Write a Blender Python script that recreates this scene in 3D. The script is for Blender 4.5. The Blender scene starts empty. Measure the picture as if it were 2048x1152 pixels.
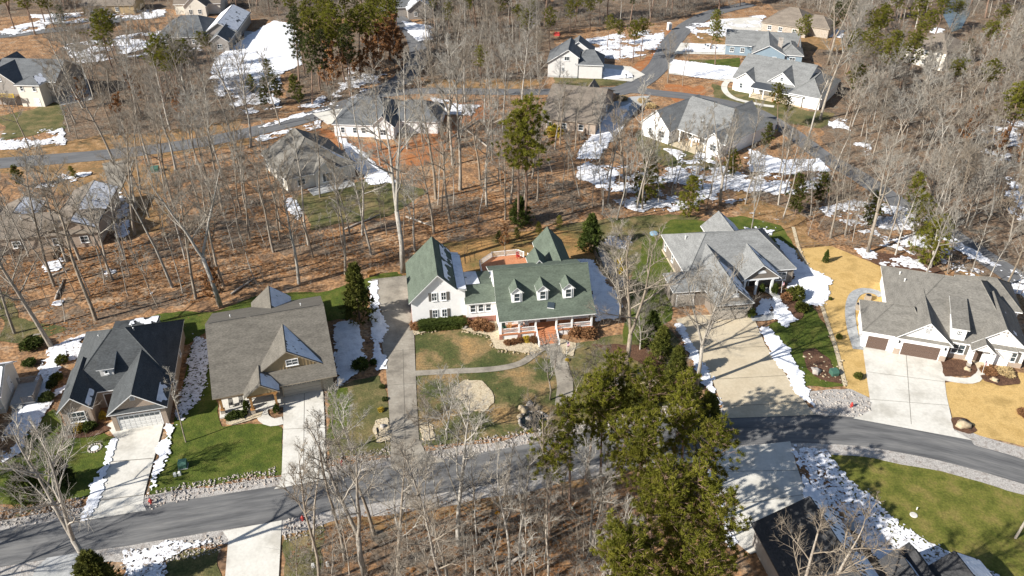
import bpy, math, random
import numpy as np
from mathutils import Vector
R = math.radians
random.seed(7)
scene = bpy.context.scene
COL = scene.collection

# ---------------------------------------------------------------- camera
CAM_H, PITCH, LENS = 70.0, 32.8, 28.0
cam_data = bpy.data.cameras.new('camera')
cam_data.sensor_width = 36.0
cam_data.lens = LENS
cam_data.clip_start = 0.5
cam_data.clip_end = 6000.0
cam = bpy.data.objects.new('camera', cam_data)
COL.objects.link(cam)
cam.location = (0, 0, CAM_H)
cam.rotation_euler = (R(90 - PITCH), 0, 0)
scene.camera = cam

# ---------------------------------------------------------------- sky, sun, exposure
SUN_EL, SHADOW_AZ = 31.5, 29.0            # shadows run 29 degrees left of +X
sx, sy = -math.cos(R(SHADOW_AZ)), -math.sin(R(SHADOW_AZ))
world = bpy.data.worlds.new('World')
scene.world = world
world.use_nodes = True
wn = world.node_tree
wn.nodes.clear()
sky = wn.nodes.new('ShaderNodeTexSky')
sky.sky_type = 'NISHITA'
sky.sun_disc = False
sky.sun_elevation = R(SUN_EL)
sky.sun_rotation = math.atan2(sx, sy)
sky.altitude = 300
bg = wn.nodes.new('ShaderNodeBackground')
bg.inputs['Strength'].default_value = 0.07
wo = wn.nodes.new('ShaderNodeOutputWorld')
wn.links.new(sky.outputs[0], bg.inputs['Color'])
wn.links.new(bg.outputs[0], wo.inputs['Surface'])
sun_data = bpy.data.lights.new('sun', 'SUN')
sun_data.energy = 5.0
sun_data.angle = R(0.53)
sun_data.color = (1.0, 0.955, 0.885)
sun = bpy.data.objects.new('sun', sun_data)
COL.objects.link(sun)
ce = math.cos(R(SUN_EL))
sun.rotation_euler = Vector((-sx * ce, -sy * ce, -math.sin(R(SUN_EL)))).to_track_quat('-Z', 'Y').to_euler()
vs = scene.view_settings
vs.view_transform = 'Standard'
vs.look = 'None'
vs.exposure = 0.8
vs.gamma = 1.0
vs.use_curve_mapping = False
scene.cycles.max_bounces = 5
scene.cycles.transparent_max_bounces = 6

# ---------------------------------------------------------------- survey helper: point on a level plane seen in the photograph
FPX = LENS / 36 * 2048
CP, SP = math.cos(R(PITCH)), math.sin(R(PITCH))
def g(u, v, z=0.0):
    dx, dy = (u - 1024) / FPX, (v - 576) / FPX
    t = (CAM_H - z) / (SP + dy * CP)
    return (dx * t, (CP - dy * SP) * t)
def gp(pts, z=0.0):
    return [g(u, v, z) for u, v in pts]
def height_at(x, y, v):                      # height of a vertical thing at (x, y) whose top shows at image row v
    k = (v - 576) / FPX
    return CAM_H - (k * y * CP + y * SP) / (CP - k * SP)

# ---------------------------------------------------------------- value noise
def _hash(i, j, s):
    n = (i.astype(np.int64) * 374761393 + j.astype(np.int64) * 668265263 + s * 974711) & 0x7fffffff
    n = ((n ^ (n >> 13)) * 1274126177) & 0x7fffffff
    n = ((n ^ (n >> 16)) * 2246822519) & 0x7fffffff
    return ((n ^ (n >> 15)) & 0xffff) / 65535.0 * 2 - 1
def vnoise(x, y, s=0):
    i, j = np.floor(x), np.floor(y)
    fx, fy = x - i, y - j
    fx, fy = fx * fx * (3 - 2 * fx), fy * fy * (3 - 2 * fy)
    a, b, c, d = _hash(i, j, s), _hash(i + 1, j, s), _hash(i, j + 1, s), _hash(i + 1, j + 1, s)
    return (a * (1 - fx) + b * fx) * (1 - fy) + (c * (1 - fx) + d * fx) * fy
def fbm(x, y, s=0, o=3):
    v, a = 0, 1.0
    for k in range(o):
        v = v + a * vnoise(x * 2 ** k + 13.7 * k, y * 2 ** k - 7.1 * k, s + k)
        a *= 0.55
    return v

# ---------------------------------------------------------------- materials (procedural)
MATS = {}
def mat(name, cols, scale=1.0, rough=0.85, bump=0.0, bscale=None, fine=0.0, fscale=8.0, metal=0.0, spec=0.25, stretch=None, obj_rand=0.0, detail=5.0, pos=None, dist=0.0, uv=False, tint=None):
    """Noise between two to four colours, an extra fine light/dark grain and a bump."""
    if name in MATS:
        return MATS[name]
    m = bpy.data.materials.new(name)
    m.use_nodes = True
    nt = m.node_tree
    N, Lk = nt.nodes, nt.links
    b = N['Principled BSDF']
    b.inputs['Roughness'].default_value = rough
    b.inputs['Metallic'].default_value = metal
    b.inputs['Specular IOR Level'].default_value = spec
    tc = N.new('ShaderNodeTexCoord')
    src = tc.outputs['UV' if uv else 'Object']
    if stretch:
        mp = N.new('ShaderNodeMapping')
        mp.inputs['Scale'].default_value = stretch
        Lk.new(src, mp.inputs['Vector'])
        src = mp.outputs[0]
    if isinstance(cols[0], (int, float)):
        cols = [cols]
    if len(cols) == 1 and not fine and not obj_rand:
        b.inputs['Base Color'].default_value = (*cols[0], 1)
    else:
        nz = N.new('ShaderNodeTexNoise')
        nz.inputs['Scale'].default_value = scale
        nz.inputs['Detail'].default_value = detail
        nz.inputs['Roughness'].default_value = 0.62
        nz.inputs['Distortion'].default_value = dist
        Lk.new(src, nz.inputs['Vector'])
        cr = N.new('ShaderNodeValToRGB')
        n = len(cols)
        if n == 1:
            cols = [cols[0], cols[0]]
            n = 2
        ps = pos or [0.34 + 0.32 * k / (n - 1) for k in range(n)]
        while len(cr.color_ramp.elements) < n:
            cr.color_ramp.elements.new(0.5)
        for k, c in enumerate(cols):
            cr.color_ramp.elements[k].position = ps[k]
            cr.color_ramp.elements[k].color = (*c, 1)
        Lk.new(nz.outputs['Fac'], cr.inputs[0])
        out = cr.outputs[0]
        if fine:
            n2 = N.new('ShaderNodeTexNoise')
            n2.inputs['Scale'].default_value = fscale
            n2.inputs['Detail'].default_value = 3
            Lk.new(src, n2.inputs['Vector'])
            mr = N.new('ShaderNodeMapRange')
            mr.inputs['From Min'].default_value = 0.3
            mr.inputs['From Max'].default_value = 0.7
            mr.inputs['To Min'].default_value = 1 - fine
            mr.inputs['To Max'].default_value = 1 + fine
            Lk.new(n2.outputs['Fac'], mr.inputs['Value'])
            vm = N.new('ShaderNodeVectorMath')
            vm.operation = 'SCALE'
            Lk.new(out, vm.inputs[0])
            Lk.new(mr.outputs[0], vm.inputs['Scale'])
            out = vm.outputs[0]
        if tint:
            oi = N.new('ShaderNodeObjectInfo')
            mxc = N.new('ShaderNodeMix')
            mxc.data_type = 'RGBA'
            mxc.blend_type = 'MULTIPLY'
            mxc.inputs['B'].default_value = (*tint, 1)
            pw = N.new('ShaderNodeMath')
            pw.operation = 'FRACT'
            ml = N.new('ShaderNodeMath')
            ml.operation = 'MULTIPLY'
            ml.inputs[1].default_value = 7.31
            Lk.new(oi.outputs['Random'], ml.inputs[0])
            Lk.new(ml.outputs[0], pw.inputs[0])
            Lk.new(pw.outputs[0], mxc.inputs['Factor'])
            Lk.new(out, mxc.inputs['A'])
            out = mxc.outputs['Result']
        if obj_rand:
            oi = N.new('ShaderNodeObjectInfo')
            mr = N.new('ShaderNodeMapRange')
            mr.inputs['To Min'].default_value = 1 - obj_rand
            mr.inputs['To Max'].default_value = 1 + obj_rand
            Lk.new(oi.outputs['Random'], mr.inputs['Value'])
            vm = N.new('ShaderNodeVectorMath')
            vm.operation = 'SCALE'
            Lk.new(out, vm.inputs[0])
            Lk.new(mr.outputs[0], vm.inputs['Scale'])
            out = vm.outputs[0]
        Lk.new(out, b.inputs['Base Color'])
    if bump:
        n3 = N.new('ShaderNodeTexNoise')
        n3.inputs['Scale'].default_value = bscale or fscale
        n3.inputs['Detail'].default_value = 4
        Lk.new(src, n3.inputs['Vector'])
        bp = N.new('ShaderNodeBump')
        bp.inputs['Strength'].default_value = 1.0
        bp.inputs['Distance'].default_value = bump
        Lk.new(n3.outputs['Fac'], bp.inputs['Height'])
        Lk.new(bp.outputs[0], b.inputs['Normal'])
    MATS[name] = m
    return m
def M(n):
    return MATS[n]
# ground
mat('litter', [(0.060, 0.044, 0.033), (0.185, 0.112, 0.064), (0.310, 0.172, 0.082), (0.300, 0.218, 0.145), (0.13, 0.096, 0.068)], 0.30, 0.95, 0.16, 1.3, 0.55, 2.2, pos=[0.26, 0.40, 0.52, 0.64, 0.76], detail=12)  # darkest stop: dark debris, plus shade on the woodland floor put into the colour
mat('litter_grey', [(0.050, 0.041, 0.032), (0.120, 0.092, 0.066), (0.185, 0.122, 0.076), (0.190, 0.160, 0.120), (0.10, 0.080, 0.060)], 0.30, 0.95, 0.16, 1.3, 0.55, 2.2, pos=[0.26, 0.40, 0.52, 0.64, 0.76], detail=12)
mat('grass_bright', [(0.042, 0.064, 0.008), (0.072, 0.095, 0.012), (0.115, 0.118, 0.024)], 0.5, 0.95, 0.06, 7, 0.28, 5, detail=7)
mat('grass_mixed', [(0.050, 0.064, 0.018), (0.088, 0.090, 0.030), (0.20, 0.145, 0.068), (0.31, 0.195, 0.082)], 0.20, 0.95, 0.06, 6, 0.32, 4, pos=[0.36, 0.47, 0.55, 0.66], detail=10)
mat('grass_dull', [(0.055, 0.066, 0.020), (0.115, 0.105, 0.040), (0.20, 0.150, 0.070)], 0.3, 0.95, 0.06, 6, 0.28, 4, detail=7)
mat('grass_golden', [(0.42, 0.275, 0.095), (0.52, 0.35, 0.135), (0.36, 0.24, 0.085)], 0.3, 0.95, 0.05, 6, 0.13, 5, detail=7)
mat('grass_olive', [(0.075, 0.088, 0.012), (0.13, 0.130, 0.024), (0.19, 0.155, 0.045)], 0.45, 0.95, 0.06, 6, 0.25, 4, detail=7)
mat('grass_tan', [(0.36, 0.20, 0.075), (0.24, 0.145, 0.055), (0.12, 0.105, 0.035)], 0.28, 0.95, 0.06, 6, 0.22, 4, detail=7)
mat('straw', [(0.36, 0.23, 0.12), (0.25, 0.145, 0.06), (0.15, 0.11, 0.055)], 0.5, 0.95, 0.06, 5, 0.28, 3, detail=7)
mat('clay', [(0.40, 0.16, 0.055), (0.30, 0.12, 0.045), (0.36, 0.21, 0.11)], 0.4, 0.95, 0.1, 3, 0.2, 3)
mat('mulch', [(0.07, 0.036, 0.022), (0.13, 0.07, 0.042)], 1.5, 0.95, 0.06, 8, 0.35, 6)
mat('asphalt', [(0.080, 0.080, 0.082), (0.130, 0.129, 0.128), (0.185, 0.181, 0.174)], 1.0, 0.9, 0.01, 12, 0.14, 5, stretch=(0.10, 1.0, 1.0), detail=9, uv=True)
mat('asphalt_far', [(0.105, 0.106, 0.11), (0.16, 0.16, 0.16)], 0.8, 0.9, 0.01, 12, 0.12, 4, detail=8, stretch=(0.10, 1.0, 1.0), uv=True)
mat('concrete_new', [(0.45, 0.425, 0.37), (0.58, 0.555, 0.495), (0.62, 0.595, 0.535)], 0.3, 0.9, 0.01, 10, 0.07, 3, detail=7)
mat('concrete_tan', [(0.46, 0.385, 0.27), (0.53, 0.455, 0.33)], 0.35, 0.9, 0.01, 10, 0.08, 3, detail=7)
mat('concrete_old', [(0.185, 0.165, 0.135), (0.275, 0.245, 0.20), (0.325, 0.295, 0.245)], 0.4, 0.9, 0.01, 10, 0.11, 4, detail=8)
mat('concrete_grey', [(0.35, 0.35, 0.335), (0.42, 0.42, 0.41)], 0.4, 0.9, 0.01, 10, 0.10, 3)
mat('joint', [(0.14, 0.125, 0.10)], 1, 0.95)
mat('gravel', [(0.31, 0.29, 0.265), (0.40, 0.375, 0.345), (0.25, 0.22, 0.195)], 1.2, 0.95, 0.05, 9, 0.3, 7, detail=6)
mat('pea_gravel', [(0.42, 0.35, 0.24), (0.52, 0.44, 0.31), (0.33, 0.26, 0.17)], 1.5, 0.95, 0.06, 9, 0.3, 7)
mat('slate_path', [(0.27, 0.28, 0.285), (0.36, 0.365, 0.36)], 1.2, 0.85, 0.02, 5, 0.18, 3)
mat('snow', [(0.66, 0.67, 0.70), (0.80, 0.81, 0.84), (0.84, 0.85, 0.87)], 0.9, 0.75, 0.10, 2.2, 0.06, 5)
mat('snow_thin', [(0.24, 0.20, 0.16), (0.62, 0.62, 0.64), (0.80, 0.81, 0.84)], 2.2, 0.8, 0.06, 4, 0.06, 5, pos=[0.36, 0.44, 0.56], detail=8)
mat('water', [(0.10, 0.13, 0.14)], 1, 0.12, 0.02, 1.5, spec=0.5)
mat('pond_water', [(0.012, 0.016, 0.012)], 1, 0.06, 0.01, 2.0, spec=0.6)
# rock
mat('stone_pale', [(0.26, 0.23, 0.20), (0.42, 0.385, 0.345), (0.34, 0.265, 0.21)], 0.9, 0.9, 0.03, 4, 0.2, 5)
mat('stone_tan', [(0.33, 0.25, 0.155), (0.43, 0.35, 0.235), (0.24, 0.18, 0.115)], 0.8, 0.9, 0.05, 4, 0.2, 4)
# buildings
def shingle(n, c):
    d = tuple(q * 0.82 for q in c)
    e = tuple(q * 1.15 for q in c)
    mat(n, [d, c, e], 0.7, 0.92, 0.012, 9, 0.26, 6, detail=8, stretch=(0.55, 0.55, 3.0))
shingle('roof_green', (0.098, 0.120, 0.092))
shingle('roof_charcoal', (0.066, 0.071, 0.073))
shingle('roof_taupe', (0.135, 0.123, 0.103))
shingle('roof_grey', (0.200, 0.202, 0.196))
shingle('roof_greige', (0.165, 0.155, 0.136))
shingle('roof_dark', (0.050, 0.050, 0.051))
shingle('roof_slate', (0.120, 0.126, 0.130))
shingle('roof_brown', (0.185, 0.155, 0.125))
mat('roof_metal', [(0.06, 0.065, 0.07)], 1, 0.4, spec=0.5, fine=0.05)
mat('white_siding', [(0.84, 0.83, 0.81)], 1, 0.7, fine=0.03, fscale=2)
mat('cream_siding', [(0.66, 0.62, 0.54)], 1, 0.75, fine=0.04, fscale=2)
mat('grey_siding', [(0.30, 0.275, 0.25)], 1, 0.8, fine=0.05, fscale=2)
mat('pale_siding', [(0.60, 0.585, 0.56)], 1, 0.75, fine=0.04, fscale=2)
mat('blue_siding', [(0.22, 0.29, 0.345)], 1, 0.75, fine=0.04, fscale=2)
mat('tan_siding', [(0.36, 0.27, 0.155)], 1, 0.75, fine=0.06, fscale=2)
mat('taupe_siding', [(0.205, 0.175, 0.145)], 1, 0.8, fine=0.06, fscale=2)
mat('trim_white', [(0.80, 0.80, 0.79)], 1, 0.5, fine=0.02)
mat('trim_dark', [(0.055, 0.052, 0.05)], 1, 0.6, fine=0.03)
mat('trim_tan', [(0.33, 0.28, 0.22)], 1, 0.7, fine=0.03)
mat('brick_tan', [(0.27, 0.205, 0.155), (0.40, 0.325, 0.26), (0.33, 0.25, 0.19)], 5, 0.9, 0.01, 8, 0.15, 10, stretch=(1, 1, 3))
mat('brick_red', [(0.26, 0.115, 0.085), (0.36, 0.18, 0.13)], 5, 0.9, 0.01, 8, 0.15, 10, stretch=(1, 1, 3))
mat('stone_wall', [(0.26, 0.225, 0.185), (0.42, 0.37, 0.31), (0.33, 0.27, 0.21)], 2.5, 0.9, 0.03, 3, 0.2, 5)
mat('timber', [(0.34, 0.17, 0.06), (0.42, 0.23, 0.09)], 2, 0.7, 0.005, 6, 0.12, 6, stretch=(4, 4, 0.6))
mat('deck_red', [(0.42, 0.175, 0.085), (0.50, 0.225, 0.115)], 1.5, 0.8, 0.005, 6, 0.08, 6)
mat('glass', [(0.045, 0.06, 0.07)], 1, 0.08, spec=0.7)
mat('glass_pale', [(0.20, 0.23, 0.24)], 1, 0.12, spec=0.7)
mat('door_white', [(0.72, 0.71, 0.68)], 1, 0.6, fine=0.02)
mat('door_brown', [(0.125, 0.085, 0.066)], 1, 0.6, fine=0.06)
mat('door_greige', [(0.40, 0.36, 0.31)], 1, 0.6, fine=0.03)
mat('shutter_grey', [(0.135, 0.125, 0.11)], 1, 0.7, fine=0.05)
mat('louvre', [(0.12, 0.12, 0.12)], 1, 0.7, fine=0.05)
mat('pipe', [(0.62, 0.62, 0.60)], 1, 0.5, fine=0.02)
mat('interior', [(0.05, 0.045, 0.04)], 1, 0.9, fine=0.05)
# vegetation
mat('bark_grey', [(0.22, 0.20, 0.17), (0.42, 0.395, 0.35), (0.31, 0.28, 0.24)], 1.6, 0.95, 0.02, 6, 0.25, 5, stretch=(2, 2, 0.5), obj_rand=0.18, tint=(0.58, 0.50, 0.42))
mat('twig_grey', [(0.28, 0.262, 0.228), (0.40, 0.378, 0.334)], 0.8, 0.95, fine=0.15, obj_rand=0.18, tint=(0.62, 0.54, 0.46))
mat('bark_pine', [(0.16, 0.105, 0.075), (0.25, 0.17, 0.125)], 2, 0.95, 0.02, 6, 0.2, 6, stretch=(2, 2, 0.5), obj_rand=0.15)
mat('brush', [(0.17, 0.142, 0.112), (0.32, 0.290, 0.246), (0.235, 0.178, 0.128)], 0.25, 0.95, fine=0.2, fscale=1.5)
def leaf(n, cols, tr=0.25, rnd=0.2):
    m = mat(n, cols, 0.55, 0.8, fine=0.3, fscale=2.2, obj_rand=rnd, detail=4, spec=0.2)
    nt = m.node_tree
    b = nt.nodes['Principled BSDF']
    t = nt.nodes.new('ShaderNodeBsdfTranslucent')
    mx = nt.nodes.new('ShaderNodeMixShader')
    mx.inputs[0].default_value = tr
    o = nt.nodes['Material Output']
    s = b.inputs['Base Color'].links[0].from_socket
    nt.links.new(s, t.inputs['Color'])
    nt.links.new(b.outputs[0], mx.inputs[1])
    nt.links.new(t.outputs[0], mx.inputs[2])
    nt.links.new(mx.outputs[0], o.inputs['Surface'])
leaf('needles', [(0.115, 0.125, 0.016), (0.165, 0.165, 0.020), (0.215, 0.200, 0.032)], 0.45)
leaf('needles_dark', [(0.036, 0.050, 0.014), (0.070, 0.082, 0.018)], 0.3)
leaf('cedar_leaf', [(0.055, 0.068, 0.012), (0.115, 0.115, 0.020)])
leaf('leaf_green', [(0.045, 0.068, 0.014), (0.085, 0.105, 0.018)], 0.3)
leaf('leaf_russet', [(0.24, 0.105, 0.040), (0.36, 0.185, 0.075)])
leaf('leaf_rust_shrub', [(0.20, 0.095, 0.045), (0.27, 0.15, 0.07)])
leaf('leaf_gold', [(0.42, 0.30, 0.04), (0.50, 0.38, 0.06)])
leaf('leaf_straw', [(0.40, 0.30, 0.15), (0.50, 0.38, 0.20)])
# small things
mat('red_paint', [(0.42, 0.045, 0.035)], 1, 0.45, spec=0.5, fine=0.05)
mat('green_box', [(0.055, 0.13, 0.095)], 1, 0.5, spec=0.4, fine=0.04)
mat('black_metal', [(0.02, 0.02, 0.022)], 1, 0.5, spec=0.4, fine=0.05)
mat('white_plastic', [(0.75, 0.74, 0.70)], 1, 0.5, fine=0.03)
mat('flag_red', [(0.50, 0.03, 0.045)], 1, 0.8, fine=0.03)
mat('flag_white', [(0.75, 0.74, 0.73)], 1, 0.8, fine=0.03)
mat('flag_blue', [(0.03, 0.05, 0.20)], 1, 0.8, fine=0.03)
mat('cover_green', [(0.018, 0.085, 0.060)], 1, 0.6, fine=0.06)
mat('fabric_grey', [(0.17, 0.18, 0.20)], 1, 0.8, fine=0.06)
mat('yellow_paint', [(0.62, 0.44, 0.02)], 1, 0.5, fine=0.04)
mat('orange_panel', [(0.60, 0.28, 0.02)], 1, 0.6, fine=0.03)
mat('blue_plastic', [(0.20, 0.33, 0.44)], 1, 0.5, fine=0.04)
mat('car_white', [(0.72, 0.73, 0.74)], 1, 0.25, spec=0.6, fine=0.02)
mat('fence_wood', [(0.17, 0.12, 0.08), (0.25, 0.18, 0.125)], 2, 0.9, fine=0.15)
mat('log_bark', [(0.30, 0.26, 0.215), (0.42, 0.375, 0.32)], 2, 0.9, fine=0.15)

# ---------------------------------------------------------------- mesh helpers
class MB:
    """Collects faces; build() links them as one mesh object."""
    def __init__(s):
        s.v, s.f, s.m = [], [], []
    def add(s, vs, fs, mi=0):
        o = len(s.v)
        s.v += [tuple(p) for p in vs]
        s.f += [tuple(i + o for i in f) for f in fs]
        s.m += [mi] * len(fs)
        return s
    def box(s, x0, y0, z0, x1, y1, z1, mi=0):
        v = [(x0, y0, z0), (x1, y0, z0), (x1, y1, z0), (x0, y1, z0), (x0, y0, z1), (x1, y0, z1), (x1, y1, z1), (x0, y1, z1)]
        return s.add(v, [(0, 3, 2, 1), (4, 5, 6, 7), (0, 1, 5, 4), (1, 2, 6, 5), (2, 3, 7, 6), (3, 0, 4, 7)], mi)
    def taper(s, x, y, z0, z1, a0, a1, mi=0):
        v = [(x - a0, y - a0, z0), (x + a0, y - a0, z0), (x + a0, y + a0, z0), (x - a0, y + a0, z0), (x - a1, y - a1, z1), (x + a1, y - a1, z1), (x + a1, y + a1, z1), (x - a1, y + a1, z1)]
        return s.add(v, [(0, 3, 2, 1), (4, 5, 6, 7), (0, 1, 5, 4), (1, 2, 6, 5), (2, 3, 7, 6), (3, 0, 4, 7)], mi)
    def extrude(s, prof, a, b, axis, mi=0):
        """profile of (h, z) pairs run along axis 'x' or 'y' from a to b."""
        n = len(prof)
        P = (lambda h, z, t: (h, t, z)) if axis == 'y' else (lambda h, z, t: (t, h, z))
        v = [P(h, z, a) for h, z in prof] + [P(h, z, b) for h, z in prof]
        f = [(i, (i + 1) % n, (i + 1) % n + n, i + n) for i in range(n)]
        return s.add(v, f + [tuple(range(n))[::-1], tuple(range(n, 2 * n))], mi)
    def slab(s, top, t, mt=0, ms=1):
        """flat polygon given by its top corners with thickness t below it."""
        n = len(top)
        s.add(top, [tuple(range(n))], mt)
        bot = [(x, y, z - t) for x, y, z in top]
        s.add(list(top) + bot, [(i, i + n, (i + 1) % n + n, (i + 1) % n) for i in range(n)] + [tuple(range(2 * n - 1, n - 1, -1))], ms)
        return s
    def tube(s, pts, rad, n=6, mi=0, cap=True):
        pts = [Vector(p) for p in pts]
        rings, o = [], len(s.v)
        up = Vector((0, 0, 1))
        for k, p in enumerate(pts):
            d = (pts[min(k + 1, len(pts) - 1)] - pts[max(k - 1, 0)])
            d = d.normalized() if d.length > 1e-9 else up
            a = d.cross(Vector((1, 0.13, 0)) if abs(d.z) > 0.9 else up).normalized()
            b = d.cross(a)
            r = rad[k] if isinstance(rad, (list, tuple)) else rad
            for q in range(n):
                t = 2 * math.pi * q / n
                s.v.append(tuple(p + a * (r * math.cos(t)) + b * (r * math.sin(t))))
        for k in range(len(pts) - 1):
            for q in range(n):
                q2 = (q + 1) % n
                s.f.append((o + k * n + q, o + k * n + q2, o + (k + 1) * n + q2, o + (k + 1) * n + q))
                s.m.append(mi)
        if cap:
            e = o + (len(pts) - 1) * n
            s.f += [tuple(o + q for q in range(n))[::-1], tuple(e + q for q in range(n))]
            s.m += [mi, mi]
        return s
    def lathe(s, prof, n=12, c=(0, 0), mi=0):
        o = len(s.v)
        for r, z in prof:
            for q in range(n):
                t = 2 * math.pi * q / n
                s.v.append((c[0] + r * math.cos(t), c[1] + r * math.sin(t), z))
        for k in range(len(prof) - 1):
            for q in range(n):
                q2 = (q + 1) % n
                s.f.append((o + k * n + q, o + k * n + q2, o + (k + 1) * n + q2, o + (k + 1) * n + q))
                s.m.append(mi)
        e = o + (len(prof) - 1) * n
        s.f += [tuple(o + q for q in range(n))[::-1], tuple(e + q for q in range(n))]
        s.m += [mi, mi]
        return s
    def mesh(s, name, mats, smooth=False):
        me = bpy.data.meshes.new(name)
        me.from_pydata(s.v, [], s.f)
        for m in (mats if isinstance(mats, (list, tuple)) else [mats]):
            me.materials.append(M(m))
        if len(me.materials) > 1:
            me.polygons.foreach_set('material_index', s.m)
        if smooth:
            me.polygons.foreach_set('use_smooth', [True] * len(me.polygons))
        me.update()
        return me
    def build(s, name, mats, parent=None, smooth=False):
        return link(name, s.mesh(name, mats, smooth), parent)
def link(name, data, parent=None, loc=None, rz=None):
    o = bpy.data.objects.new(name, data)
    COL.objects.link(o)
    if parent is not None:
        o.parent = parent
    if loc is not None:
        o.location = loc
    if rz is not None:
        o.rotation_euler = (0, 0, rz)
    return o
USED = {}
def tag(o, label, cat, group=None):
    o['label'] = label
    o['category'] = cat
    if group:
        o['group'] = group
    return o
def thing(name, label, cat, loc=(0, 0, 0), rz=0.0, group=None):
    return tag(link(name, None, None, loc, rz), label, cat, group)
def structure(o):
    o['kind'] = 'structure'
    return o
def stuff(o, label=None, cat=None):
    o['kind'] = 'stuff'
    if label:
        o['label'] = label
        o['category'] = cat
    return o
def np_mesh(name, V, T, mats, idx=None):
    """triangle mesh straight from arrays."""
    me = bpy.data.meshes.new(name)
    V = np.asarray(V, dtype=np.float32)
    T = np.asarray(T, dtype=np.int32)
    k = T.shape[1]
    me.vertices.add(len(V))
    me.vertices.foreach_set('co', V.ravel())
    me.loops.add(T.size)
    me.loops.foreach_set('vertex_index', T.ravel())
    me.polygons.add(len(T))
    me.polygons.foreach_set('loop_start', np.arange(0, T.size, k, dtype=np.int32))
    me.polygons.foreach_set('loop_total', np.full(len(T), k, dtype=np.int32))
    for m in (mats if isinstance(mats, (list, tuple)) else [mats]):
        me.materials.append(M(m))
    me.update(calc_edges=True)
    return me

# ---------------------------------------------------------------- ground sheets
def sdist(poly, X, Y):
    """signed distance to a polygon, positive inside."""
    P = np.array(poly, dtype=float)
    d = np.full(X.shape, 1e9)
    ins = np.zeros(X.shape, bool)
    for k in range(len(P)):
        ax, ay = P[k - 1]
        bx, by = P[k]
        ex, ey = bx - ax, by - ay
        t = np.clip(((X - ax) * ex + (Y - ay) * ey) / (ex * ex + ey * ey + 1e-9), 0, 1)
        d = np.minimum(d, np.hypot(X - ax - t * ex, Y - ay - t * ey))
        c = ((ay > Y) != (by > Y)) & (X < (bx - ax) * (Y - ay) / (by - ay + 1e-12) + ax)
        ins ^= c
    return np.where(ins, d, -d)
def iso_mesh(X, Y, Fv, z, lift=0.0):
    """marching squares: the area where the field is positive."""
    ny, nx = X.shape
    idx = np.arange(ny * nx).reshape(ny, nx)
    pos = Fv > 0
    a, b, c, d = pos[:-1, :-1], pos[:-1, 1:], pos[1:, 1:], pos[1:, :-1]
    full = a & b & c & d
    part = (a | b | c | d) & ~full
    V = [(x, y) for x, y in zip(X.ravel(), Y.ravel())]
    up = lift * np.clip(Fv.ravel() / 0.7, 0, 1)
    Ff = Fv.ravel()
    faces = np.stack([idx[:-1, :-1][full], idx[:-1, 1:][full], idx[1:, 1:][full], idx[1:, :-1][full]], 1).tolist()
    cache = {}
    def cut(i, j):
        k = (min(i, j), max(i, j))
        if k not in cache:
            t = Ff[i] / (Ff[i] - Ff[j])
            V.append((V[i][0] + (V[j][0] - V[i][0]) * t, V[i][1] + (V[j][1] - V[i][1]) * t))
            cache[k] = len(V) - 1
        return cache[k]
    for r, q in zip(*np.nonzero(part)):
        cs = [int(idx[r, q]), int(idx[r, q + 1]), int(idx[r + 1, q + 1]), int(idx[r + 1, q])]
        out = []
        for k in range(4):
            i, j = cs[k], cs[(k + 1) % 4]
            if Ff[i] > 0:
                out.append(i)
            if (Ff[i] > 0) != (Ff[j] > 0):
                out.append(cut(i, j))
        if len(out) >= 3:
            faces.append(out)
    used = sorted({i for f in faces for i in f})
    mp = {o: n for n, o in enumerate(used)}
    n0 = ny * nx
    return [(V[i][0], V[i][1], z + (float(up[i]) if i < n0 else 0.0)) for i in used], [tuple(mp[i] for i in f) for f in faces]
SHEET_SEED = [0]
ZS = 2.5                                   # spacing of the ground layers
def sheet_geo(poly, z, cell=0.45, amp=0.5, freq=0.35, patch=0.0, pfreq=0.3, bias=0.0, edge=1.0, hi=0.0, lift=0.0):
    P = np.array(poly)
    SHEET_SEED[0] += 11
    s = SHEET_SEED[0]
    x0, y0 = P.min(0) - 1.5
    x1, y1 = P.max(0) + 1.5
    X, Y = np.meshgrid(np.arange(x0, x1 + cell, cell), np.arange(y0, y1 + cell, cell))
    F = sdist(poly, X, Y) + amp * fbm(X * freq, Y * freq, s) + hi * fbm(X * 3.3, Y * 3.3, s + 3, 2)
    if patch:
        F = np.minimum(F * edge, patch * (fbm(X * pfreq, Y * pfreq, s + 5, 4) + 0.45 * fbm(X * 3.1, Y * 3.1, s + 9, 2) + bias))
    return iso_mesh(X, Y, F, z, lift)
def sheet(name, pts, z, m, world=False, dz=0.0007, **kw):
    mb = MB()
    polys = pts if isinstance(pts[0], list) else [pts]
    for k, p in enumerate(polys):
        v, f = sheet_geo(p if world else gp(p), z * ZS + k * dz, **kw)
        mb.add(v, f)
    return mb.build(name, m)
def flat(name, pts, z, m, world=False, thick=0.0):
    z *= ZS
    p = pts if world else gp(pts)
    mb = MB()
    if thick:
        mb.slab([(x, y, z) for x, y in p][::1], thick, 0, 0)
    else:
        mb.add([(x, y, z) for x, y in p], [tuple(range(len(p)))])
    return mb.build(name, m)
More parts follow.
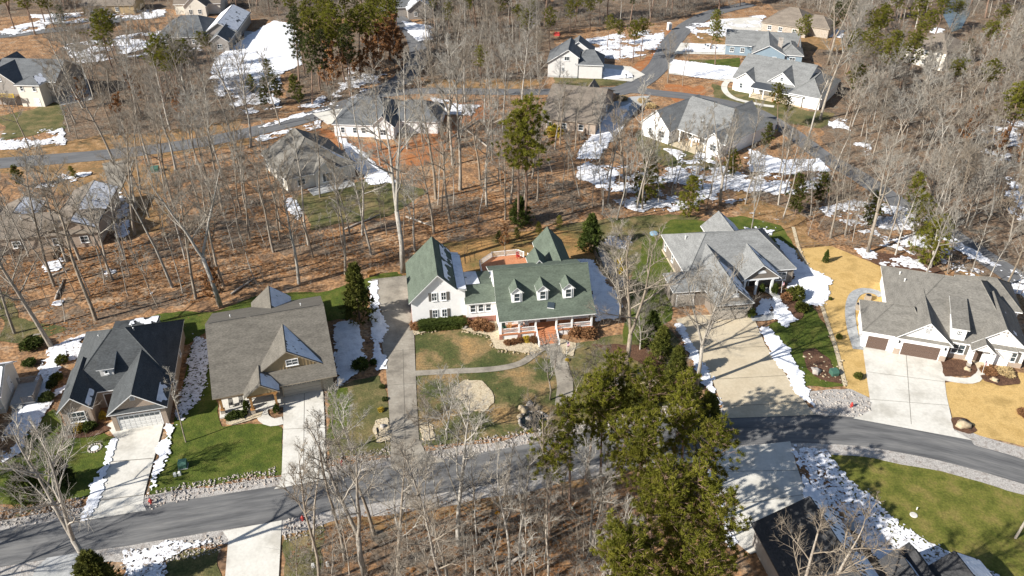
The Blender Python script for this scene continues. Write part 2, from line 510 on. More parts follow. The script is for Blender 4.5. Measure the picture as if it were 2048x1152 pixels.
def smooth_line(P, step=2.0):
    """Catmull-Rom through the points."""
    P = [np.array(p, float) for p in P]
    Q = [2 * P[0] - P[1]] + P + [2 * P[-1] - P[-2]]
    out = []
    for k in range(1, len(Q) - 2):
        a, b, c, d = Q[k - 1], Q[k], Q[k + 1], Q[k + 2]
        n = max(2, int(np.linalg.norm(c - b) / step))
        for t in np.linspace(0, 1, n, endpoint=False):
            out.append(0.5 * ((2 * b) + (c - a) * t + (2 * a - 5 * b + 4 * c - d) * t * t + (3 * b - a - 3 * c + d) * t ** 3))
    out.append(P[-1])
    return np.array(out)
def ribbon_pts(line, w0, w1):
    d = np.gradient(line, axis=0)
    d /= np.linalg.norm(d, axis=1)[:, None] + 1e-9
    n = np.stack([-d[:, 1], d[:, 0]], 1)
    return line + n * w0, line + n * w1
def ribbon(name, px, w0, w1, z, m, rag=0.0, step=1.5, world=False):
    """strip along a line, from offset w0 to offset w1 (left of travel is positive)."""
    L = smooth_line(px if world else gp(px), step)
    a, b = ribbon_pts(L, w0, w1)
    if rag:
        s = np.arange(len(L))
        a = a + rag * np.stack([vnoise(s * 0.6, s * 0, 3), vnoise(s * 0.6, s * 0, 4)], 1)
        b = b + rag * np.stack([vnoise(s * 0.6, s * 0, 5), vnoise(s * 0.6, s * 0, 6)], 1)
    n = len(L)
    z *= ZS
    V = [(x, y, z) for x, y in a] + [(x, y, z) for x, y in b]
    o = MB().add(V, [(i, i + 1, n + i + 1, n + i) for i in range(n - 1)]).build(name, m)
    run = np.concatenate([[0], np.cumsum(np.linalg.norm(np.diff(L, axis=0), axis=1))])
    uvl = o.data.uv_layers.new(name='along')
    for lp in o.data.loops:
        i = lp.vertex_index
        uvl.data[lp.index].uv = (run[i % n], w0 if i < n else w1)
    return o
def in_poly(poly, n, rng, mind=0.0, tries=30):
    P = np.array(poly)
    lo, hi = P.min(0), P.max(0)
    out = []
    for _ in range(n * tries):
        if len(out) >= n:
            break
        q = lo + (hi - lo) * rng.random(2)
        if sdist(poly, np.array([q[0]]), np.array([q[1]]))[0] <= 0:
            continue
        if mind and any((q[0] - a) ** 2 + (q[1] - b) ** 2 < mind * mind for a, b in out):
            continue
        out.append((q[0], q[1]))
    return out

# ================================================================ THE SETTING: ground, roads, lawns, snow
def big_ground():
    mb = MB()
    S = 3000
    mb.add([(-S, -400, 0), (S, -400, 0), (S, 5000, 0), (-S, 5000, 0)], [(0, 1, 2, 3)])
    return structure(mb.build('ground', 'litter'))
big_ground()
structure(flat('lake', [(1885, -60), (1868, -20), (1886, 30), (1903, 64), (1922, 58), (1938, 30), (1946, -10), (1960, -60)], 0.03, 'water'))
structure(sheet('woodland_floor', [[(1640, 60), (2120, 40), (2120, 620), (1960, 520), (1800, 420), (1700, 340), (1650, 260)], [(110, 60), (400, 60), (560, 160), (560, 235), (330, 285), (100, 300), (120, 200)], [(850, -60), (1110, -60), (1110, 160), (850, 165)], [(-100, -70), (860, -70), (800, 40), (560, 40), (300, 20), (-100, 40)], [(1110, -70), (2120, -70), (2120, 40), (1640, 60), (1500, -5), (1350, 40), (1110, 60)],
    [(560, 60), (820, 60), (830, 110), (700, 190), (600, 215), (570, 150)]], 0.006, 'litter_grey', cell=1.2, amp=3.0, freq=0.08))
structure(sheet('leaf_mould', [[(0, 500), (230, 490), (380, 450), (480, 400), (560, 410), (620, 465), (820, 430), (980, 340), (1110, 340), (1190, 410), (1160, 440), (980, 462), (860, 485), (780, 535), (600, 575), (480, 590), (420, 600), (250, 630), (120, 680), (0, 600)], [(250, 340), (330, 325), (500, 290), (525, 330), (545, 400), (400, 445), (270, 470), (250, 400)], [(580, 1100), (700, 1030), (860, 1005), (1050, 985), (1150, 1000), (1230, 1060), (1240, 1300), (580, 1300)],
    [(1490, 345), (1640, 345), (1720, 385), (1880, 490), (2080, 600), (2080, 640), (1920, 570), (1830, 525), (1760, 505), (1640, 490), (1590, 455), (1480, 430)], [(905, 200), (1070, 195), (1080, 280), (1130, 310), (1100, 345), (970, 345), (910, 310)]], 0.0085, 'litter_grey', cell=0.6, amp=1.0, freq=0.15, patch=1.0, pfreq=0.13, bias=-0.05, hi=0.5))
# clay, straw and lawns (each kind a few millimetres or centimetres above the one below)
structure(sheet('clay_ground', [[(640, 262), (690, 285), (780, 292), (870, 268), (905, 250), (912, 300), (840, 330), (740, 335), (690, 318)], [(880, 212), (960, 205), (985, 230), (920, 250), (880, 238)],
    [(1330, 168), (1400, 172), (1425, 195), (1360, 205), (1318, 190)], [(1300, 110), (1330, 70), (1350, 60), (1340, 95), (1310, 130), (1270, 150), (1262, 140)]], 0.010, 'clay', cell=0.8, amp=1.6, freq=0.16))
structure(sheet('dry_grass', [[(-90, 330), (0, 322), (230, 300), (330, 290), (500, 262), (505, 288), (330, 312), (230, 325), (0, 348), (-90, 356)],
    [(-90, 300), (0, 292), (230, 272), (400, 252), (480, 240), (480, 262), (330, 292), (0, 325), (-90, 330)],
    [(850, 160), (1090, 158), (1090, 176), (850, 178)], [(60, 330), (220, 320), (330, 340), (330, 470), (240, 480), (210, 380), (120, 390)],
    [(1480, 385), (1600, 440), (1660, 500), (1600, 510), (1500, 450)], [(1900, 530), (2060, 600), (2060, 650), (1960, 585)],
    [(560, 960), (800, 990), (1060, 975), (1180, 945), (1180, 975), (900, 1030), (640, 1060), (560, 1080)], [(1380, 60), (1560, 40), (1700, 60), (1720, 110), (1640, 100), (1400, 110)]],
    0.014, 'straw', cell=0.8, amp=1.5, freq=0.15))
structure(sheet('lawn_dull', [[(590, 395), (770, 350), (850, 385), (800, 425), (625, 458)], [(0, 232), (118, 205), (128, 258), (0, 282)], [(655, 775), (768, 742), (782, 905), (655, 925)],
    [(1110, 690), (1330, 660), (1420, 770), (1390, 830), (1150, 860), (1080, 870), (1070, 760)], [(1100, 452), (1330, 425), (1430, 432), (1330, 470), (1250, 560), (1180, 540)],
    [(1280, 262), (1410, 300), (1450, 340), (1330, 330), (1270, 300)], [(1420, 165), (1520, 190), (1620, 225), (1680, 225), (1640, 255), (1540, 245), (1430, 200)],
    [(1110, 155), (1270, 160), (1255, 172), (1112, 176)], [(1375, 120), (1480, 118), (1478, 135), (1378, 130)], [(330, 1110), (448, 1090), (446, 1260), (330, 1260)], [(556, 1075), (640, 1060), (650, 1240), (560, 1250)],
    [(0, 590), (60, 640), (130, 660), (60, 690), (0, 680)]], 0.018, 'grass_dull', cell=0.6, amp=0.9, freq=0.2))
structure(sheet('lawn', [[(40, 880), (108, 815), (140, 868), (212, 862), (236, 878), (196, 985), (172, 1000), (60, 1005), (-20, 1012), (-20, 950)],
    [(348, 846), (384, 690), (425, 690), (428, 800), (445, 850), (566, 852), (564, 948), (345, 978), (296, 992), (322, 900)],
    [(175, 690), (240, 650), (330, 627), (430, 622), (520, 592), (660, 582), (760, 548), (800, 545), (812, 560), (745, 575), (700, 640), (440, 650), (375, 690)],
    [(1245, 690), (1262, 560), (1290, 480), (1340, 440), (1420, 444), (1480, 432), (1560, 452), (1592, 500), (1598, 530), (1560, 520), (1420, 480), (1345, 500), (1345, 640)],
    [(1522, 660), (1560, 640), (1622, 608), (1655, 660), (1686, 750), (1692, 776), (1605, 772), (1575, 730)],
    [(654, 780), (700, 770), (705, 850), (655, 890)], [(1410, 122), (1478, 116), (1478, 134), (1412, 132)]], 0.022, 'grass_bright', cell=0.35, amp=0.35, freq=0.35))
structure(sheet('patchy_lawn', [(828, 668), (985, 652), (1100, 700), (1125, 760), (1140, 830), (1080, 862), (960, 880), (842, 895), (834, 790)], 0.022, 'grass_mixed', cell=0.4, amp=0.2))
structure(sheet('back_yard', [(800, 545), (880, 490), (980, 472), (1100, 458), (1172, 462), (1205, 545), (1200, 570), (1000, 560), (830, 570)], 0.024, 'grass_tan', cell=0.45, amp=0.5))
structure(sheet('golden_lawn', [[(1588, 500), (1660, 492), (1780, 540), (1800, 640), (1735, 700), (1742, 792), (1734, 796), (1690, 776), (1658, 655), (1640, 600), (1604, 520)],
    [(1880, 768), (2040, 745), (2130, 760), (2130, 925), (2048, 893), (1940, 868), (1906, 838)]], 0.026, 'grass_golden', cell=0.4, amp=0.12))
structure(sheet('olive_lawn', [(1618, 895), (1740, 903), (1900, 938), (2060, 985), (2200, 1030), (2200, 1260), (1990, 1240), (1800, 1110), (1700, 1000)], 0.026, 'grass_olive', cell=0.45, amp=0.12))
# roads
ROAD1 = [(-260, 1142), (-120, 1120), (0, 1098), (173, 1068), (293, 1049), (448, 1024), (560, 1006), (660, 987), (790, 966), (900, 949), (1000, 932), (1100, 914), (1250, 887), (1440, 863), (1577, 857), (1660, 860), (1738, 867), (1850, 887), (1935, 908), (2048, 940), (2220, 995)]
structure(ribbon('gravel_shoulder', ROAD1, -4.6, 4.2, 0.030, 'gravel', rag=0.35))
structure(ribbon('road', ROAD1, -2.7, 2.7, 0.038, 'asphalt', rag=0.06))
ROAD2 = [(-160, 342), (0, 327), (120, 318), (230, 308), (330, 296), (430, 280), (520, 260), (600, 240), (690, 210), (760, 182), (815, 150), (838, 110), (830, 75), (806, 45), (760, 10)]
structure(ribbon('far_road', ROAD2, -3.0, 3.0, 0.034, 'asphalt_far', rag=0.1))
ROAD3 = [(745, 190), (850, 182), (975, 184), (1100, 184), (1200, 182), (1262, 180), (1310, 186), (1400, 197), (1500, 220), (1570, 258), (1645, 312), (1720, 355), (1800, 408), (1900, 470), (1985, 525), (2080, 590)]
structure(ribbon('side_road', ROAD3, -2.4, 2.4, 0.036, 'asphalt_far', rag=0.1))
ROAD4 = [(1225, 186), (1268, 172), (1300, 150), (1322, 125), (1335, 98), (1355, 70), (1385, 46), (1430, 25), (1500, 8)]
structure(ribbon('hill_road', ROAD4, -3.1, 3.1, 0.040, 'asphalt_far', rag=0.1))
ROAD5 = [(-160, 80), (0, 72), (90, 62), (180, 52), (250, 38), (330, 30)]
structure(ribbon('top_road', ROAD5, -3.0, 3.0, 0.034, 'asphalt_far', rag=0.1))

# concrete
def joints(pts, z, w=0.05):
    for (a, b) in pts:
        A, B = np.array(g(*a)), np.array(g(*b))
        d = (B - A) / np.linalg.norm(B - A)
        n = np.array([-d[1], d[0]]) * w
        p = [A + n, B + n, B - n, A - n]
        MB().add([(q[0], q[1], z * ZS) for q in p], [(0, 1, 2, 3)]).build('expansion_joint', 'joint', DRV[0])
DRV = [None]
def drive(name, px, m, z=0.050):
    DRV[0] = structure(flat(name, px, z, m))
    return DRV[0]
drive('driveway', [(213, 852), (245, 830), (330, 820), (327, 852), (308, 920), (289, 988), (287, 1008), (293, 1022), (172, 1042), (180, 1028), (194, 1004), (214, 940), (234, 880), (224, 868)], 'concrete_new')
joints([((195, 1003), (287, 991)), ((222, 925), (306, 918))], 0.055)
drive('driveway', [(566, 786), (646, 778), (650, 850), (652, 942), (664, 957), (548, 980), (560, 968), (564, 944), (567, 850)], 'concrete_new')
joints([((563, 950), (653, 944)), ((567, 860), (651, 856)), ((609, 784), (607, 966))], 0.055, 0.03)
drive('driveway', [(742, 560), (812, 552), (826, 600), (829, 690), (833, 790), (838, 880), (850, 905), (892, 924), (788, 942), (782, 934), (781, 880), (777, 800), (772, 740), (764, 690), (772, 655), (760, 612), (752, 585)], 'concrete_old')
joints([((776, 772), (832, 768)), ((780, 860), (837, 856)), ((766, 706), (829, 700)), ((782, 925), (850, 910)), ((806, 700), (812, 935))], 0.055, 0.03)
drive('driveway', [(1352, 640), (1380, 632), (1504, 628), (1530, 690), (1578, 760), (1624, 825), (1634, 831), (1440, 838), (1448, 824), (1424, 760), (1378, 686)], 'concrete_tan')
joints([((1446, 814), (1612, 806)), ((1426, 760), (1577, 752)), ((1390, 700), (1534, 694))], 0.055, 0.035)
drive('driveway', [(1724, 690), (1884, 716), (1892, 790), (1908, 862), (1944, 882), (1706, 838), (1742, 822), (1738, 790)], 'concrete_new')
joints([((1739, 800), (1896, 812)), ((1734, 745), (1888, 765)), ((1812, 712), (1822, 850))], 0.055, 0.03)
drive('driveway', [(1400, 912), (1440, 899), (1580, 884), (1592, 930), (1616, 1000), (1640, 1060), (1500, 1110), (1470, 1085), (1438, 1000)], 'concrete_new')
joints([((1420, 945), (1596, 942)), ((1446, 1015), (1612, 990))], 0.055, 0.03)
drive('driveway', [(446, 1064), (564, 1042), (558, 1152), (560, 1260), (440, 1260), (451, 1152), (457, 1080)], 'concrete_new')
drive('driveway', [(70, 1140), (95, 1117), (180, 1104), (200, 1160), (200, 1260), (40, 1260)], 'concrete_grey')
drive('driveway', [(204, 328), (270, 318), (258, 345), (238, 388), (250, 430), (236, 450), (222, 400), (214, 352)], 'concrete_old')
drive('driveway', [(1336, 126), (1480, 136), (1474, 166), (1336, 148)], 'concrete_new')
drive('driveway', [(1205, 128), (1262, 134), (1290, 150), (1262, 164), (1203, 158)], 'concrete_new')
drive('driveway', [(1362, 86), (1452, 90), (1450, 110), (1348, 108)], 'concrete_new')
drive('driveway', [(106, 130), (160, 122), (185, 200), (120, 212)], 'concrete_grey')
drive('driveway', [(488, 62), (560, 70), (580, 110), (488, 104)], 'concrete_grey')
drive('driveway', [(1196, 214), (1262, 194), (1300, 192), (1258, 240), (1225, 285), (1190, 270)], 'concrete_grey')
drive('driveway', [(625, 228), (700, 215), (710, 240), (655, 250)], 'concrete_new')
drive('driveway', [(1420, 40), (1520, 34), (1530, 62), (1420, 60)], 'concrete_new')
def walk(name, px, w, m, z=0.054):
    return structure(ribbon(name, px, -w / 2, w / 2, z, m, step=0.8))
walk('footpath', [(829, 748), (900, 744), (965, 741), (1010, 736), (1045, 726), (1072, 706), (1092, 694)], 1.15, 'concrete_old')
walk('aggregate_path', [(1100, 688), (1112, 706), (1122, 735), (1130, 770), (1126, 815)], 2.2, 'concrete_old', 0.052)
walk('footpath', [(566, 842), (545, 846), (528, 838), (524, 824), (530, 812)], 1.5, 'concrete_new')
walk('footpath', [(1502, 638), (1536, 636), (1558, 622), (1562, 604), (1546, 588), (1528, 578)], 1.4, 'concrete_grey')
walk('footpath', [(1888, 757), (1925, 763), (1950, 760), (1960, 744), (1958, 728)], 1.25, 'concrete_new')
walk('slate_path', [(1716, 700), (1704, 660), (1700, 620), (1708, 592), (1728, 582), (1752, 586), (1764, 594)], 1.5, 'slate_path')
walk('footpath', [(1476, 152), (1452, 166), (1450, 182), (1470, 198), (1520, 210), (1548, 214)], 1.6, 'concrete_new')
walk('footpath', [(1690, 1040), (1725, 1062), (1760, 1090), (1790, 1125)], 1.9, 'concrete_grey')
walk('footpath', [(1420, 300), (1385, 296), (1350, 288)], 3.0, 'concrete_tan')
walk('gravel_strip', [(1586, 455), (1600, 505), (1625, 555), (1652, 640), (1672, 700), (1690, 772)], 0.6, 'pea_gravel')
# planting beds
structure(sheet('planting_bed', [[(112, 868), (190, 846), (215, 852), (232, 858), (200, 872), (130, 880)], [(1606, 705), (1630, 698), (1660, 720), (1685, 770), (1640, 762), (1612, 735)],
    [(1880, 722), (1945, 722), (1958, 742), (1945, 754), (1890, 754)], [(1960, 752), (2035, 740), (2038, 770), (2000, 772), (1970, 764)], [(1905, 838), (1930, 838), (1955, 862), (1935, 868), (1908, 858)],
    [(1560, 590), (1600, 590), (1622, 610), (1600, 640), (1570, 640)], [(1740, 505), (1850, 515), (1900, 560), (1800, 560), (1740, 522)], [(1180, 690), (1330, 690), (1390, 770), (1380, 800), (1330, 770), (1290, 730)]], 0.060, 'mulch', cell=0.3, amp=0.25, freq=0.6))
structure(sheet('pebble_bed', [[(828, 658), (900, 648), (990, 640), (1005, 660), (1075, 690), (1085, 702), (1050, 706), (992, 700), (978, 672), (935, 664), (905, 652), (860, 664), (828, 672)],
    [(906, 776), (930, 760), (965, 764), (986, 785), (988, 808), (965, 826), (935, 822), (925, 805), (908, 795)], [(455, 838), (500, 828), (528, 822), (520, 836), (470, 850), (450, 852)],
    [(1225, 750), (1290, 745), (1320, 770), (1260, 790), (1215, 780)], [(752, 842), (778, 836), (782, 880), (758, 886), (745, 866)], [(838, 845), (862, 850), (870, 880), (842, 884)], [(1118, 680), (1150, 688), (1145, 715), (1122, 705)]], 0.062, 'pea_gravel', cell=0.3, amp=0.2, freq=0.7))
structure(sheet('gravel_ground', [[(1615, 782), (1700, 780), (1744, 800), (1742, 824), (1714, 838), (1632, 830)], [(1935, 872), (2060, 905), (2060, 925), (1945, 890)], [(1180, 470), (1215, 510), (1250, 560), (1245, 580), (1205, 530)]], 0.046, 'gravel', cell=0.4, amp=0.2))
# the lying snow: solid drifts and thinner, broken cover
SNOW_SOLID = [[(668, 650), (705, 640), (722, 655), (728, 700), (735, 735), (715, 752), (672, 782)], [(740, 566), (752, 562), (756, 600), (772, 655), (764, 690), (771, 738), (752, 742), (744, 660)],
    [(226, 880), (236, 878), (212, 950), (196, 1006), (176, 1038), (162, 1042), (182, 985), (205, 925)], [(334, 852), (347, 856), (340, 890), (322, 950), (316, 975), (296, 990), (304, 945), (322, 890)],
    [(1170, 520), (1182, 522), (1205, 555), (1240, 592), (1246, 612), (1228, 640), (1192, 645)], [(1548, 476), (1585, 500), (1606, 530), (1640, 548), (1662, 562), (1652, 600), (1645, 615), (1606, 610), (1574, 582), (1590, 556)],
    [(1520, 596), (1540, 600), (1540, 628), (1512, 634)], [(1514, 656), (1540, 654), (1576, 700), (1606, 745), (1626, 812), (1606, 800), (1560, 738)], [(1352, 650), (1364, 652), (1412, 738), (1426, 760), (1440, 812), (1424, 800), (1400, 755), (1366, 690)],
    [(1576, 886), (1590, 890), (1610, 950), (1640, 1000), (1690, 1040), (1640, 1035), (1612, 990), (1592, 930)], [(1402, 915), (1412, 912), (1440, 990), (1470, 1080), (1480, 1100), (1452, 1100), (1432, 1010)],
    [(430, 118), (500, 70), (548, 42), (590, 50), (604, 130), (560, 150), (500, 150), (420, 150)], [(1208, 230), (1262, 208), (1240, 262), (1196, 318), (1150, 322), (1168, 285), (1195, 262)],
    [(1208, 138), (1256, 142), (1266, 156), (1206, 160)], [(806, 44), (860, 52), (866, 80), (836, 84), (812, 60)], [(1380, 88), (1450, 92), (1446, 106), (1366, 104)], [(670, 268), (720, 300), (770, 345), (790, 366), (742, 372), (706, 330)],
    [(60, 868), (84, 838), (98, 790), (120, 745), (132, 700), (118, 696), (100, 720), (82, 776), (52, 815), (24, 905), (10, 925), (40, 910)], [(1540, 590), (1562, 600), (1590, 640), (1572, 660), (1545, 640)], [(1610, 1020), (1640, 1020), (1660, 1060), (1610, 1060)],
    [(1500, 300), (1560, 320), (1600, 330), (1590, 350), (1500, 345)], [(1870, 55), (1890, 60), (1880, 72), (1860, 66)], [(1640, 56), (1690, 62), (1685, 78), (1640, 74)], [(110, 150), (150, 138), (168, 190), (124, 200)], [(1560, 320), (1640, 318), (1660, 345), (1580, 345)],
    [(1690, 1040), (1740, 1070), (1800, 1110), (1830, 1152), (1790, 1152), (1740, 1110)], [(1345, 120), (1475, 136), (1472, 160), (1400, 158), (1340, 145)]]
SNOW_SPECKLED = [[(384, 668), (424, 684), (424, 722), (404, 795), (362, 840), (352, 830), (376, 745)], [(1598, 900), (1650, 900), (1690, 950), (1760, 1010), (1800, 1050), (1900, 1105), (1990, 1152), (1800, 1160), (1700, 1040), (1625, 985)], [(252, 1108), (330, 1092), (420, 1084), (335, 1120), (325, 1250), (244, 1250)], [(430, 140), (560, 140), (560, 180), (470, 190)]]
SNOW_THIN = [[(100, 700), (180, 660), (170, 740), (110, 800), (60, 880), (15, 925), (-10, 920), (30, 830), (70, 750)],
    [(1180, 320), (1300, 330), (1420, 335), (1520, 310), (1660, 345), (1640, 385), (1520, 390), (1440, 412), (1290, 428), (1220, 400), (1150, 345)],
    [(1700, 400), (1800, 410), (1920, 480), (2060, 560), (2060, 600), (1960, 560), (1860, 520), (1760, 490), (1640, 420)], [(1480, 425), (1560, 440), (1540, 470), (1490, 460)], [(480, 268), (600, 228), (700, 196), (720, 190), (715, 200), (600, 236), (500, 262)],
    [(505, 278), (600, 254), (640, 244), (640, 256), (520, 285)], [(1270, 62), (1330, 60), (1320, 105), (1240, 120), (1110, 110), (1130, 85)], [(1370, 50), (1530, 30), (1520, 70), (1400, 78)], [(1650, 235), (1690, 240), (1700, 262), (1665, 258)], [(1705, 285), (1735, 290), (1740, 312), (1712, 305)],
    [(120, 90), (330, 60), (420, 100), (300, 110), (160, 128)], [(60, 30), (330, 20), (330, 36), (70, 52)], [(0, 60), (90, 40), (90, 60), (0, 75)], [(0, 270), (130, 255), (130, 290), (0, 300)], [(1960, 250), (2060, 230), (2060, 330), (1970, 320)],
    [(556, 365), (600, 420), (612, 452), (585, 432), (560, 390)], [(1330, 300), (1420, 310), (1440, 330), (1360, 330)], [(198, 548), (222, 538), (226, 546), (204, 558)], [(80, 528), (120, 520), (116, 540), (84, 545)], [(300, 585), (318, 578), (315, 590)], [(110, 608), (128, 600), (124, 612)],
    [(860, 196), (960, 212), (950, 232), (880, 226)], [(420, 150), (540, 150), (560, 215), (500, 230), (430, 190)], [(700, 130), (790, 150), (740, 180), (640, 215), (600, 215), (680, 180)], [(380, 690), (410, 690), (400, 720)], [(1140, 520), (1180, 515), (1180, 545), (1150, 545)],
    [(60, 380), (110, 350), (180, 345), (170, 360), (110, 375)], [(240, 380), (262, 420), (250, 480), (228, 470)], [(1225, 465), (1262, 470), (1250, 500), (1215, 490)], [(1700, 495), (1840, 520), (1860, 545), (1760, 530)], [(2010, 350), (2070, 350), (2070, 450), (2010, 440)]]
structure(sheet('snow', SNOW_SOLID, 0.082, 'snow', cell=0.17, amp=0.4, freq=0.5, hi=0.32, dz=0.0012, lift=0.05))
structure(sheet('thin_snow', SNOW_THIN, 0.067, 'snow_thin', cell=0.25, amp=0.8, freq=0.3, patch=1.0, pfreq=0.26, bias=0.10, hi=0.3, dz=0.0007, lift=0.08))
structure(sheet('speckled_snow', SNOW_SPECKLED, 0.078, 'snow_thin', cell=0.10, amp=0.4, freq=0.4, patch=1.0, pfreq=4.5, bias=0.55, hi=0.3))

# ================================================================ HOUSES
CACHE = {}
FACE = {'f': 0.0, 'r': R(90), 'b': R(180), 'l': R(-90)}
def window_mesh(w, h, nx, ny, fm):
    k = ('win', w, h, nx, ny, fm)
    if k not in CACHE:
        mb = MB()
        t = 0.09
        for a in (-w / 2, w / 2 - t):
            mb.box(a, -0.09, 0, a + t, 0.02, h)
        mb.box(-w / 2 + t, -0.087, 0, w / 2 - t, 0.02, t)
        mb.box(-w / 2 + t, -0.087, h - t, w / 2 - t, 0.02, h)
        for i in range(1, nx):
            x = -w / 2 + w * i / nx
            mb.box(x - 0.03, -0.07, t, x + 0.03, 0.0, h - t)
        for j in range(1, ny):
            z = h * j / ny
            mb.box(-w / 2 + t, -0.068, z - 0.03, w / 2 - t, 0.0, z + 0.03)
        p = MB().box(-w / 2 + t, -0.035, t, w / 2 - t, 0.01, h - t)
        s = MB().box(-w / 2 - 0.06, -0.14, -0.07, w / 2 + 0.06, 0.02, 0.0)
        CACHE[k] = (mb.mesh('window', fm), p.mesh('pane', 'glass'), s.mesh('sill', fm))
    return CACHE[k]
class House:
    def __init__(s, name, label, ox, oy, deg, wall, roof, trim='trim_white', z=0.0, cat='house'):
        s.o = thing(name, label, cat, (ox, oy, z), R(deg))
        s.wall, s.roof, s.trim = wall, roof, trim
        s.deg = deg
    def part(s, name, mb, mats, parent=None, label=None):
        o = mb.build(name, mats, parent or s.o)
        if label:
            o['label'] = label
        return o
    def gable(s, x0, x1, y0, y1, ez, rz, ax='y', oh=0.4, ridge=None, ez2=None, wall=True, z0=-0.1, wm=None, rm=None, t=0.16, back_oh=None, name='roof', gm=None):
        """ridge along ax; x0..x1, y0..y1 are the eave lines."""
        e2 = ez if ez2 is None else ez2
        h0, h1, a, b = (x0, x1, y0, y1) if ax == 'y' else (y0, y1, x0, x1)
        hr = (h0 + h1) / 2 if ridge is None else ridge
        P = (lambda h, z, q: (h, q, z)) if ax == 'y' else (lambda h, z, q: (q, h, z))
        mb = MB()
        v = []
        for q in (a, b):
            v += [P(h0, ez, q), P(hr, rz, q), P(h1, e2, q), P(h1, e2 - t, q), P(hr, rz - t, q), P(h0, ez - t, q)]
        mb.add(v, [(0, 1, 7, 6), (1, 2, 8, 7)], 0)
        mb.add(v, [(2, 3, 9, 8), (5, 0, 6, 11), (3, 4, 10, 9), (4, 5, 11, 10), (0, 5, 4, 1), (1, 4, 3, 2), (6, 7, 10, 11), (7, 8, 9, 10)], 1)
        cap = MB().add([P(hr - 0.16, rz - 0.16 * (rz - ez) / (hr - h0) + 0.035, a + 0.01), P(hr, rz + 0.035, a + 0.01), P(hr + 0.16, rz - 0.16 * (rz - e2) / (h1 - hr) + 0.035, a + 0.01),
            P(hr - 0.16, rz - 0.16 * (rz - ez) / (hr - h0) + 0.035, b - 0.01), P(hr, rz + 0.035, b - 0.01), P(hr + 0.16, rz - 0.16 * (rz - e2) / (h1 - hr) + 0.035, b - 0.01)], [(0, 1, 4, 3), (1, 2, 5, 4)])
        r = s.part(name, mb, [rm or s.roof, s.trim])
        s.part('ridge_cap', cap, rm or s.roof, r)
        if wall:
            sl, sr = (rz - ez) / (hr - h0), (rz - e2) / (h1 - hr)
            za, zb = ez + sl * oh - t - 0.01, e2 + sr * oh - t - 0.01
            bo = oh if back_oh is None else back_oh
            pr = [(h0 + oh, z0), (h1 - oh, z0), (h1 - oh, zb), (hr, rz - t - 0.01), (h0 + oh, za)]
            s.part('wall', MB().extrude(pr, a + oh, b - bo, ax), wm or s.wall)
        return r
    def hip(s, x0, x1, y0, y1, ez, rz, r0, r1, ax='x', oh=0.4, wall=True, z0=-0.1, wm=None, rm=None, t=0.16, name='roof'):
        """r0, r1: two ridge ends (x, y)."""
        c = [(x0, y0, ez), (x1, y0, ez), (x1, y1, ez), (x0, y1, ez), (r0[0], r0[1], rz), (r1[0], r1[1], rz)]
        mb = MB()
        if ax == 'x':
            fs = [(0, 1, 5, 4), (1, 2, 5), (2, 3, 4, 5), (3, 0, 4)]
        else:
            fs = [(0, 1, 4), (1, 2, 5, 4), (2, 3, 5), (3, 0, 4, 5)]
        mb.add(c, fs, 0)
        d = [(x, y, ez - t) for x, y in ((x0, y0), (x1, y0), (x1, y1), (x0, y1))]
        mb.add(c[:4] + d, [(0, 4, 5, 1), (1, 5, 6, 2), (2, 6, 7, 3), (3, 7, 4, 0), (7, 6, 5, 4)], 1)
        r = s.part(name, mb, [rm or s.roof, s.trim])
        cap = MB()
        ends = [(4, 5)] + ([(0, 4), (1, 5), (2, 5), (3, 4)] if ax == 'x' else [(0, 4), (1, 4), (2, 5), (3, 5)])
        for i, j in ends:
            if (Vector(c[i]) - Vector(c[j])).length > 0.2:
                cap.tube([c[i], c[j]], 0.09, 4)
        s.part('hip_cap', cap, rm or s.roof, r)
        if wall:
            s.part('wall', MB().box(x0 + oh, y0 + oh, z0, x1 - oh, y1 - oh, ez - t - 0.005), wm or s.wall)
        return r
    def shed(s, c, rm=None, t=0.14, name='roof', trim=None):
        """single pitch slab from its top corners."""
        return s.part(name, MB().slab(c, t, 0, 1), [rm or s.roof, trim or s.trim])
    def box(s, name, x0, y0, z0, x1, y1, z1, m, parent=None):
        return s.part(name, MB().box(x0, y0, z0, x1, y1, z1), m, parent)
    def window(s, face, x, y, z, w, h, nx=1, ny=2, shut=None, fm='trim_white', parent=None):
        a, p, q = window_mesh(w, h, nx, ny, fm)
        o = link('window', a, parent or s.o, (x, y, z), FACE[face])
        link('pane', p, o)
        link('sill', q, o)
        if shut:
            k = ('shut', h)
            if k not in CACHE:
                mb = MB().box(-0.2, -0.06, 0, 0.2, 0.01, h)
                for i in range(int(h / 0.12)):
                    mb.box(-0.15, -0.085, 0.06 + i * 0.12, 0.15, -0.06, 0.11 + i * 0.12)
                CACHE[k] = mb.mesh('shutter', shut)
            for d in shut_sides.get(face + str(x), (-1, 1)):
                link('shutter', CACHE[k], o, (d * (w / 2 + 0.22), 0, 0))
        return o
    def louvre(s, face, x, y, z, w, h):
        mb = MB().box(-w / 2, -0.06, 0, w / 2, 0.01, h)
        for i in range(int(h / 0.13)):
            mb.box(-w / 2 + 0.05, -0.09, 0.05 + i * 0.13, w / 2 - 0.05, -0.055, 0.10 + i * 0.13, 1)
        o = s.part('gable_vent', mb, ['trim_white', 'louvre'])
        o.location, o.rotation_euler = (x, y, z), (0, 0, FACE[face])
        return o
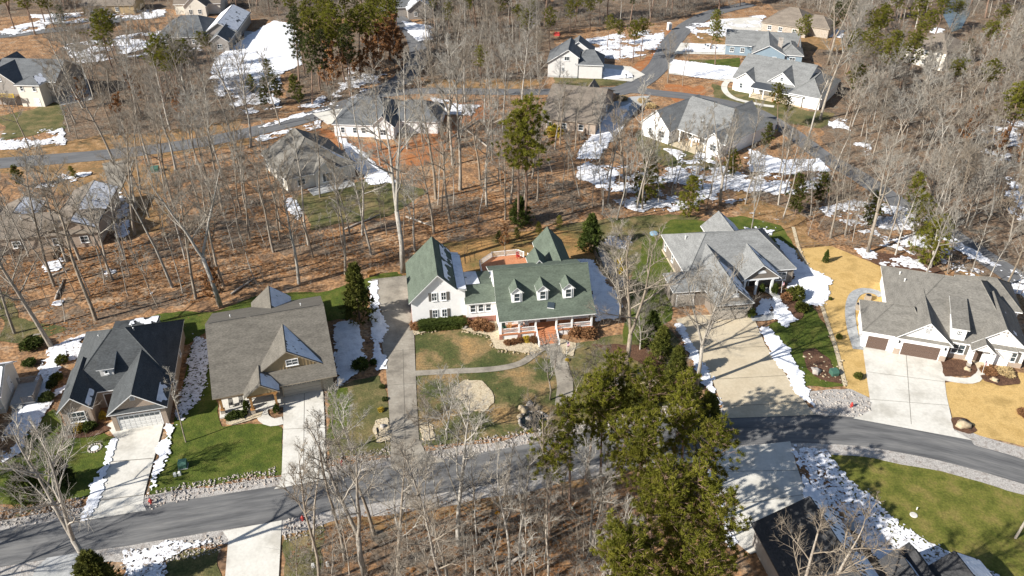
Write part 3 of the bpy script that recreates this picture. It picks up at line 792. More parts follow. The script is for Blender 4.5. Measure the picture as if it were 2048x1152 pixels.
    def garage(s, face, x, y, z, w, h, m, lights=0):
        k = ('gar', w, h, m)
        if k not in CACHE:
            fr = MB().box(-w / 2 - 0.14, -0.07, 0, -w / 2, 0.03, h + 0.14).box(w / 2, -0.07, 0, w / 2 + 0.14, 0.03, h + 0.14).box(-w / 2, -0.068, h, w / 2, 0.03, h + 0.14)
            pn = MB()
            ph = h / 4
            pn.box(-w / 2, -0.03, 0.01, w / 2, 0.02, ph - 0.015)
            n = max(4, round(w / 0.62))
            for i in range(n):
                a = -w / 2 + w * i / n + 0.07
                pn.box(a, -0.05, 0.09, a + w / n - 0.14, -0.029, ph - 0.09)
            gl = MB().box(-w / n / 2 + 0.06, -0.06, 0.12, w / n / 2 - 0.06, -0.045, ph - 0.12)
            CACHE[k] = (fr.mesh('garage_door', s.trim if s.trim != 'trim_dark' else 'trim_white'), pn.mesh('panel', m), gl.mesh('pane', 'glass'), n, ph)
        fr, pn, gl, n, ph = CACHE[k]
        o = link('garage_door', fr, s.o, (x, y, z), FACE[face])
        for i in range(4):
            p = link('panel', pn, o, (0, 0, i * ph))
            if lights and i == 3:
                for q in range(n):
                    link('pane', gl, p, (-w / 2 + w * (q + 0.5) / n, 0, 0))
        return o
    def door(s, face, x, y, z, w=1.0, h=2.1, m='door_brown'):
        mb = MB().box(-w / 2 - 0.12, -0.06, 0, -w / 2, 0.02, h + 0.1, 1).box(w / 2, -0.06, 0, w / 2 + 0.12, 0.02, h + 0.1, 1).box(-w / 2, -0.058, h, w / 2, 0.02, h + 0.1, 1).box(-w / 2, -0.03, 0, w / 2, 0.02, h, 0)
        o = s.part('door', mb, [m, 'trim_white'])
        o.location, o.rotation_euler = (x, y, z), (0, 0, FACE[face])
        k = s.part('handle', MB().box(w / 2 - 0.14, -0.09, 0.95, w / 2 - 0.08, -0.028, 1.15), 'black_metal', o)
        return o
    def post(s, x, y, z0, z1, a=0.14, m='trim_white', base=0.0, bm='stone_wall', name='post'):
        mb = MB()
        if base:
            mb.taper(x, y, z0, z0 + base, a * 1.9, a * 1.7, 1)
            mb.box(x - a * 1.9, y - a * 1.9, z0 + base, x + a * 1.9, y + a * 1.9, z0 + base + 0.07, 0)
            z0 += base + 0.07
        mb.taper(x, y, z0, z1 - 0.12, a, a * 0.9, 0)
        mb.box(x - a * 1.25, y - a * 1.25, z1 - 0.12, x + a * 1.25, y + a * 1.25, z1, 0)
        return s.part(name, mb, [m, bm])
    def railing(s, pts, z, h=0.9, m='trim_white', sp=0.16, posts=True):
        mb = MB()
        for (a, b) in zip(pts[:-1], pts[1:]):
            A, B = Vector((*a, 0)), Vector((*b, 0))
            L = (B - A).length
            for zz in (z + 0.1, z + h):
                mb.tube([(A.x, A.y, zz), (B.x, B.y, zz)], 0.05, 4)
            n = max(2, int(L / sp))
            for i in range(n + 1):
                p = A.lerp(B, i / n)
                mb.box(p.x - 0.022, p.y - 0.022, z + 0.1, p.x + 0.022, p.y + 0.022, z + h - 0.02)
            if posts:
                for p in (A, B):
                    mb.box(p.x - 0.08, p.y - 0.08, z, p.x + 0.08, p.y + 0.08, z + h + 0.12)
        return s.part('railing', mb, m)
    def vent(s, x, y, z, h=0.4, r=0.07):
        return s.part('vent_pipe', MB().lathe([(r, z - 0.25), (r, z + h), (r * 1.5, z + h + 0.01), (r * 1.5, z + h + 0.08), (0.02, z + h + 0.14)], 8, (x, y)), 'pipe')
    def ridge_vent(s, p0, p1):
        return s.part('ridge_vent', MB().tube([p0, p1], 0.06, 4), 'trim_dark')
    def roof_snow(s, p, q, r_, z=0.05, seed=1, bias=0.2, rows=0.0, amp=1.0, fr=0.9, nu=70, clip=None):
        """broken snow on a pitch: p corner, q and r_ the two edge vectors."""
        p, q, r_ = Vector(p), Vector(q), Vector(r_)
        lu, lv = q.length, r_.length
        cell = 0.16
        nu, nv = max(4, int(lu / cell)), max(4, int(lv / cell))
        U, Vv = np.meshgrid(np.linspace(0, lu, nu + 1), np.linspace(0, lv, nv + 1))
        F = amp * fbm(U * fr, Vv * fr, seed, 4) + bias
        if rows:
            F = F + rows * np.sin(Vv * 2 * math.pi / 0.62) + 0.6 * rows * np.sin(U * 2 * math.pi / 1.1 + 2 * np.sin(Vv * 3))
        F = np.minimum(F, np.minimum(np.minimum(U, lu - U), np.minimum(Vv, lv - Vv)) * 3 - 0.05)
        if clip is not None:
            F = np.minimum(F, clip(U / lu, Vv / lv))
        vs, fs = iso_mesh(U, Vv, F, 0)
        n = q.cross(r_).normalized()
        if n.z < 0:
            n = -n
        qd, rd = q.normalized(), r_.normalized()
        out = [tuple(p + qd * a + rd * b + n * z) for a, b, _ in vs]
        if fs:
            o = s.part('roof_snow', MB().add(out, fs), 'snow')
            o['kind'] = 'stuff'
shut_sides = {}
def gable_trim(h, x, y, z, w, m='trim_white'):
    """small king-post truss in a gable."""
    mb = MB().box(x - 0.07, y - 0.12, z - 0.9, x + 0.07, y + 0.02, z).box(x - w / 2, y - 0.11, z - 0.75, x + w / 2, y + 0.02, z - 0.6)
    h.part('gable_bracket', mb, m)

# ---- A: charcoal roofed brick house at the left
h = House('brick_house', 'tan brick house with charcoal hipped roof and white garage door, left foreground', -60.79, 92.29, 13.89, 'brick_tan', 'roof_charcoal')
h.hip(-0.1, 13.2, -14.5, 0, 3.0, 7.6, (5.6, -7.3), (7.3, -7.3))
h.gable(-0.35, 3.85, -17.7, -9, 3.002, 5.05, ridge=1.75, back_oh=1.0)
h.gable(5.8, 12.95, -19.7, -6, 3.004, 5.75, ridge=9.35, back_oh=1.0)
h.part('pent_roof', MB().slab([(6.0, -19.74, 3.02), (12.75, -19.74, 3.02), (12.55, -19.32, 3.42), (6.2, -19.32, 3.42)], 0.1), ['roof_charcoal', 'trim_white'])
h.shed([(3.4, -0.5, 3.15), (9.6, -0.5, 3.15), (9.6, 2.3, 2.75), (3.4, 2.3, 2.75)])
for x in (3.7, 9.3):
    h.post(x, 2.0, 0, 2.65, 0.1)
d = h.box('dormer', 4.35, -12.75, 4.0, 5.95, -9.8, 5.25, 'pale_siding')
h.part('dormer_roof', MB().slab([(4.05, -13.05, 5.36), (6.25, -13.05, 5.36), (6.25, -9.6, 6.0), (4.05, -9.6, 6.0)], 0.1, 0, 1), ['roof_charcoal', 'trim_white'], d)
h.window('f', 5.15, -12.75, 4.45, 0.5, 0.6, 1, 1, parent=d)
h.window('f', 1.7, -17.3, 0.9, 2.0, 1.6, 2, 2)
h.louvre('f', 9.2, -19.3, 4.55, 0.6, 0.7)
h.garage('f', 9.35, -19.3, 0.0, 4.9, 2.25, 'door_white', 1)
for x in (6.45, 12.3):
    h.box('brick_pier', x - 0.28, -19.42, -0.1, x + 0.28, -19.25, 2.6, 'brick_tan')
h.door('f', 4.9, -14.1, 0.1, 1.0, 2.1)
h.window('r', 12.8, -13, 1.0, 1.0, 1.4)
h.window('r', 12.8, -6, 1.0, 1.0, 1.4)
h.vent(7.9, -6.2, 6.9, 0.5, 0.1)
h.vent(8.2, -7.0, 6.9, 0.3)
h.vent(3.2, -5.5, 5.5, 0.25)
h.roof_snow((12.95, -19.5, 3.02), (0, 13, 0), (-1.6, 0, 1.22), seed=5, bias=-0.15, clip=lambda u, v: 0.9 - 1.25 * v - 0.5 * (u > 0.4))
h.roof_snow((3.6, -17.5, 3.2), (0, 3.2, 0), (-0.8, 0, 0.78), seed=8, bias=0.0, clip=lambda u, v: 0.8 - 1.2 * v)
h.roof_snow((5.6, -0.3, 3.2), (3.9, 0, 0), (0, 2.5, -0.36), seed=9, bias=0.2)

# ---- B: taupe roofed craftsman
h = House('craftsman_house', 'craftsman house with broad taupe roof, tan board gables and timber porch posts', -38.37, 77.74, 17.58, 'stone_wall', 'roof_taupe', 'trim_tan')
h.gable(0.1, 15.9, 0, 20.2, 3.0, 7.8, ax='x', ridge=10.2, wall=False)
pr = [(3.0, -0.1), (19.8, -0.1), (19.8, 3.0), (10.2, 7.6), (3.0, 4.2)]
h.part('wall', MB().extrude(pr, 0.5, 15.5, 'x'), 'taupe_siding')
h.part('wall', MB().box(8.7, 1.2, -0.1, 15.3, 4.0, 3.3), 'stone_wall')
h.gable(5.1, 14.9, 1.85, 9.5, 3.55, 6.95, ridge=10.0, wall=False, oh=0.3)
h.part('gable_wall', MB().extrude([(5.7, 3.5), (14.3, 3.5), (10.0, 6.72)], 2.15, 2.5, 'y'), 'tan_siding')
for i in range(20):
    x = 5.9 + i * 0.43
    zt = 6.7 - abs(x - 10.0) * 0.74
    if zt > 3.95:
        h.box('batten', x - 0.03, 2.10, 3.6, x + 0.03, 2.152, zt, 'tan_siding')
h.window('f', 10.5, 2.12, 4.45, 1.6, 1.0, 2, 2)
h.gable(3.95, 8.45, -1.15, 3.2, 3.05, 4.62, ridge=6.2, wall=False)
h.part('gable_wall', MB().extrude([(4.5, 3.0), (7.9, 3.0), (6.2, 4.40)], -0.9, -0.7, 'y'), 'tan_siding')
for i in range(8):
    x = 4.75 + i * 0.41
    zt = 4.36 - abs(x - 6.2) * 0.8
    h.box('batten', x - 0.03, -0.94, 3.02, x + 0.03, -0.898, zt, 'tan_siding')
h.box('porch_beam', 4.3, -0.95, 2.72, 8.1, -0.65, 2.98, 'timber')
h.box('porch_beam', 0.5, 0.2, 2.6, 4.3, 0.45, 2.86, 'timber')
h.box('porch_floor', 0.5, -0.6, -0.1, 8.6, 3.2, 0.22, 'concrete_new')
for x, y in ((0.95, 0.3), (4.7, -0.8), (7.75, -0.85)):
    h.post(x, y, 0.0, 2.7, 0.15, 'timber', base=0.75)
h.garage('f', 11.25, 1.2, 0, 4.9, 2.25, 'door_greige', 1)
h.box('stone_pier', 14.0, 1.02, -0.1, 15.35, 1.3, 2.8, 'stone_wall')
h.door('f', 5.9, 3.0, 0.22, 1.0, 2.1, 'timber')
h.window('f', 2.6, 3.0, 0.9, 1.6, 1.3, 2, 2)
h.gable(5.7, 11.6, 14, 21.4, 3.0, 5.5, ridge=8.65)
for x in (3.2, 12.8):
    h.vent(x, 13.0, 6.4, 0.35)
h.ridge_vent((0.6, 10.2, 7.85), (5.4, 10.2, 7.85))
h.ridge_vent((6.0, 10.2, 7.85), (15.4, 10.2, 7.85))
h.roof_snow((10.1, 2.0, 6.88), (4.75, 0, -3.3), (0, 7.0, 0), seed=21, bias=1.0, rows=0.34, clip=lambda u, v: 1.15 * (1.02 - v - u * 0.98) * 3 + 0.05)
h.roof_snow((6.3, -1.05, 4.55), (2.1, 0, -1.46), (0, 2.6, 0), seed=22, bias=1.05, rows=0.34)
h.roof_snow((8.75, 15.8, 5.4), (2.8, 0, -2.38), (0, 5.5, 0), seed=23, bias=1.05, rows=0.34)

# ---- C: the white house with green roofs
h = House('green_roofed_house', 'white house with green roofs, three dormers and long front porch', -1.88, 93.92, 8.86, 'white_siding', 'roof_green')
C_house = h
h.gable(-12.65, -5.45, 5.4, 17.2, 4.5, 9.0, ridge=-8.2, ez2=6.25, wall=False)
h.part('wall', MB().extrude([(-12.3, 0.85), (-4.25, 0.85), (-4.25, 5.95), (-5.75, 6.2), (-8.2, 8.82), (-12.3, 4.66)], 5.85, 16.8, 'y'), 'white_siding')
h.box('brick_base', -12.34, 5.81, -0.1, -4.21, 16.84, 0.85, 'brick_red')
h.shed([(-5.5, 5.5, 6.3), (-4.0, 5.5, 6.05), (-4.0, 16.0, 6.05), (-5.5, 16.0, 6.3)], t=0.12)
shut_sides['f-8.85'] = (-1,)
shut_sides['f-7.45'] = (1,)
for x in (-8.85, -7.45):
    h.window('f', x, 5.85, 4.35, 0.82, 1.45, 2, 2, shut='shutter_grey')
    h.window('f', x, 5.85, 1.35, 0.82, 1.45, 2, 2, shut='shutter_grey')
h.part('gable_vent', MB().extrude([(-8.6, 7.2), (-7.8, 7.2), (-8.2, 8.1)], 5.80, 5.86, 'y'), 'trim_white')
# link between garage wing and main block
h.gable(-4.4, 0.3, 5.0, 13.9, 3.8, 5.55, ax='x', ridge=7.4, ez2=3.9, wall=False)
h.part('wall', MB().extrude([(5.35, 1.15), (13.5, 1.15), (13.5, 3.85), (7.4, 5.35), (5.35, 3.85)], -4.25, 0.3, 'x'), 'white_siding')
h.box('brick_base', -4.25, 5.31, -0.1, 0.3, 13.4, 1.15, 'brick_red')
for x in (-3.2, -2.0, -0.85):
    h.window('f', x, 5.35, 2.05, 0.88, 1.35, 1, 2)
# main block
t = 0.16
mb = MB()
prof = [(0.0, 3.6), (3.15, 4.85), (6.45, 8.5), (10.2, 4.85)]
for (a, b) in zip(prof[:-1], prof[1:]):
    mb.add([(0, a[0], a[1]), (14.45, a[0], a[1]), (14.45, b[0], b[1]), (0, b[0], b[1])], [(0, 1, 2, 3)], 0)
    mb.add([(0, a[0], a[1] - t), (14.45, a[0], a[1] - t), (14.45, b[0], b[1] - t), (0, b[0], b[1] - t)], [(3, 2, 1, 0)], 1)
    for x in (0, 14.45):
        mb.add([(x, a[0], a[1]), (x, b[0], b[1]), (x, b[0], b[1] - t), (x, a[0], a[1] - t)], [(0, 1, 2, 3)], 1)
mb.add([(0, 0, 3.6), (14.45, 0, 3.6), (14.45, 0, 3.6 - t), (0, 0, 3.6 - t)], [(0, 3, 2, 1)], 1)
h.part('roof', mb, ['roof_green', 'trim_white'])
h.part('ridge_cap', MB().tube([(0, 6.45, 8.48), (14.45, 6.45, 8.48)], 0.11, 4), 'roof_green')
h.part('wall', MB().extrude([(2.7, 0.0), (9.9, 0.0), (9.9, 5.0), (6.45, 8.3), (3.15, 4.62), (2.7, 4.45)], 0.35, 14.1, 'x'), 'white_siding')
# rear upper storey under a low shed roof
h.shed([(-0.6, 6.5, 8.42), (13.4, 6.5, 8.42), (13.4, 9.5, 7.42), (-0.6, 9.5, 7.42)])
h.box('wall', 0.1, 7.0, 4.0, 13.0, 9.2, 7.3, 'white_siding')
# three gabled dormers
for x in (3.1, 6.95, 10.8):
    d = h.part('dormer', MB().extrude([(x - 0.78, 4.5), (x + 0.78, 4.5), (x + 0.78, 6.55), (x, 7.28), (x - 0.78, 6.55)], 2.95, 5.6, 'y'), 'white_siding')
    mb = MB()
    for sgn in (-1, 1):
        tp = [(x, 2.75, 7.42), (x + sgn * 1.0, 2.75, 6.5), (x + sgn * 1.0, 5.6, 6.5), (x, 5.6, 7.42)]
        mb.slab(tp if sgn > 0 else tp[::-1], 0.1, 0, 1)
    h.part('dormer_roof', mb, ['roof_green', 'trim_white'], d)
    h.window('f', x, 2.95, 4.95, 0.95, 1.45, 1, 2, parent=d)
sk = h.part('skylight', MB().slab([(7.35, 1.55, 4.36), (8.35, 1.30, 4.26), (8.62, 2.25, 4.64), (7.62, 2.5, 4.74)], 0.12, 0, 1), ['glass', 'trim_white'])
# front porch
h.box('porch_floor', 0.3, 0.35, 0.85, 14.15, 2.75, 1.05, 'deck_red')
h.part('porch_skirt', MB().box(0.32, 0.42, -0.1, 5.3, 0.5, 0.85).box(8.9, 0.42, -0.1, 14.1, 0.5, 0.85).box(0.32, 0.5, -0.1, 0.4, 2.7, 0.85), 'white_siding')
for x in (0.35, 3.05, 5.5, 8.6, 10.95, 13.9):
    h.box('brick_pier', x - 0.24, 0.33, -0.1, x + 0.24, 0.8, 0.84, 'brick_red')
    h.post(x, 0.55, 1.05, 3.45, 0.13)
h.box('porch_beam', 0.2, 0.42, 3.22, 14.2, 0.68, 3.43, 'trim_white')
for a, b in ((0.45, 2.95), (3.15, 5.4), (8.7, 10.85), (11.05, 13.8)):
    h.railing([(a, 0.55), (b, 0.55)], 1.05, 0.85, posts=False)
h.railing([(0.35, 0.7), (0.35, 2.7)], 1.05, 0.85, posts=False)
for i in range(7):
    zt = 1.05 - 0.15 * (i + 1)
    h.box('step', 5.7, 0.35 - 0.34 * (i + 1), -0.1, 8.45, 0.35 - 0.34 * i, zt, 'deck_red')
for x in (5.6, 8.55):
    mb = MB()
    for i in range(9):
        y = 0.3 - i * 0.29
        z = 1.05 - (0.3 - y) * 0.44
        mb.box(x - 0.025, y - 0.025, max(z - 0.1, 0), x + 0.025, y + 0.025, z + 0.85)
    mb.tube([(x, 0.4, 1.9), (x, -2.1, 0.86)], 0.055, 4).box(x - 0.09, -2.2, 0, x + 0.09, -2.0, 1.05)
    mb.add([(x - 0.04, 0.3, 0.85), (x - 0.04, -2.1, -0.1), (x - 0.04, 0.3, -0.1), (x + 0.04, 0.3, 0.85), (x + 0.04, -2.1, -0.1), (x + 0.04, 0.3, -0.1)], [(0, 1, 2), (3, 5, 4), (0, 3, 4, 1)])
    h.part('stair_railing', mb, 'trim_white')
h.door('f', 7.05, 2.7, 1.05, 1.0, 2.1, 'door_brown')
for x in (1.7, 4.1, 9.8, 12.2):
    h.window('f', x, 2.7, 1.7, 1.0, 1.5, 2, 2, shut='shutter_grey')
# rear wing, gablet and deck
h.gable(8.4, 13.4, 7.2, 20.0, 4.95, 7.7, ridge=10.85, z0=-0.1, back_oh=0.4)
h.gable(6.0, 9.0, 8.5, 12.6, 6.6, 8.35, ridge=7.4, wall=False)
h.part('gable_wall', MB().extrude([(6.3, 4.0), (8.7, 4.0), (8.7, 6.8), (7.4, 8.15), (6.3, 6.8)], 9.0, 12.2, 'y'), 'white_siding')
deck = [(-0.4, 11.5), (-0.4, 20.2), (2.0, 22.6), (6.4, 22.8), (8.4, 20.6), (8.4, 11.5)]
h.part('deck_floor', MB().slab([(x, y, 1.1) for x, y in deck], 0.2, 0, 0), 'deck_red')
h.railing([(-0.4, 14), (-0.4, 20.2), (2.0, 22.6), (4.2, 22.7), (6.4, 22.8), (7.3, 21.8)], 1.1, 1.0)
h.railing([(7.9, 21.2), (8.4, 20.6)], 1.1, 1.0)
for x, y in ((0, 20), (2.2, 22.3), (6.2, 22.5), (8.2, 20.4), (0, 15)):
    h.post(x, y, -0.1, 0.95, 0.09)
# snow lying on the shaded pitches
h.roof_snow((-8.1, 6.2, 8.95), (2.6, 0, -2.6), (0, 10.8, 0), seed=31, bias=-0.05, fr=0.7, amp=1.3, clip=lambda u, v: 1.6 * (u - 0.35))
h.roof_snow((-5.45, 5.6, 6.32), (1.4, 0, -0.24), (0, 10.2, 0), seed=32, bias=1.3)
h.roof_snow((-4.2, 7.6, 5.56), (0, 6.2, -1.55), (2.6, 0, 0), seed=33, bias=1.0, clip=lambda u, v: 1.2 - v * 1.3)
h.window('l', 0.1, 7.8, 5.2, 0.9, 1.2)

# ---- D: light grey roofed house right of centre
h = House('grey_roofed_house', 'taupe house with light grey hipped roof, two front gables and white columns', 30.86, 99.11, 7.73, 'taupe_siding', 'roof_grey')
h.hip(-2.05, 16.4, 8.5, 22.4, 3.0, 6.75, (3.0, 15.3), (11.9, 15.3))
h.gable(-0.4, 5.85, -0.1, 14.0, 3.004, 5.85, ridge=2.6, back_oh=2.0)
h.hip(-5.5, 3.0, 4.3, 9.9, 2.998, 4.9, (-2.7, 7.1), (1.0, 7.1))
h.gable(6.25, 12.85, 6.1, 15.0, 3.006, 5.6, ridge=9.4, wall=False)
h.part('gable_wall', MB().extrude([(6.6, 3.0), (12.5, 3.0), (9.4, 5.42)], 6.45, 6.6, 'y'), 'taupe_siding')
h.box('porch_beam', 6.6, 6.4, 2.72, 12.5, 6.7, 2.98, 'trim_white')
for x in (7.0, 9.0, 11.6):
    h.post(x, 6.6, 0, 2.72, 0.17)
h.gable(5.8, 11.9, 16.0, 24.6, 3.0, 5.75, ridge=8.75)
h.part('arched_vent', MB().extrude([(2.6 + 0.75 * math.cos(a), 4.05 + 0.6 * math.sin(a)) for a in np.linspace(0, math.pi, 9)], 0.22, 0.32, 'y'), 'trim_white')
h.part('arched_vent', MB().extrude([(9.5 + 0.7 * math.cos(a), 3.95 + 0.55 * math.sin(a)) for a in np.linspace(0, math.pi, 9)], 6.38, 6.46, 'y'), 'trim_white')
h.part('pent_roof', MB().slab([(-0.3, -0.14, 3.02), (5.75, -0.14, 3.02), (5.55, 0.28, 3.35), (-0.1, 0.28, 3.35)], 0.1), ['roof_grey', 'trim_white'])
h.garage('f', 2.7, 0.3, 0, 4.9, 2.25, 'door_greige', 1)
for x in (-0.05, 5.4):
    h.box('stone_pier', x - 0.3, 0.18, -0.1, x + 0.3, 0.5, 2.7, 'stone_wall')
h.garage('f', -3.3, 4.7, 0, 2.6, 2.2, 'door_greige')
h.door('f', 9.4, 8.9, 0.1, 1.1, 2.1, 'interior')
h.window('f', 14.2, 8.9, 0.8, 1.7, 1.5, 2, 2)
h.box('water_table', 5.45, 1.5, -0.1, 5.52, 6.5, 0.9, 'stone_wall')
for y in (11.5, 16.5, 20.5):
    h.window('l', -1.65, y, 1.0, 0.9, 1.4)
h.box('plinth', -1.75, 9.0, -0.1, -1.6, 22.0, 0.35, 'concrete_tan')
h.post(16.0, 8.9, 0, 2.8, 0.14, 'taupe_siding')
h.vent(0.4, 17.2, 5.0, 0.35, 0.1)
h.roof_snow((9.5, 6.3, 5.55), (3.2, 0, -2.42), (0, 8.5, 0), seed=41, bias=0.55, rows=0.25, clip=lambda u, v: 3.2 * (1.0 - v - u * 0.75))
h.roof_snow((2.7, 0.0, 5.8), (3.0, 0, -2.62), (0, 8.5, 0), seed=42, bias=0.6, rows=0.25)
h.roof_snow((8.85, 18.0, 5.7), (2.9, 0, -2.5), (0, 6.4, 0), seed=43, bias=0.9)
h.roof_snow((12.2, 15.3, 6.6), (4.0, -6.0, -3.5), (0.2, 6.5, -3.4), seed=44, bias=-0.2, clip=lambda u, v: 0.9 - u - v)
gable_trim(h, 2.6, -0.1, 5.6, 0.9)

# ---- E: greige roofed house at the right edge
h = House('white_garage_house', 'white house with greige roof, brown garage doors and pale driveway, right edge', 54.22, 90.83, -17.29, 'white_siding', 'roof_greige')
h.hip(-0.5, 15.9, 1.5, 20.6, 3.0, 8.0, (6.5, 11.2), (11.3, 11.2), oh=0.5)
h.gable(0.0, 7.6, 0.15, 9.6, 3.004, 6.25, ridge=3.85, back_oh=2.0)
h.hip(-4.35, 4.5, 0.45, 8.95, 2.998, 5.75, (-0.55, 4.7), (2.2, 4.7))
h.gable(9.8, 17.5, 1.75, 12.0, 3.006, 6.2, ridge=13.65, back_oh=2.0)
h.gable(9.85, 12.95, 0.1, 5.0, 2.95, 4.3, ridge=11.4, wall=False)
h.part('gable_wall', MB().extrude([(10.1, 2.95), (12.7, 2.95), (11.4, 4.12)], 0.4, 0.5, 'y'), 'white_siding')
for x in (10.3, 12.5):
    h.post(x, 0.55, 0.1, 2.9, 0.13, base=0.6)
h.box('porch_floor', 9.9, 0.3, -0.1, 13.0, 2.2, 0.15, 'concrete_tan')
h.hip(10.5, 18.6, 12.4, 21.0, 3.0, 5.8, (14.0, 16.7), (15.0, 16.7))
h.part('pent_roof', MB().slab([(0.05, 0.11, 3.03), (7.55, 0.11, 3.03), (7.3, 0.53, 3.36), (0.3, 0.53, 3.36)], 0.1), ['roof_greige', 'trim_white'])
h.part('pent_roof', MB().slab([(12.6, 1.7, 3.03), (17.45, 1.7, 3.03), (17.2, 2.13, 3.36), (12.8, 2.13, 3.36)], 0.1), ['roof_greige', 'trim_white'])
h.garage('f', 3.75, 0.55, 0, 4.9, 2.25, 'door_brown')
h.garage('f', -1.95, 0.85, 0, 2.75, 2.2, 'door_brown')
for x in (0.75, 6.75):
    h.box('brick_pier', x - 0.4, 0.42, -0.1, x + 0.4, 0.7, 1.0, 'brick_tan')
    h.part('wall_lamp', MB().box(x - 0.09, 0.38, 2.05, x + 0.09, 0.56, 2.45), 'black_metal')
h.louvre('f', 3.85, 0.55, 4.3, 0.7, 0.9)
gable_trim(h, 3.85, 0.2, 6.15, 1.3)
gable_trim(h, 13.65, 1.8, 6.1, 1.3)
h.window('f', 8.75, 2.0, 0.9, 1.7, 1.6, 2, 2, shut='shutter_grey')
h.window('f', 15.2, 2.15, 0.9, 2.0, 1.6, 3, 2, shut='shutter_grey')
h.box('brick_base', 7.25, 1.95, -0.1, 10.0, 2.4, 0.85, 'brick_tan')
h.box('brick_base', 12.7, 2.1, -0.1, 17.15, 2.5, 0.85, 'brick_tan')
h.door('f', 11.4, 2.0, 0.15, 1.0, 2.1, 'door_brown')
d = h.part('dormer', MB().box(7.25, 1.7 + 0.2, 3.2, 9.05, 7.0, 5.05), 'white_siding')
h.part('dormer_roof', MB().slab([(7.0, 1.65, 5.12), (9.3, 1.65, 5.12), (9.3, 7.8, 6.75), (7.0, 7.8, 6.75)], 0.1, 0, 1), ['roof_greige', 'trim_white'], d)
h.window('f', 8.15, 1.9, 3.95, 0.8, 0.85, 3, 2, parent=d)
h.vent(1.6, 16.0, 4.6, 0.25, 0.1)
h.vent(2.0, 13.5, 4.9, 0.25, 0.1)
h.roof_snow((13.75, 2.2, 6.1), (3.5, 0, -2.9), (0, 6.0, 0), seed=51, bias=-0.75)

# ---- F: dark roofed house at the bottom right, seen from behind
fx, fy = g(1622, 998, 6.0)
h = House('dark_roofed_house', 'dark roofed house at the bottom right behind bare branches', fx, fy, 190.0, 'grey_siding', 'roof_dark', 'trim_dark')
h.gable(-3.75, 6.0, -0.4, 16.0, 3.0, 6.0, ridge=0.0)
h.gable(-7.7, -4.5, 6.4, 16.0, 3.0, 4.7, ridge=-6.2)
h.gable(-9.6, -6.4, 5.8, 16.0, 2.7, 4.5, ridge=-8.0, wall=False)
h.post(-9.2, 6.2, 0, 2.6, 0.12)
h.gable(-14.9, -8.6, 8.0, 18.0, 3.0, 5.1, ridge=-11.3)
h.gable(-15, 6, 14.0, 28.0, 3.0, 7.0, ax='x')
h.window('f', -11.3, 8.4, 0.9, 1.6, 1.4, 2, 2)
h.garage('f', 1.6, -0.1, 0, 4.9, 2.2, 'door_greige')
h.roof_snow((-0.15, -0.3, 5.9), (-3.4, 0, -2.72), (0, 15.5, 0), seed=61, bias=0.45, rows=0.5)
h.roof_snow((-11.4, 8.2, 5.08), (-3.3, 0, -1.92), (0, 7.0, 0), seed=62, bias=1.0)
h.roof_snow((-6.3, 7.6, 4.62), (-1.2, 0, -1.36), (0, 7.5, 0), seed=63, bias=1.2)

# ---- houses further back
def row_windows(h, face, xs, y, z, w=1.0, hh=1.4, nx=1, ny=2):
    for x in xs:
        h.window(face, x, y, z, w, hh, nx, ny) if face in 'fb' else h.window(face, y, x, z, w, hh, nx, ny)
# G: pale house cut by the left edge, with a snowy deck
gx, gy = g(33, 723, 3)
h = House('pale_house', 'pale house with snow-streaked roof and small deck at the left edge', gx, gy, 14.0, 'cream_siding', 'roof_charcoal')
h.gable(-12, 0.0, -7.5, 0.2, 3.0, 5.0, ax='x', ridge=-3.2)
h.gable(-12, -0.4, -17.5, -9.0, 2.9, 4.8, ax='x')
h.box('wall', -11, -9.8, -0.1, -3.0, -7.0, 2.9, 'cream_siding')
h.window('f', -1.2, -7.1, 0.9, 0.9, 1.4, 2, 2)
h.door('r', -0.4, -3.2, 0.7, 0.9, 2.0, 'door_white')
h.roof_snow((-11.5, -7.4, 3.02), (11.3, 0, 0), (0, 4.0, 1.86), seed=71, bias=0.6, rows=0.2)
h.roof_snow((-11.5, 0.0, 3.1), (11.3, 0, 0), (0, -3.0, 1.7), seed=73, bias=0.9, rows=0.1)
h.roof_snow((-11.5, -17.3, 2.95), (10.9, 0, 0), (0, 4.1, 1.8), seed=72, bias=0.6, rows=0.2)
h.roof_snow((-11.5, -9.2, 2.98), (10.9, 0, 0), (0, -3.9, 1.72), seed=74, bias=0.7, rows=0.15)
h.box('deck_floor', 0.0, -6.4, 0.5, 3.0, -2.0, 0.68, 'concrete_grey')
h.railing([(0.1, -2.0), (3.0, -2.0), (3.0, -6.4), (1.6, -6.4)], 0.68, 0.9, 'grey_siding')
for i in range(3):
    h.box('step', 0.3, -6.7 - 0.3 * i, -0.1, 1.5, -6.4 - 0.3 * i, 0.5 - 0.17 * i, 'concrete_grey')
# H: low house with snow-striped roof, left middle distance
h = House('low_taupe_house', 'low taupe house with snow-striped roof pitches among bare trees, left middle distance', -77.1, 125.5, 10.3, 'brick_tan', 'roof_brown', 'trim_tan')
h.gable(-17, 4.2, -4.2, 4.4, 3.0, 5.5, ax='x', ridge=0.0)
h.gable(-4.1, 4.0, -3.9, 13.2, 3.5, 5.2, ridge=0.0)
h.gable(-15.0, -8.0, 0, 9.6, 3.2, 4.6)
h.gable(-22, -14, -6, 8, 3.0, 5.2)
row_windows(h, 'f', (-13, -9.5, -3, 1.5), -3.8, 0.9, 1.4, 1.3, 2)
h.box('back_deck', -9, -7.5, -0.1, -3, -3.8, 0.5, 'fence_wood')
h.railing([(-9, -3.9), (-9, -7.4), (-3, -7.4)], 0.5, 0.9, 'fence_wood')
h.vent(-8.5, -1.2, 4.8, 0.9, 0.08)
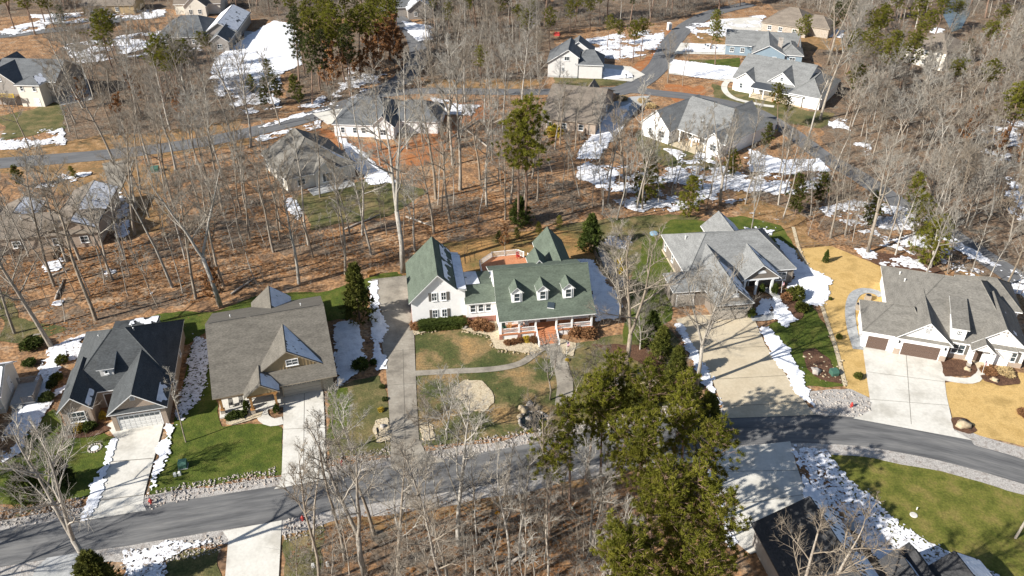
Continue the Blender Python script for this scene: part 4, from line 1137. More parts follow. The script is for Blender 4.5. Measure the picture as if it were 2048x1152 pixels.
h.roof_snow((0.1, -3.6, 5.17), (3.8, 0, -1.6), (0, 16.5, 0), seed=81, bias=1.1, rows=0.6)
h.roof_snow((-11.3, 3.0, 4.57), (3.2, 0, -1.28), (0, 6.4, 0), seed=82, bias=1.0, rows=0.45)
# I: taupe hipped house with green back lawn
h = House('hipped_taupe_house', 'cream house with steep taupe hipped roof and green back lawn in the woods', -52.43, 155.68, -57.9, 'cream_siding', 'roof_greige')
h.hip(-0.6, 14.8, -0.1, 15.0, 3.0, 7.6, (1.0, 7.4), (7.0, 7.4))
h.gable(8.0, 15.3, 5.6, 11.4, 3.0, 5.2, ax='x', ridge=8.5)
row_windows(h, 'f', (2, 5, 9, 12), 0.3, 0.9, 1.0, 1.4)
h.window('r', 14.95, 8.5, 0.7, 2.2, 1.9, 3, 1)
h.window('r', 14.45, 3.2, 0.9, 1.6, 1.4, 2, 2)
h.roof_snow((0.5, 14.7, 3.1), (13.5, 0, 0), (0, -6.6, 4.0), seed=91, bias=1.2, clip=lambda u, v: 2.4 * (1.05 - v - 0.95 * abs(u - 0.4)))
h.roof_snow((9.0, 8.7, 5.1), (5.8, 0, 0), (0, 2.6, -2.0), seed=92, bias=0.3)
h.box('patio', 15, 4, -0.1, 18.5, 13, 0.12, 'concrete_grey')
# J: dark grey house by the clay bank
h = House('slate_roofed_house', 'white house with dark slate roof beside an orange clay bank', -39.02, 172.39, -4.35, 'white_siding', 'roof_slate')
h.hip(-2.2, 12.0, 0.3, 16.5, 3.0, 7.0, (3.8, 8.2), (7.5, 8.2))
h.gable(7.0, 12.6, -0.6, 8.0, 3.0, 5.6)
h.hip(10.0, 22.0, 3.5, 15.5, 3.0, 6.0, (14.5, 9.5), (17.5, 9.5))
row_windows(h, 'f', (0.2, 3.0, 5.0), 0.7, 0.9, 1.0, 1.4)
h.window('f', 9.8, -0.2, 0.9, 1.6, 1.4, 2, 2)
row_windows(h, 'f', (14, 18), 3.9, 0.9, 1.2, 1.4)
# K: brown gabled house beside the crossroads
h = House('brown_gabled_house', 'house with plain brown gable roof at the crossroads, snowy drive beside it', 11.71, 192.39, -16.15, 'brick_tan', 'roof_brown', 'trim_tan')
h.gable(-0.8, 12.8, -16.5, 7.5, 3.0, 7.3, ax='x', ridge=-4.2)
h.gable(5.6, 8.6, 0.5, 8.5, 3.2, 5.2, name='roof')
row_windows(h, 'f', (1.5, 5.0, 9.0), -16.1, 0.9, 1.2, 1.4)
h.window('r', 12.4, -9, 1.0, 1.2, 1.4)
h.window('r', 12.4, -2, 1.0, 1.2, 1.4)
h.box('back_deck', 3, -20, -0.1, 10, -16.1, 0.6, 'fence_wood')
h.railing([(3, -16.2), (3, -20), (10, -20), (10, -16.2)], 0.6, 0.9, 'fence_wood')
# L: white farmhouse nearer the crossroads
h = House('white_farmhouse', 'white farmhouse with grey roof, tall end gable and covered back patio', 29.43, 173.65, -47.29, 'white_siding', 'roof_grey')
h.hip(4.0, 21.0, 2.9, 24.0, 3.2, 7.3, (4.1, 13.0), (15.8, 13.0), wall=False)
h.box('wall', 8.0, 6.0, -0.1, 20.6, 23.6, 3.0, 'white_siding')
h.gable(-0.2, 8.2, 0.1, 16.0, 3.204, 7.1, ridge=4.0)
h.gable(15.9, 20.4, 2.4, 13.0, 3.204, 5.3, ridge=18.1, back_oh=1.0)
h.part('wall', MB().box(8.1, 20, -0.1, 20.5, 23.5, 3.0), 'white_siding')
h.box('patio', 8.2, 0.5, -0.1, 16.1, 6.0, 0.12, 'concrete_tan')
for x in (8.8, 12.2, 15.6):
    h.post(x, 3.3, 0.1, 3.0, 0.13)
h.window('f', 2.6, 0.5, 1.1, 0.9, 1.5)
h.window('f', 5.8, 0.5, 1.1, 1.7, 1.5, 2, 2)
row_windows(h, 'f', (10, 13.2), 6.0, 0.5, 1.8, 2.0, 2, 1)
h.window('f', 18.1, 2.8, 1.0, 1.6, 1.4, 2, 2)
h.window('l', 0.2, 6, 1.0, 0.9, 1.4)
h.vent(12.0, 6.5, 4.8, 0.5, 0.15)
h.vent(14.0, 5.5, 4.3, 0.5, 0.15)
h.gable(10.5, 15.5, 14.0, 24.6, 3.2, 5.9)
# M: white farmhouse with front porch further up
h = House('porch_farmhouse', 'white farmhouse with grey roof, two front gables and dark porch roof', 58.69, 204.82, -33.9, 'white_siding', 'roof_grey')
h.gable(-1.2, 17.4, 0.0, 20.5, 3.2, 7.1, ax='x', ridge=10.3)
h.gable(-0.3, 5.2, -0.6, 9.0, 3.204, 5.3, ridge=2.4, back_oh=1.0)
h.gable(7.8, 15.0, 1.0, 9.5, 3.6, 6.5, ridge=11.3, wall=False)
h.part('gable_wall', MB().extrude([(8.3, 3.5), (14.5, 3.5), (11.3, 6.3)], 1.35, 1.5, 'y'), 'white_siding')
h.hip(14.8, 23.0, -3.0, 14.5, 3.0, 5.8, (18.9, 3.0), (18.9, 9.0), ax='y')
h.shed([(4.9, -3.4, 2.75), (18.6, -3.4, 2.75), (18.6, 0.6, 3.35), (4.9, 0.6, 3.35)], rm='roof_metal')
h.box('porch_floor', 5.0, -3.2, -0.1, 18.4, 0.4, 0.25, 'concrete_tan')
for x in (5.2, 8.5, 11.8, 15.0, 18.2):
    h.post(x, -3.0, 0.25, 2.6, 0.12)
h.window('f', 1.6, -0.2, 1.0, 0.9, 1.4)
h.window('f', 11.3, 1.35, 4.2, 0.9, 1.0)
h.door('f', 10.6, 0.4, 0.25, 1.2, 2.1, 'timber')
row_windows(h, 'f', (7.2, 13.5), 0.4, 0.8, 1.2, 1.4, 2)
# N: blue house
h = House('blue_house', 'blue-grey house with grey roof and stone-clad chimney by a parked white car', 62.93, 236.76, -13.88, 'blue_siding', 'roof_grey')
h.gable(0.0, 21.5, 0.0, 16.5, 3.0, 5.4, ax='x', ridge=8.3)
h.gable(7.6, 17.2, -7.2, 9.0, 3.004, 5.5, ridge=12.2, back_oh=1.0)
h.hip(15.5, 22.0, -6.5, 6.0, 3.0, 4.8, (18.5, -2.0), (18.5, 2.0), ax='y')
h.part('chimney', MB().box(14.8, -2.2, 3.5, 16.0, -1.2, 6.2).box(14.7, -2.3, 6.2, 16.1, -1.1, 6.4), 'stone_pale')
row_windows(h, 'f', (2.2, 5.2), 0.4, 0.9, 1.2, 1.4, 2)
row_windows(h, 'f', (10.5, 14), -6.8, 0.9, 1.2, 1.4, 2)
h.window('f', 19, -6.1, 0.9, 1.6, 1.4, 2)
# O: tall pale house
h = House('tall_pale_house', 'tall pale two-storey house with dark roof beside a snowy drive', 10.01, 215.92, -7.38, 'pale_siding', 'roof_slate')
h.gable(-0.6, 8.4, -0.4, 11.5, 4.0, 7.8, ridge=5.2, ez2=5.6)
h.hip(7.2, 15.0, -0.2, 9.5, 3.8, 6.6, (10.0, 4.6), (12.0, 4.6))
h.gable(3.0, 12.0, 8.5, 15.0, 4.5, 7.6)
h.window('f', 4.9, 0.0, 4.7, 1.4, 1.2, 2, 1)
h.window('f', 3.9, 0.0, 2.0, 0.7, 0.9, 2, 2)
h.box('foundation', -0.25, -0.06, -0.1, 7.95, 0.4, 0.5, 'concrete_grey')
h.garage('r', 14.6, 4.5, 0, 4.9, 2.3, 'door_white')
# P, Q, R, S, T, U: houses at the far edge
h = House('hipped_brown_house', 'house with tall brown hipped roof at the top right among pines', 82.18, 261.61, -34.96, 'stone_wall', 'roof_brown', 'trim_tan')
h.hip(-2.0, 13.0, -0.5, 15.0, 3.0, 7.0, (4.0, 7.2), (7.0, 7.2))
h.hip(9, 19, 3, 13, 3.0, 5.6, (12, 8), (15, 8))
row_windows(h, 'f', (1, 4.5, 9), -0.1, 0.9, 1.3, 1.4, 2)
h = House('lakeside_house', 'white two-storey house with brown hipped roof near the lake', 115.57, 229.19, -52.34, 'cream_siding', 'roof_brown', 'trim_tan')
h.hip(-2.2, 10.0, -1.6, 12.0, 5.2, 8.4, (3.4, 5.2), (4.6, 5.2))
row_windows(h, 'f', (0.8, 4, 7.5), -1.2, 3.4, 1.0, 1.4)
row_windows(h, 'f', (0.8, 4, 7.5), -1.2, 0.8, 1.0, 1.4)
rx, ry = g(91, 214, 0)
h = House('white_tower_house', 'grey and white two-storey house with square bay and yellow rail, top left', rx, ry, -4.0, 'cream_siding', 'roof_slate')
h.hip(-6.2, 0.4, -0.4, 6.0, 5.6, 6.9, (-3.4, 2.6), (-2.6, 2.6), wm='cream_siding')
h.gable(-14.0, 2.6, 3.0, 16.0, 5.4, 9.2, ax='x', wm='grey_siding')
h.gable(-15.0, -6.0, 0.5, 12.0, 5.4, 9.0, ridge=-10.5, wm='grey_siding')
h.gable(-21.0, -13.0, 6.0, 20.0, 4.0, 7.8, wm='grey_siding')
for x in (-4.6, -1.4):
    h.window('f', x, 0.0, 4.0, 0.9, 1.3)
h.door('f', -1.6, 0.0, 0.1, 1.2, 2.0, 'door_white')
h.window('f', -10.5, 0.9, 6.0, 1.4, 1.2, 2)
h.box('upper_deck', -14, -1.6, 2.6, -6.2, 1.0, 2.8, 'fence_wood')
h.railing([(-14, -1.5), (-6.3, -1.5)], 2.8, 0.9, 'yellow_paint', 0.3)
for x in (-13.8, -10, -6.4):
    h.post(x, -1.3, -0.1, 2.6, 0.1, 'fence_wood')
h.roof_snow((2.3, 3.2, 5.42), (-7, 0, 0), (0, 6.0, 3.5), seed=101, bias=-0.1)
h.roof_snow((0.2, -0.2, 5.65), (0, 6, 0), (-2.6, 2.6, 1.2), seed=102, bias=0.6)
h = House('snowy_wing_house', 'dark roofed house with snow-white wing roof beside a snowfield, top left', -102.97, 244.21, 5.32, 'grey_siding', 'roof_slate')
h.hip(-5.5, 9.6, 0.0, 20.5, 3.0, 6.2, (0.0, 13.5), (5.0, 13.5))
h.gable(8.6, 18.4, 4.0, 28.0, 3.2, 6.0, ridge=13.0)
h.gable(12.0, 18.0, -6.5, 6.0, 3.0, 5.2)
row_windows(h, 'f', (-2, 2, 6), 0.4, 0.9, 1.2, 1.3, 2)
h.window('f', 15, -6.1, 0.9, 1.4, 1.4, 2)
h.roof_snow((12.9, 4.2, 5.98), (-4.2, 0, -2.66), (0, 23.5, 0), seed=111, bias=1.2, rows=0.1)
h.roof_snow((13.1, 4.2, 5.98), (5.1, 0, -2.66), (0, 23.5, 0), seed=112, bias=0.9, rows=0.1)
tx, ty = g(350, 30, 0)
h = House('beige_house', 'beige gabled house at the very top left edge behind pines', tx, ty, 6.0, 'cream_siding', 'roof_brown', 'trim_white')
h.gable(0, 16, 0, 13, 3.5, 7.5, ax='x')
h.gable(4, 12, -4, 8, 3.5, 7.0)
row_windows(h, 'f', (6.5, 9.5), -3.6, 1.0, 1.2, 1.5, 2)
ux, uy = g(815, 40, 0)
h = House('grey_cottage', 'grey cottage with snow-dusted roof at the end of the far road', ux, uy, 12.0, 'grey_siding', 'roof_slate')
h.gable(0, 9, 0, 16, 3.0, 6.4)
h.gable(-6, 3, 5, 14, 3.0, 5.8, ax='x')
h.window('f', 3, 0.4, 1.0, 1.2, 1.4, 2)
h.roof_snow((4.6, 0.2, 6.3), (4.2, 0, -3.2), (0, 15, 0), seed=121, bias=0.5, rows=0.2)
h.roof_snow((0.1, 0.2, 3.1), (4.2, 0, 3.2), (0, 15, 0), seed=122, bias=0.1, rows=0.2)
nx_, ny_ = g(165, 30, 0)
h = House('far_tan_house', 'far tan house with low roof glimpsed at the top left', nx_, ny_, 4.0, 'tan_siding', 'roof_brown', 'trim_tan')
h.gable(0, 18, 0, 12, 3.0, 5.4, ax='x')
row_windows(h, 'f', (3, 7, 12), 0.4, 0.9, 1.3, 1.4, 2)

# ================================================================ TREES
rng = np.random.default_rng(11)
def rdir(r, el):
    a = r.random() * 2 * math.pi
    return Vector((math.cos(a) * math.cos(el), math.sin(a) * math.cos(el), math.sin(el)))
class Twigs:
    """fast collector of three-sided tapered sticks."""
    def __init__(s):
        s.a, s.b, s.ra, s.rb = [], [], [], []
    def add(s, a, b, ra, rb):
        s.a.append(tuple(a)); s.b.append(tuple(b)); s.ra.append(ra); s.rb.append(rb)
    def arrays(s, sides=3):
        A, B = np.array(s.a), np.array(s.b)
        D = B - A
        D /= np.linalg.norm(D, axis=1)[:, None] + 1e-9
        ref = np.where(np.abs(D[:, 2:3]) > 0.9, np.array([[1.0, 0.1, 0]]), np.array([[0, 0, 1.0]]))
        P = np.cross(D, ref)
        P /= np.linalg.norm(P, axis=1)[:, None] + 1e-9
        Q = np.cross(D, P)
        ra, rb = np.array(s.ra)[:, None], np.array(s.rb)[:, None]
        n = len(A)
        ring = []
        for base, r in ((A, ra), (B, rb)):
            for k in range(sides):
                t = 2 * math.pi * k / sides
                ring.append(base + r * (math.cos(t) * P + math.sin(t) * Q))
        V = np.stack(ring, 1).reshape(-1, 3)
        o = (np.arange(n) * 2 * sides)[:, None]
        F = []
        for k in range(sides):
            k2 = (k + 1) % sides
            F.append(np.concatenate([o + k, o + k2, o + sides + k2, o + sides + k], 1))
        return V, np.concatenate(F, 0)
def limb(tw, r, p, d, L, r0, seg, up, wob):
    """curving stick; returns points along it."""
    pts = [(Vector(p), Vector(d).normalized(), r0)]
    d = Vector(d).normalized()
    q = Vector(p)
    for k in range(seg):
        d = (d + Vector((r.normal() * wob, r.normal() * wob, r.normal() * wob * 0.6 + up))).normalized()
        n = q + d * (L / seg)
        ra = r0 * (1 - k / seg) ** 0.75 + 0.012
        rb = r0 * (1 - (k + 1) / seg) ** 0.75 + 0.012
        tw.add(q, n, ra, rb)
        q = n
        pts.append((q.copy(), d.copy(), rb))
    return pts
def bare_tree(seed, H=20.0, cb=0.42, spread=0.30, r0=0.24, limbs=12, fork=False, fine=1.0):
    """bare broadleaf tree: (trunk mesh, crown mesh)."""
    r = np.random.default_rng(seed)
    tb, lw, tw = MB(), Twigs(), Twigs()
    stems = []
    if fork:
        z = H * (0.30 + 0.12 * r.random())
        base = [Vector((0, 0, -0.1)), Vector((r.normal() * 0.08, r.normal() * 0.08, z * 0.5)), Vector((r.normal() * 0.15, r.normal() * 0.15, z))]
        tb.tube(base, [r0 * 1.25, r0 * 1.02, r0 * 0.92], 8)
        n = 2 + int(r.random() < 0.4)
        a0 = r.random() * 6.28
        for k in range(n):
            a = a0 + 6.28 * k / n
            d = Vector((math.cos(a) * 0.3, math.sin(a) * 0.3, 1))
            stems.append((base[-1], d, H - z, r0 * 0.70))
    else:
        stems.append((Vector((0, 0, -0.1)), Vector((r.normal() * 0.03, r.normal() * 0.03, 1)), H, r0))
    for (p, d, L, rr) in stems:
        pts, rad, q, dd = [p.copy()], [rr * (1.2 if not fork else 1)], p.copy(), d.normalized()
        S = 9
        for k in range(S):
            dd = (dd + Vector((r.normal() * 0.045, r.normal() * 0.045, 0.06))).normalized()
            q = q + dd * (L / S)
            pts.append(q.copy())
            rad.append(rr * (1 - (k + 1) / S) ** 0.8 + 0.02)
        tb.tube(pts, rad, 7, 0, False)
        lo = cb if not fork else 0.18
        nl = limbs if not fork else max(6, limbs // 2)
        az = r.random() * 6.28
        for k in range(nl):
            f = lo + (0.97 - lo) * (k + r.random() * 0.7) / nl
            i = min(S - 1, int(f * S))
            t = f * S - i
            b = pts[i].lerp(pts[i + 1], t)
            br = (rad[i] * (1 - t) + rad[i + 1] * t)
            az += 2.4 + r.normal() * 0.4
            el = R(26 + 34 * f + r.normal() * 7)
            dv = Vector((math.cos(az) * math.cos(el), math.sin(az) * math.cos(el), math.sin(el)))
            ll = H * spread * (1.15 - 0.75 * f) * (0.75 + 0.5 * r.random())
            lp = limb(lw, r, b, dv, ll, min(br * 0.55, 0.085), 5, 0.07, 0.13)
            for j in range(int(7 * fine)):
                u = 0.2 + 0.8 * (j + r.random()) / (7 * fine)
                m = min(4, int(u * 5))
                c, cd, cr = lp[m]
                c = c.lerp(lp[m + 1][0], u * 5 - m) if m < 5 else c
                sd = (cd + rdir(r, r.normal() * 0.5) * 0.85 + Vector((0, 0, 0.22))).normalized()
                sl = ll * (0.46 - 0.24 * u) * (0.7 + 0.6 * r.random())
                sp = limb(lw, r, c, sd, sl, 0.026, 3, 0.06, 0.16)
                for w in range(8):
                    x = sp[1 + int(r.random() * 3)]
                    td = (x[1] + rdir(r, r.normal() * 0.5) * 0.8 + Vector((0, 0, 0.2))).normalized()
                    tl = sl * (0.35 + 0.35 * r.random())
                    e = x[0] + td * tl
                    tw.add(x[0], e, 0.013, 0.007)
                    for y in range(2):
                        s0 = x[0].lerp(e, 0.3 + 0.5 * r.random())
                        tw.add(s0, s0 + (td + rdir(r, r.normal() * 0.5) * 0.8).normalized() * tl * 0.65, 0.009, 0.005)
    V1, F1 = lw.arrays(4)
    V2, F2 = tw.arrays(3)
    crown = np_mesh('crown', np.concatenate([V1, V2]), np.concatenate([F1, F2 + len(V1)]), 'twig_grey')
    return tb.mesh('trunk', 'bark_grey', True), crown
def tuft_mesh(C, Dv, n, L, W, r, mats, droop=0.0, name='crown'):
    """n blade triangles round every point of C, leaning along Dv."""
    C = np.repeat(np.asarray(C), n, 0)
    Dv = np.repeat(np.asarray(Dv), n, 0)
    m = len(C)
    D = Dv * 0.55 + r.normal(size=(m, 3)) * 0.75
    D[:, 2] -= droop
    D /= np.linalg.norm(D, axis=1)[:, None] + 1e-9
    P = np.cross(D, r.normal(size=(m, 3)))
    P /= np.linalg.norm(P, axis=1)[:, None] + 1e-9
    l = L * (0.6 + 0.8 * r.random((m, 1)))
    w = W * (0.7 + 0.6 * r.random((m, 1)))
    C = C + r.normal(size=(m, 3)) * L * 0.22
    V = np.stack([C - P * w * 0.5, C + P * w * 0.5, C + D * l + P * w * 0.18, C + D * l - P * w * 0.18], 1).reshape(-1, 3)
    F = np.arange(m * 4).reshape(m, 4)
    return np_mesh(name, V, F, mats)
def pine(seed, H=17.0, cb=0.32, spread=0.20, lean=0.0, leafm='needles', n=13, dens=1.0, r0=0.20, tl=1.0):
    r = np.random.default_rng(seed)
    tb, bw = MB(), Twigs()
    pts, rad, q, d = [Vector((0, 0, -0.1))], [r0 * 1.05], Vector((0, 0, -0.1)), Vector((lean, r.normal() * 0.03, 1)).normalized()
    S = 9
    for k in range(S):
        d = (d + Vector((r.normal() * 0.03, r.normal() * 0.03, 0.05))).normalized()
        q = q + d * (H / S)
        pts.append(q.copy())
        rad.append(r0 * 0.95 * (1 - (k + 1) / S) ** 0.8 + 0.012)
    tb.tube(pts, rad, 7, 0, False)
    C, Dv = [], []
    az = r.random() * 6
    nb = int(44 * dens)
    for k in range(nb):
        f = cb + (1.0 - cb) * ((k + r.random()) / nb)
        i = min(S - 1, int(f * S))
        b = pts[i].lerp(pts[i + 1], f * S - i)
        az += 2.4 + r.normal() * 0.5
        prof = (1.02 - f) ** 0.6 * min(1.0, 0.35 + (f - cb) * 3.0)
        ll = H * spread * 1.35 * prof * (0.55 + 0.75 * r.random()) + 0.35
        el = R(-4 + 40 * f + r.normal() * 9)
        dv = Vector((math.cos(az) * math.cos(el), math.sin(az) * math.cos(el), math.sin(el)))
        lp = limb(bw, r, b, dv, ll, 0.03, 3, 0.05, 0.1)
        nt = max(3, int(ll * 2.6))
        for j in range(nt):
            u = 0.30 + 0.70 * (j + r.random()) / nt
            m = min(2, int(u * 3))
            c = lp[m][0].lerp(lp[m + 1][0], u * 3 - m)
            off = Vector(r.normal(size=3)) * (0.20 + 0.13 * ll * (1 - abs(u - 0.65)))
            off.z *= 0.5
            e = c + off
            bw.add(c, e, 0.009, 0.005)
            C.append(tuple(e))
            Dv.append(tuple((lp[m][1] + off.normalized() * 0.6 + Vector((0, 0, 0.3))).normalized()))
    V, F = bw.arrays(3)
    o = len(tb.v)
    tb.v += [tuple(v) for v in V]
    tb.f += [tuple(int(i) + o for i in f) for f in F]
    tb.m += [0] * len(F)
    return tb.mesh('trunk', 'bark_pine', False), tuft_mesh(C, Dv, n, 0.31 * tl, 0.078 * tl, r, leafm)
def cone_tree(seed, H=6.0, rad=1.5, leafm='cedar_leaf', dens=1.0, blunt=0.75, n=9):
    """dense evergreen: columnar or conical."""
    r = np.random.default_rng(seed)
    tb = MB().tube([(0, 0, -0.05), (0, 0, H * 0.6), (0, 0, H * 0.97)], [0.12, 0.07, 0.015], 6)
    N = int(520 * dens)
    f = r.random(N) ** 0.8
    z = H * (0.04 + 0.96 * f)
    a = r.random(N) * 6.283
    lump = 1 + 0.30 * np.sin(a * 3 + z * 2.1 + seed) * np.sin(z * 3.3 + a) + 0.22 * r.normal(size=N)
    rr = rad * (1.02 - f) ** blunt * lump * (0.55 + 0.45 * r.random(N) ** 0.4)
    C = np.stack([rr * np.cos(a), rr * np.sin(a), z], 1)
    D = np.stack([np.cos(a), np.sin(a), np.full(N, 0.75)], 1)
    return tb.mesh('trunk', 'bark_pine'), tuft_mesh(C, D, n, 0.10 * rad + 0.14, 0.055 * rad + 0.03, r, leafm)
def leafy_tree(seed, H=12.0, leafm='leaf_russet'):
    """small tree still holding dead leaves."""
    t, c = bare_tree(seed, H, 0.2, 0.32, 0.13, 14, False, 0.8)
    r = np.random.default_rng(seed + 1)
    co = np.empty(len(c.vertices) * 3, dtype=np.float32)
    c.vertices.foreach_get('co', co)
    co = co.reshape(-1, 3)
    P = co[r.integers(0, len(co), 2600)]
    lm = tuft_mesh(P, np.tile([[0, 0, -0.3]], (len(P), 1)), 2, 0.26, 0.17, r, leafm, name='leaves')
    return t, c, lm
def shrub_mesh(seed, w=1.0, h=0.9, leafm='leaf_green', N=260, n=5, box=False, L=0.16, W=0.09):
    r = np.random.default_rng(seed)
    a = r.random(N) * 6.283
    ph = np.arccos(1 - 1.25 * r.random(N))
    rad = 0.75 + 0.25 * r.random(N) ** 0.5
    lump = 1 + 0.14 * np.sin(3 * a + seed) + 0.1 * r.normal(size=N)
    if box:
        X, Y, Z = (r.random(N) - 0.5) * 2, (r.random(N) - 0.5) * 2, r.random(N)
        k = r.integers(0, 3, N)
        X = np.where(k == 0, np.sign(X) * (0.9 + 0.1 * r.random(N)), X)
        Y = np.where(k == 1, np.sign(Y) * (0.9 + 0.1 * r.random(N)), Y)
        Z = np.where(k == 2, 0.9 + 0.1 * r.random(N), Z)
        C = np.stack([X * w / 2, Y * w / 2, Z * h], 1)
        D = np.stack([X, Y, Z], 1)
    else:
        C = np.stack([np.sin(ph) * np.cos(a) * w / 2 * rad * lump, np.sin(ph) * np.sin(a) * w / 2 * rad * lump, h * 0.42 + np.cos(ph) * h * 0.56 * rad * lump], 1)
        C[:, 2] = np.maximum(C[:, 2], 0.03)
        D = np.stack([np.cos(a) * np.sin(ph), np.sin(a) * np.sin(ph), np.cos(ph) + 0.3], 1)
    return tuft_mesh(C, D, n, L, W, r, leafm, name='shrub')

BARE = [bare_tree(100 + k, 20, [0.42, 0.5, 0.36, 0.55][k % 4], [0.27, 0.22, 0.32, 0.20][k % 4], [0.22, 0.18, 0.25, 0.16][k % 4], [12, 11, 14, 10][k % 4], False) for k in range(8)]
FORK = [bare_tree(140 + k, 20, 0.4, [0.28, 0.34, 0.24][k % 3], 0.27, 14, True) for k in range(5)]
SLIM = [bare_tree(170 + k, 14, [0.5, 0.35][k % 2], [0.20, 0.24][k % 2], 0.085, 10, False, 0.7) for k in range(5)]
YARD = [bare_tree(190 + k, 10, 0.16, 0.42, 0.11, 14, k % 2 == 0, 1.0) for k in range(4)]
PINE = [pine(200 + k, 17, [0.55, 0.62, 0.50, 0.60, 0.54][k], [0.25, 0.23, 0.24, 0.27, 0.22][k], [0, 0.06, -0.05, 0.1, 0][k], 'needles', 34) for k in range(5)]
PINED = [pine(230 + k, 17, [0.38, 0.46][k], [0.16, 0.15][k], 0, 'needles_dark', 28) for k in range(2)]
YOUNG = [pine(255 + k, 7, [0.10, 0.18, 0.06][k], [0.22, 0.19, 0.25][k], 0.04 * (k - 1), ['needles', 'cedar_leaf', 'needles'][k], 30, 1.5, 0.08, 0.9) for k in range(3)]
CEDAR = [cone_tree(250 + k, 6, [1.25, 1.7, 1.0][k], ['cedar_leaf', 'leaf_green', 'needles_dark'][k], 1.4, [0.55, 0.8, 0.7][k], 10) for k in range(3)]
RUSSET = [leafy_tree(270 + k, 11) for k in range(2)]

# named places that labels refer to: (phrase, point)
MARKS = [('charcoal-roofed brick house', (g(240, 740))), ('taupe-roofed craftsman house', g(545, 700)), ('green-roofed white house', g(1000, 590)), ('light grey-roofed house', g(1450, 540)), ('greige-roofed garage house', g(1880, 620)),
    ('dark bottom-right roof', g(1700, 1120)), ('left-edge pale house', g(10, 790)), ('low snow-striped house', g(120, 440)), ('hipped lawn house', g(620, 320)), ('slate-roofed house', g(780, 245)),
    ('crossroads gable house', g(1150, 215)), ('patio farmhouse', g(1410, 250)), ('porch farmhouse', g(1570, 165)), ('blue-grey house', g(1525, 90)), ('tall pale house', g(1150, 130)), ('top-right hipped house', g(1560, 40)),
    ('lakeside house', g(1870, 120)), ('top-left tower house', g(60, 180)), ('snow-winged house', g(420, 70)), ('road-end grey cottage', g(840, 40)), ('beige top-edge house', g(390, 20)), ('far snowfield', g(530, 100)), ('lake', g(1910, 40)),
    ('old concrete driveway', g(805, 800)), ('garden pond', g(1068, 835)), ('tan concrete driveway', g(1510, 740)), ('bend in the side road', g(1700, 345)), ('golden lawn', g(1700, 560)), ('front road bend', g(1600, 860)), ('snow-edged lower driveway', g(1510, 960)),
    ('bottom driveway', g(505, 1110)), ('bottom middle woods edge', g(900, 1080)), ('red clay bank', g(790, 300)), ('leafy middle slope', g(560, 520)), ('far right thicket', g(1950, 300)), ('thicket by the side road', g(1950, 480)), ('upper left woods', g(260, 200)),
    ('middle woods', g(960, 370)), ('snowy wood edge', g(1320, 390)), ('far centre pines', g(680, 90)), ('upper middle thicket', g(960, 110)), ('front gravel verge', g(480, 960)), ('left front lawn', g(120, 940))]
TREES = []
def label_place(x, y):
    best = min(MARKS, key=lambda m: (m[1][0] - x) ** 2 + (m[1][1] - y) ** 2)
    dx, dy = x - best[1][0], y - best[1][1]
    dd = math.hypot(dx, dy)
    far = 'close ' if dd < 9 else ('' if dd < 20 else 'well ')
    ang = math.degrees(math.atan2(dy, dx)) % 360
    w = ['right of', 'back right of', 'behind', 'back left of', 'left of', 'front left of', 'in front of', 'front right of'][int((ang + 22.5) // 45) % 8]
    return far + w + ' the ' + best[0]
def tree(kind, name, desc, x, y, hgt, cat='tree', group=None, label=None, lean=(0, 0), k=None, part='crown', wide=1.0):
    lib, base = kind
    it = lib[int(rng.integers(len(lib))) if k is None else k % len(lib)]
    s = hgt / base
    o = link(name, None, None, (x, y, 0.0))
    o.rotation_euler = (lean[0], lean[1], rng.random() * 6.283)
    o.scale = (s * wide, s * wide, s)
    link('trunk', it[0], o)
    link(part, it[1], o)
    if len(it) > 2:
        link('leaves', it[2], o)
    TREES.append((o, label, desc, x, y, cat, group or 'trees'))
    return o
BT, FT, ST, YT, PT, PD, CT, RT = (BARE, 20), (FORK, 20), (SLIM, 14), (YARD, 10), (PINE, 17), (PINED, 17), (CEDAR, 6), (RUSSET, 11)
def tree_px(kind, name, desc, u, v, vt, **kw):
    """tree whose foot shows at (u, v) and whose top reaches image row vt."""
    x, y = g(u, v)
    return tree(kind, name, desc, x, y, max(2.0, height_at(x, y, vt)), **kw)
OCC = []
G_BARE, G_PINE, G_SLIM = 'bare trees of the woods', 'pines of the woods', 'slender young bare trees'
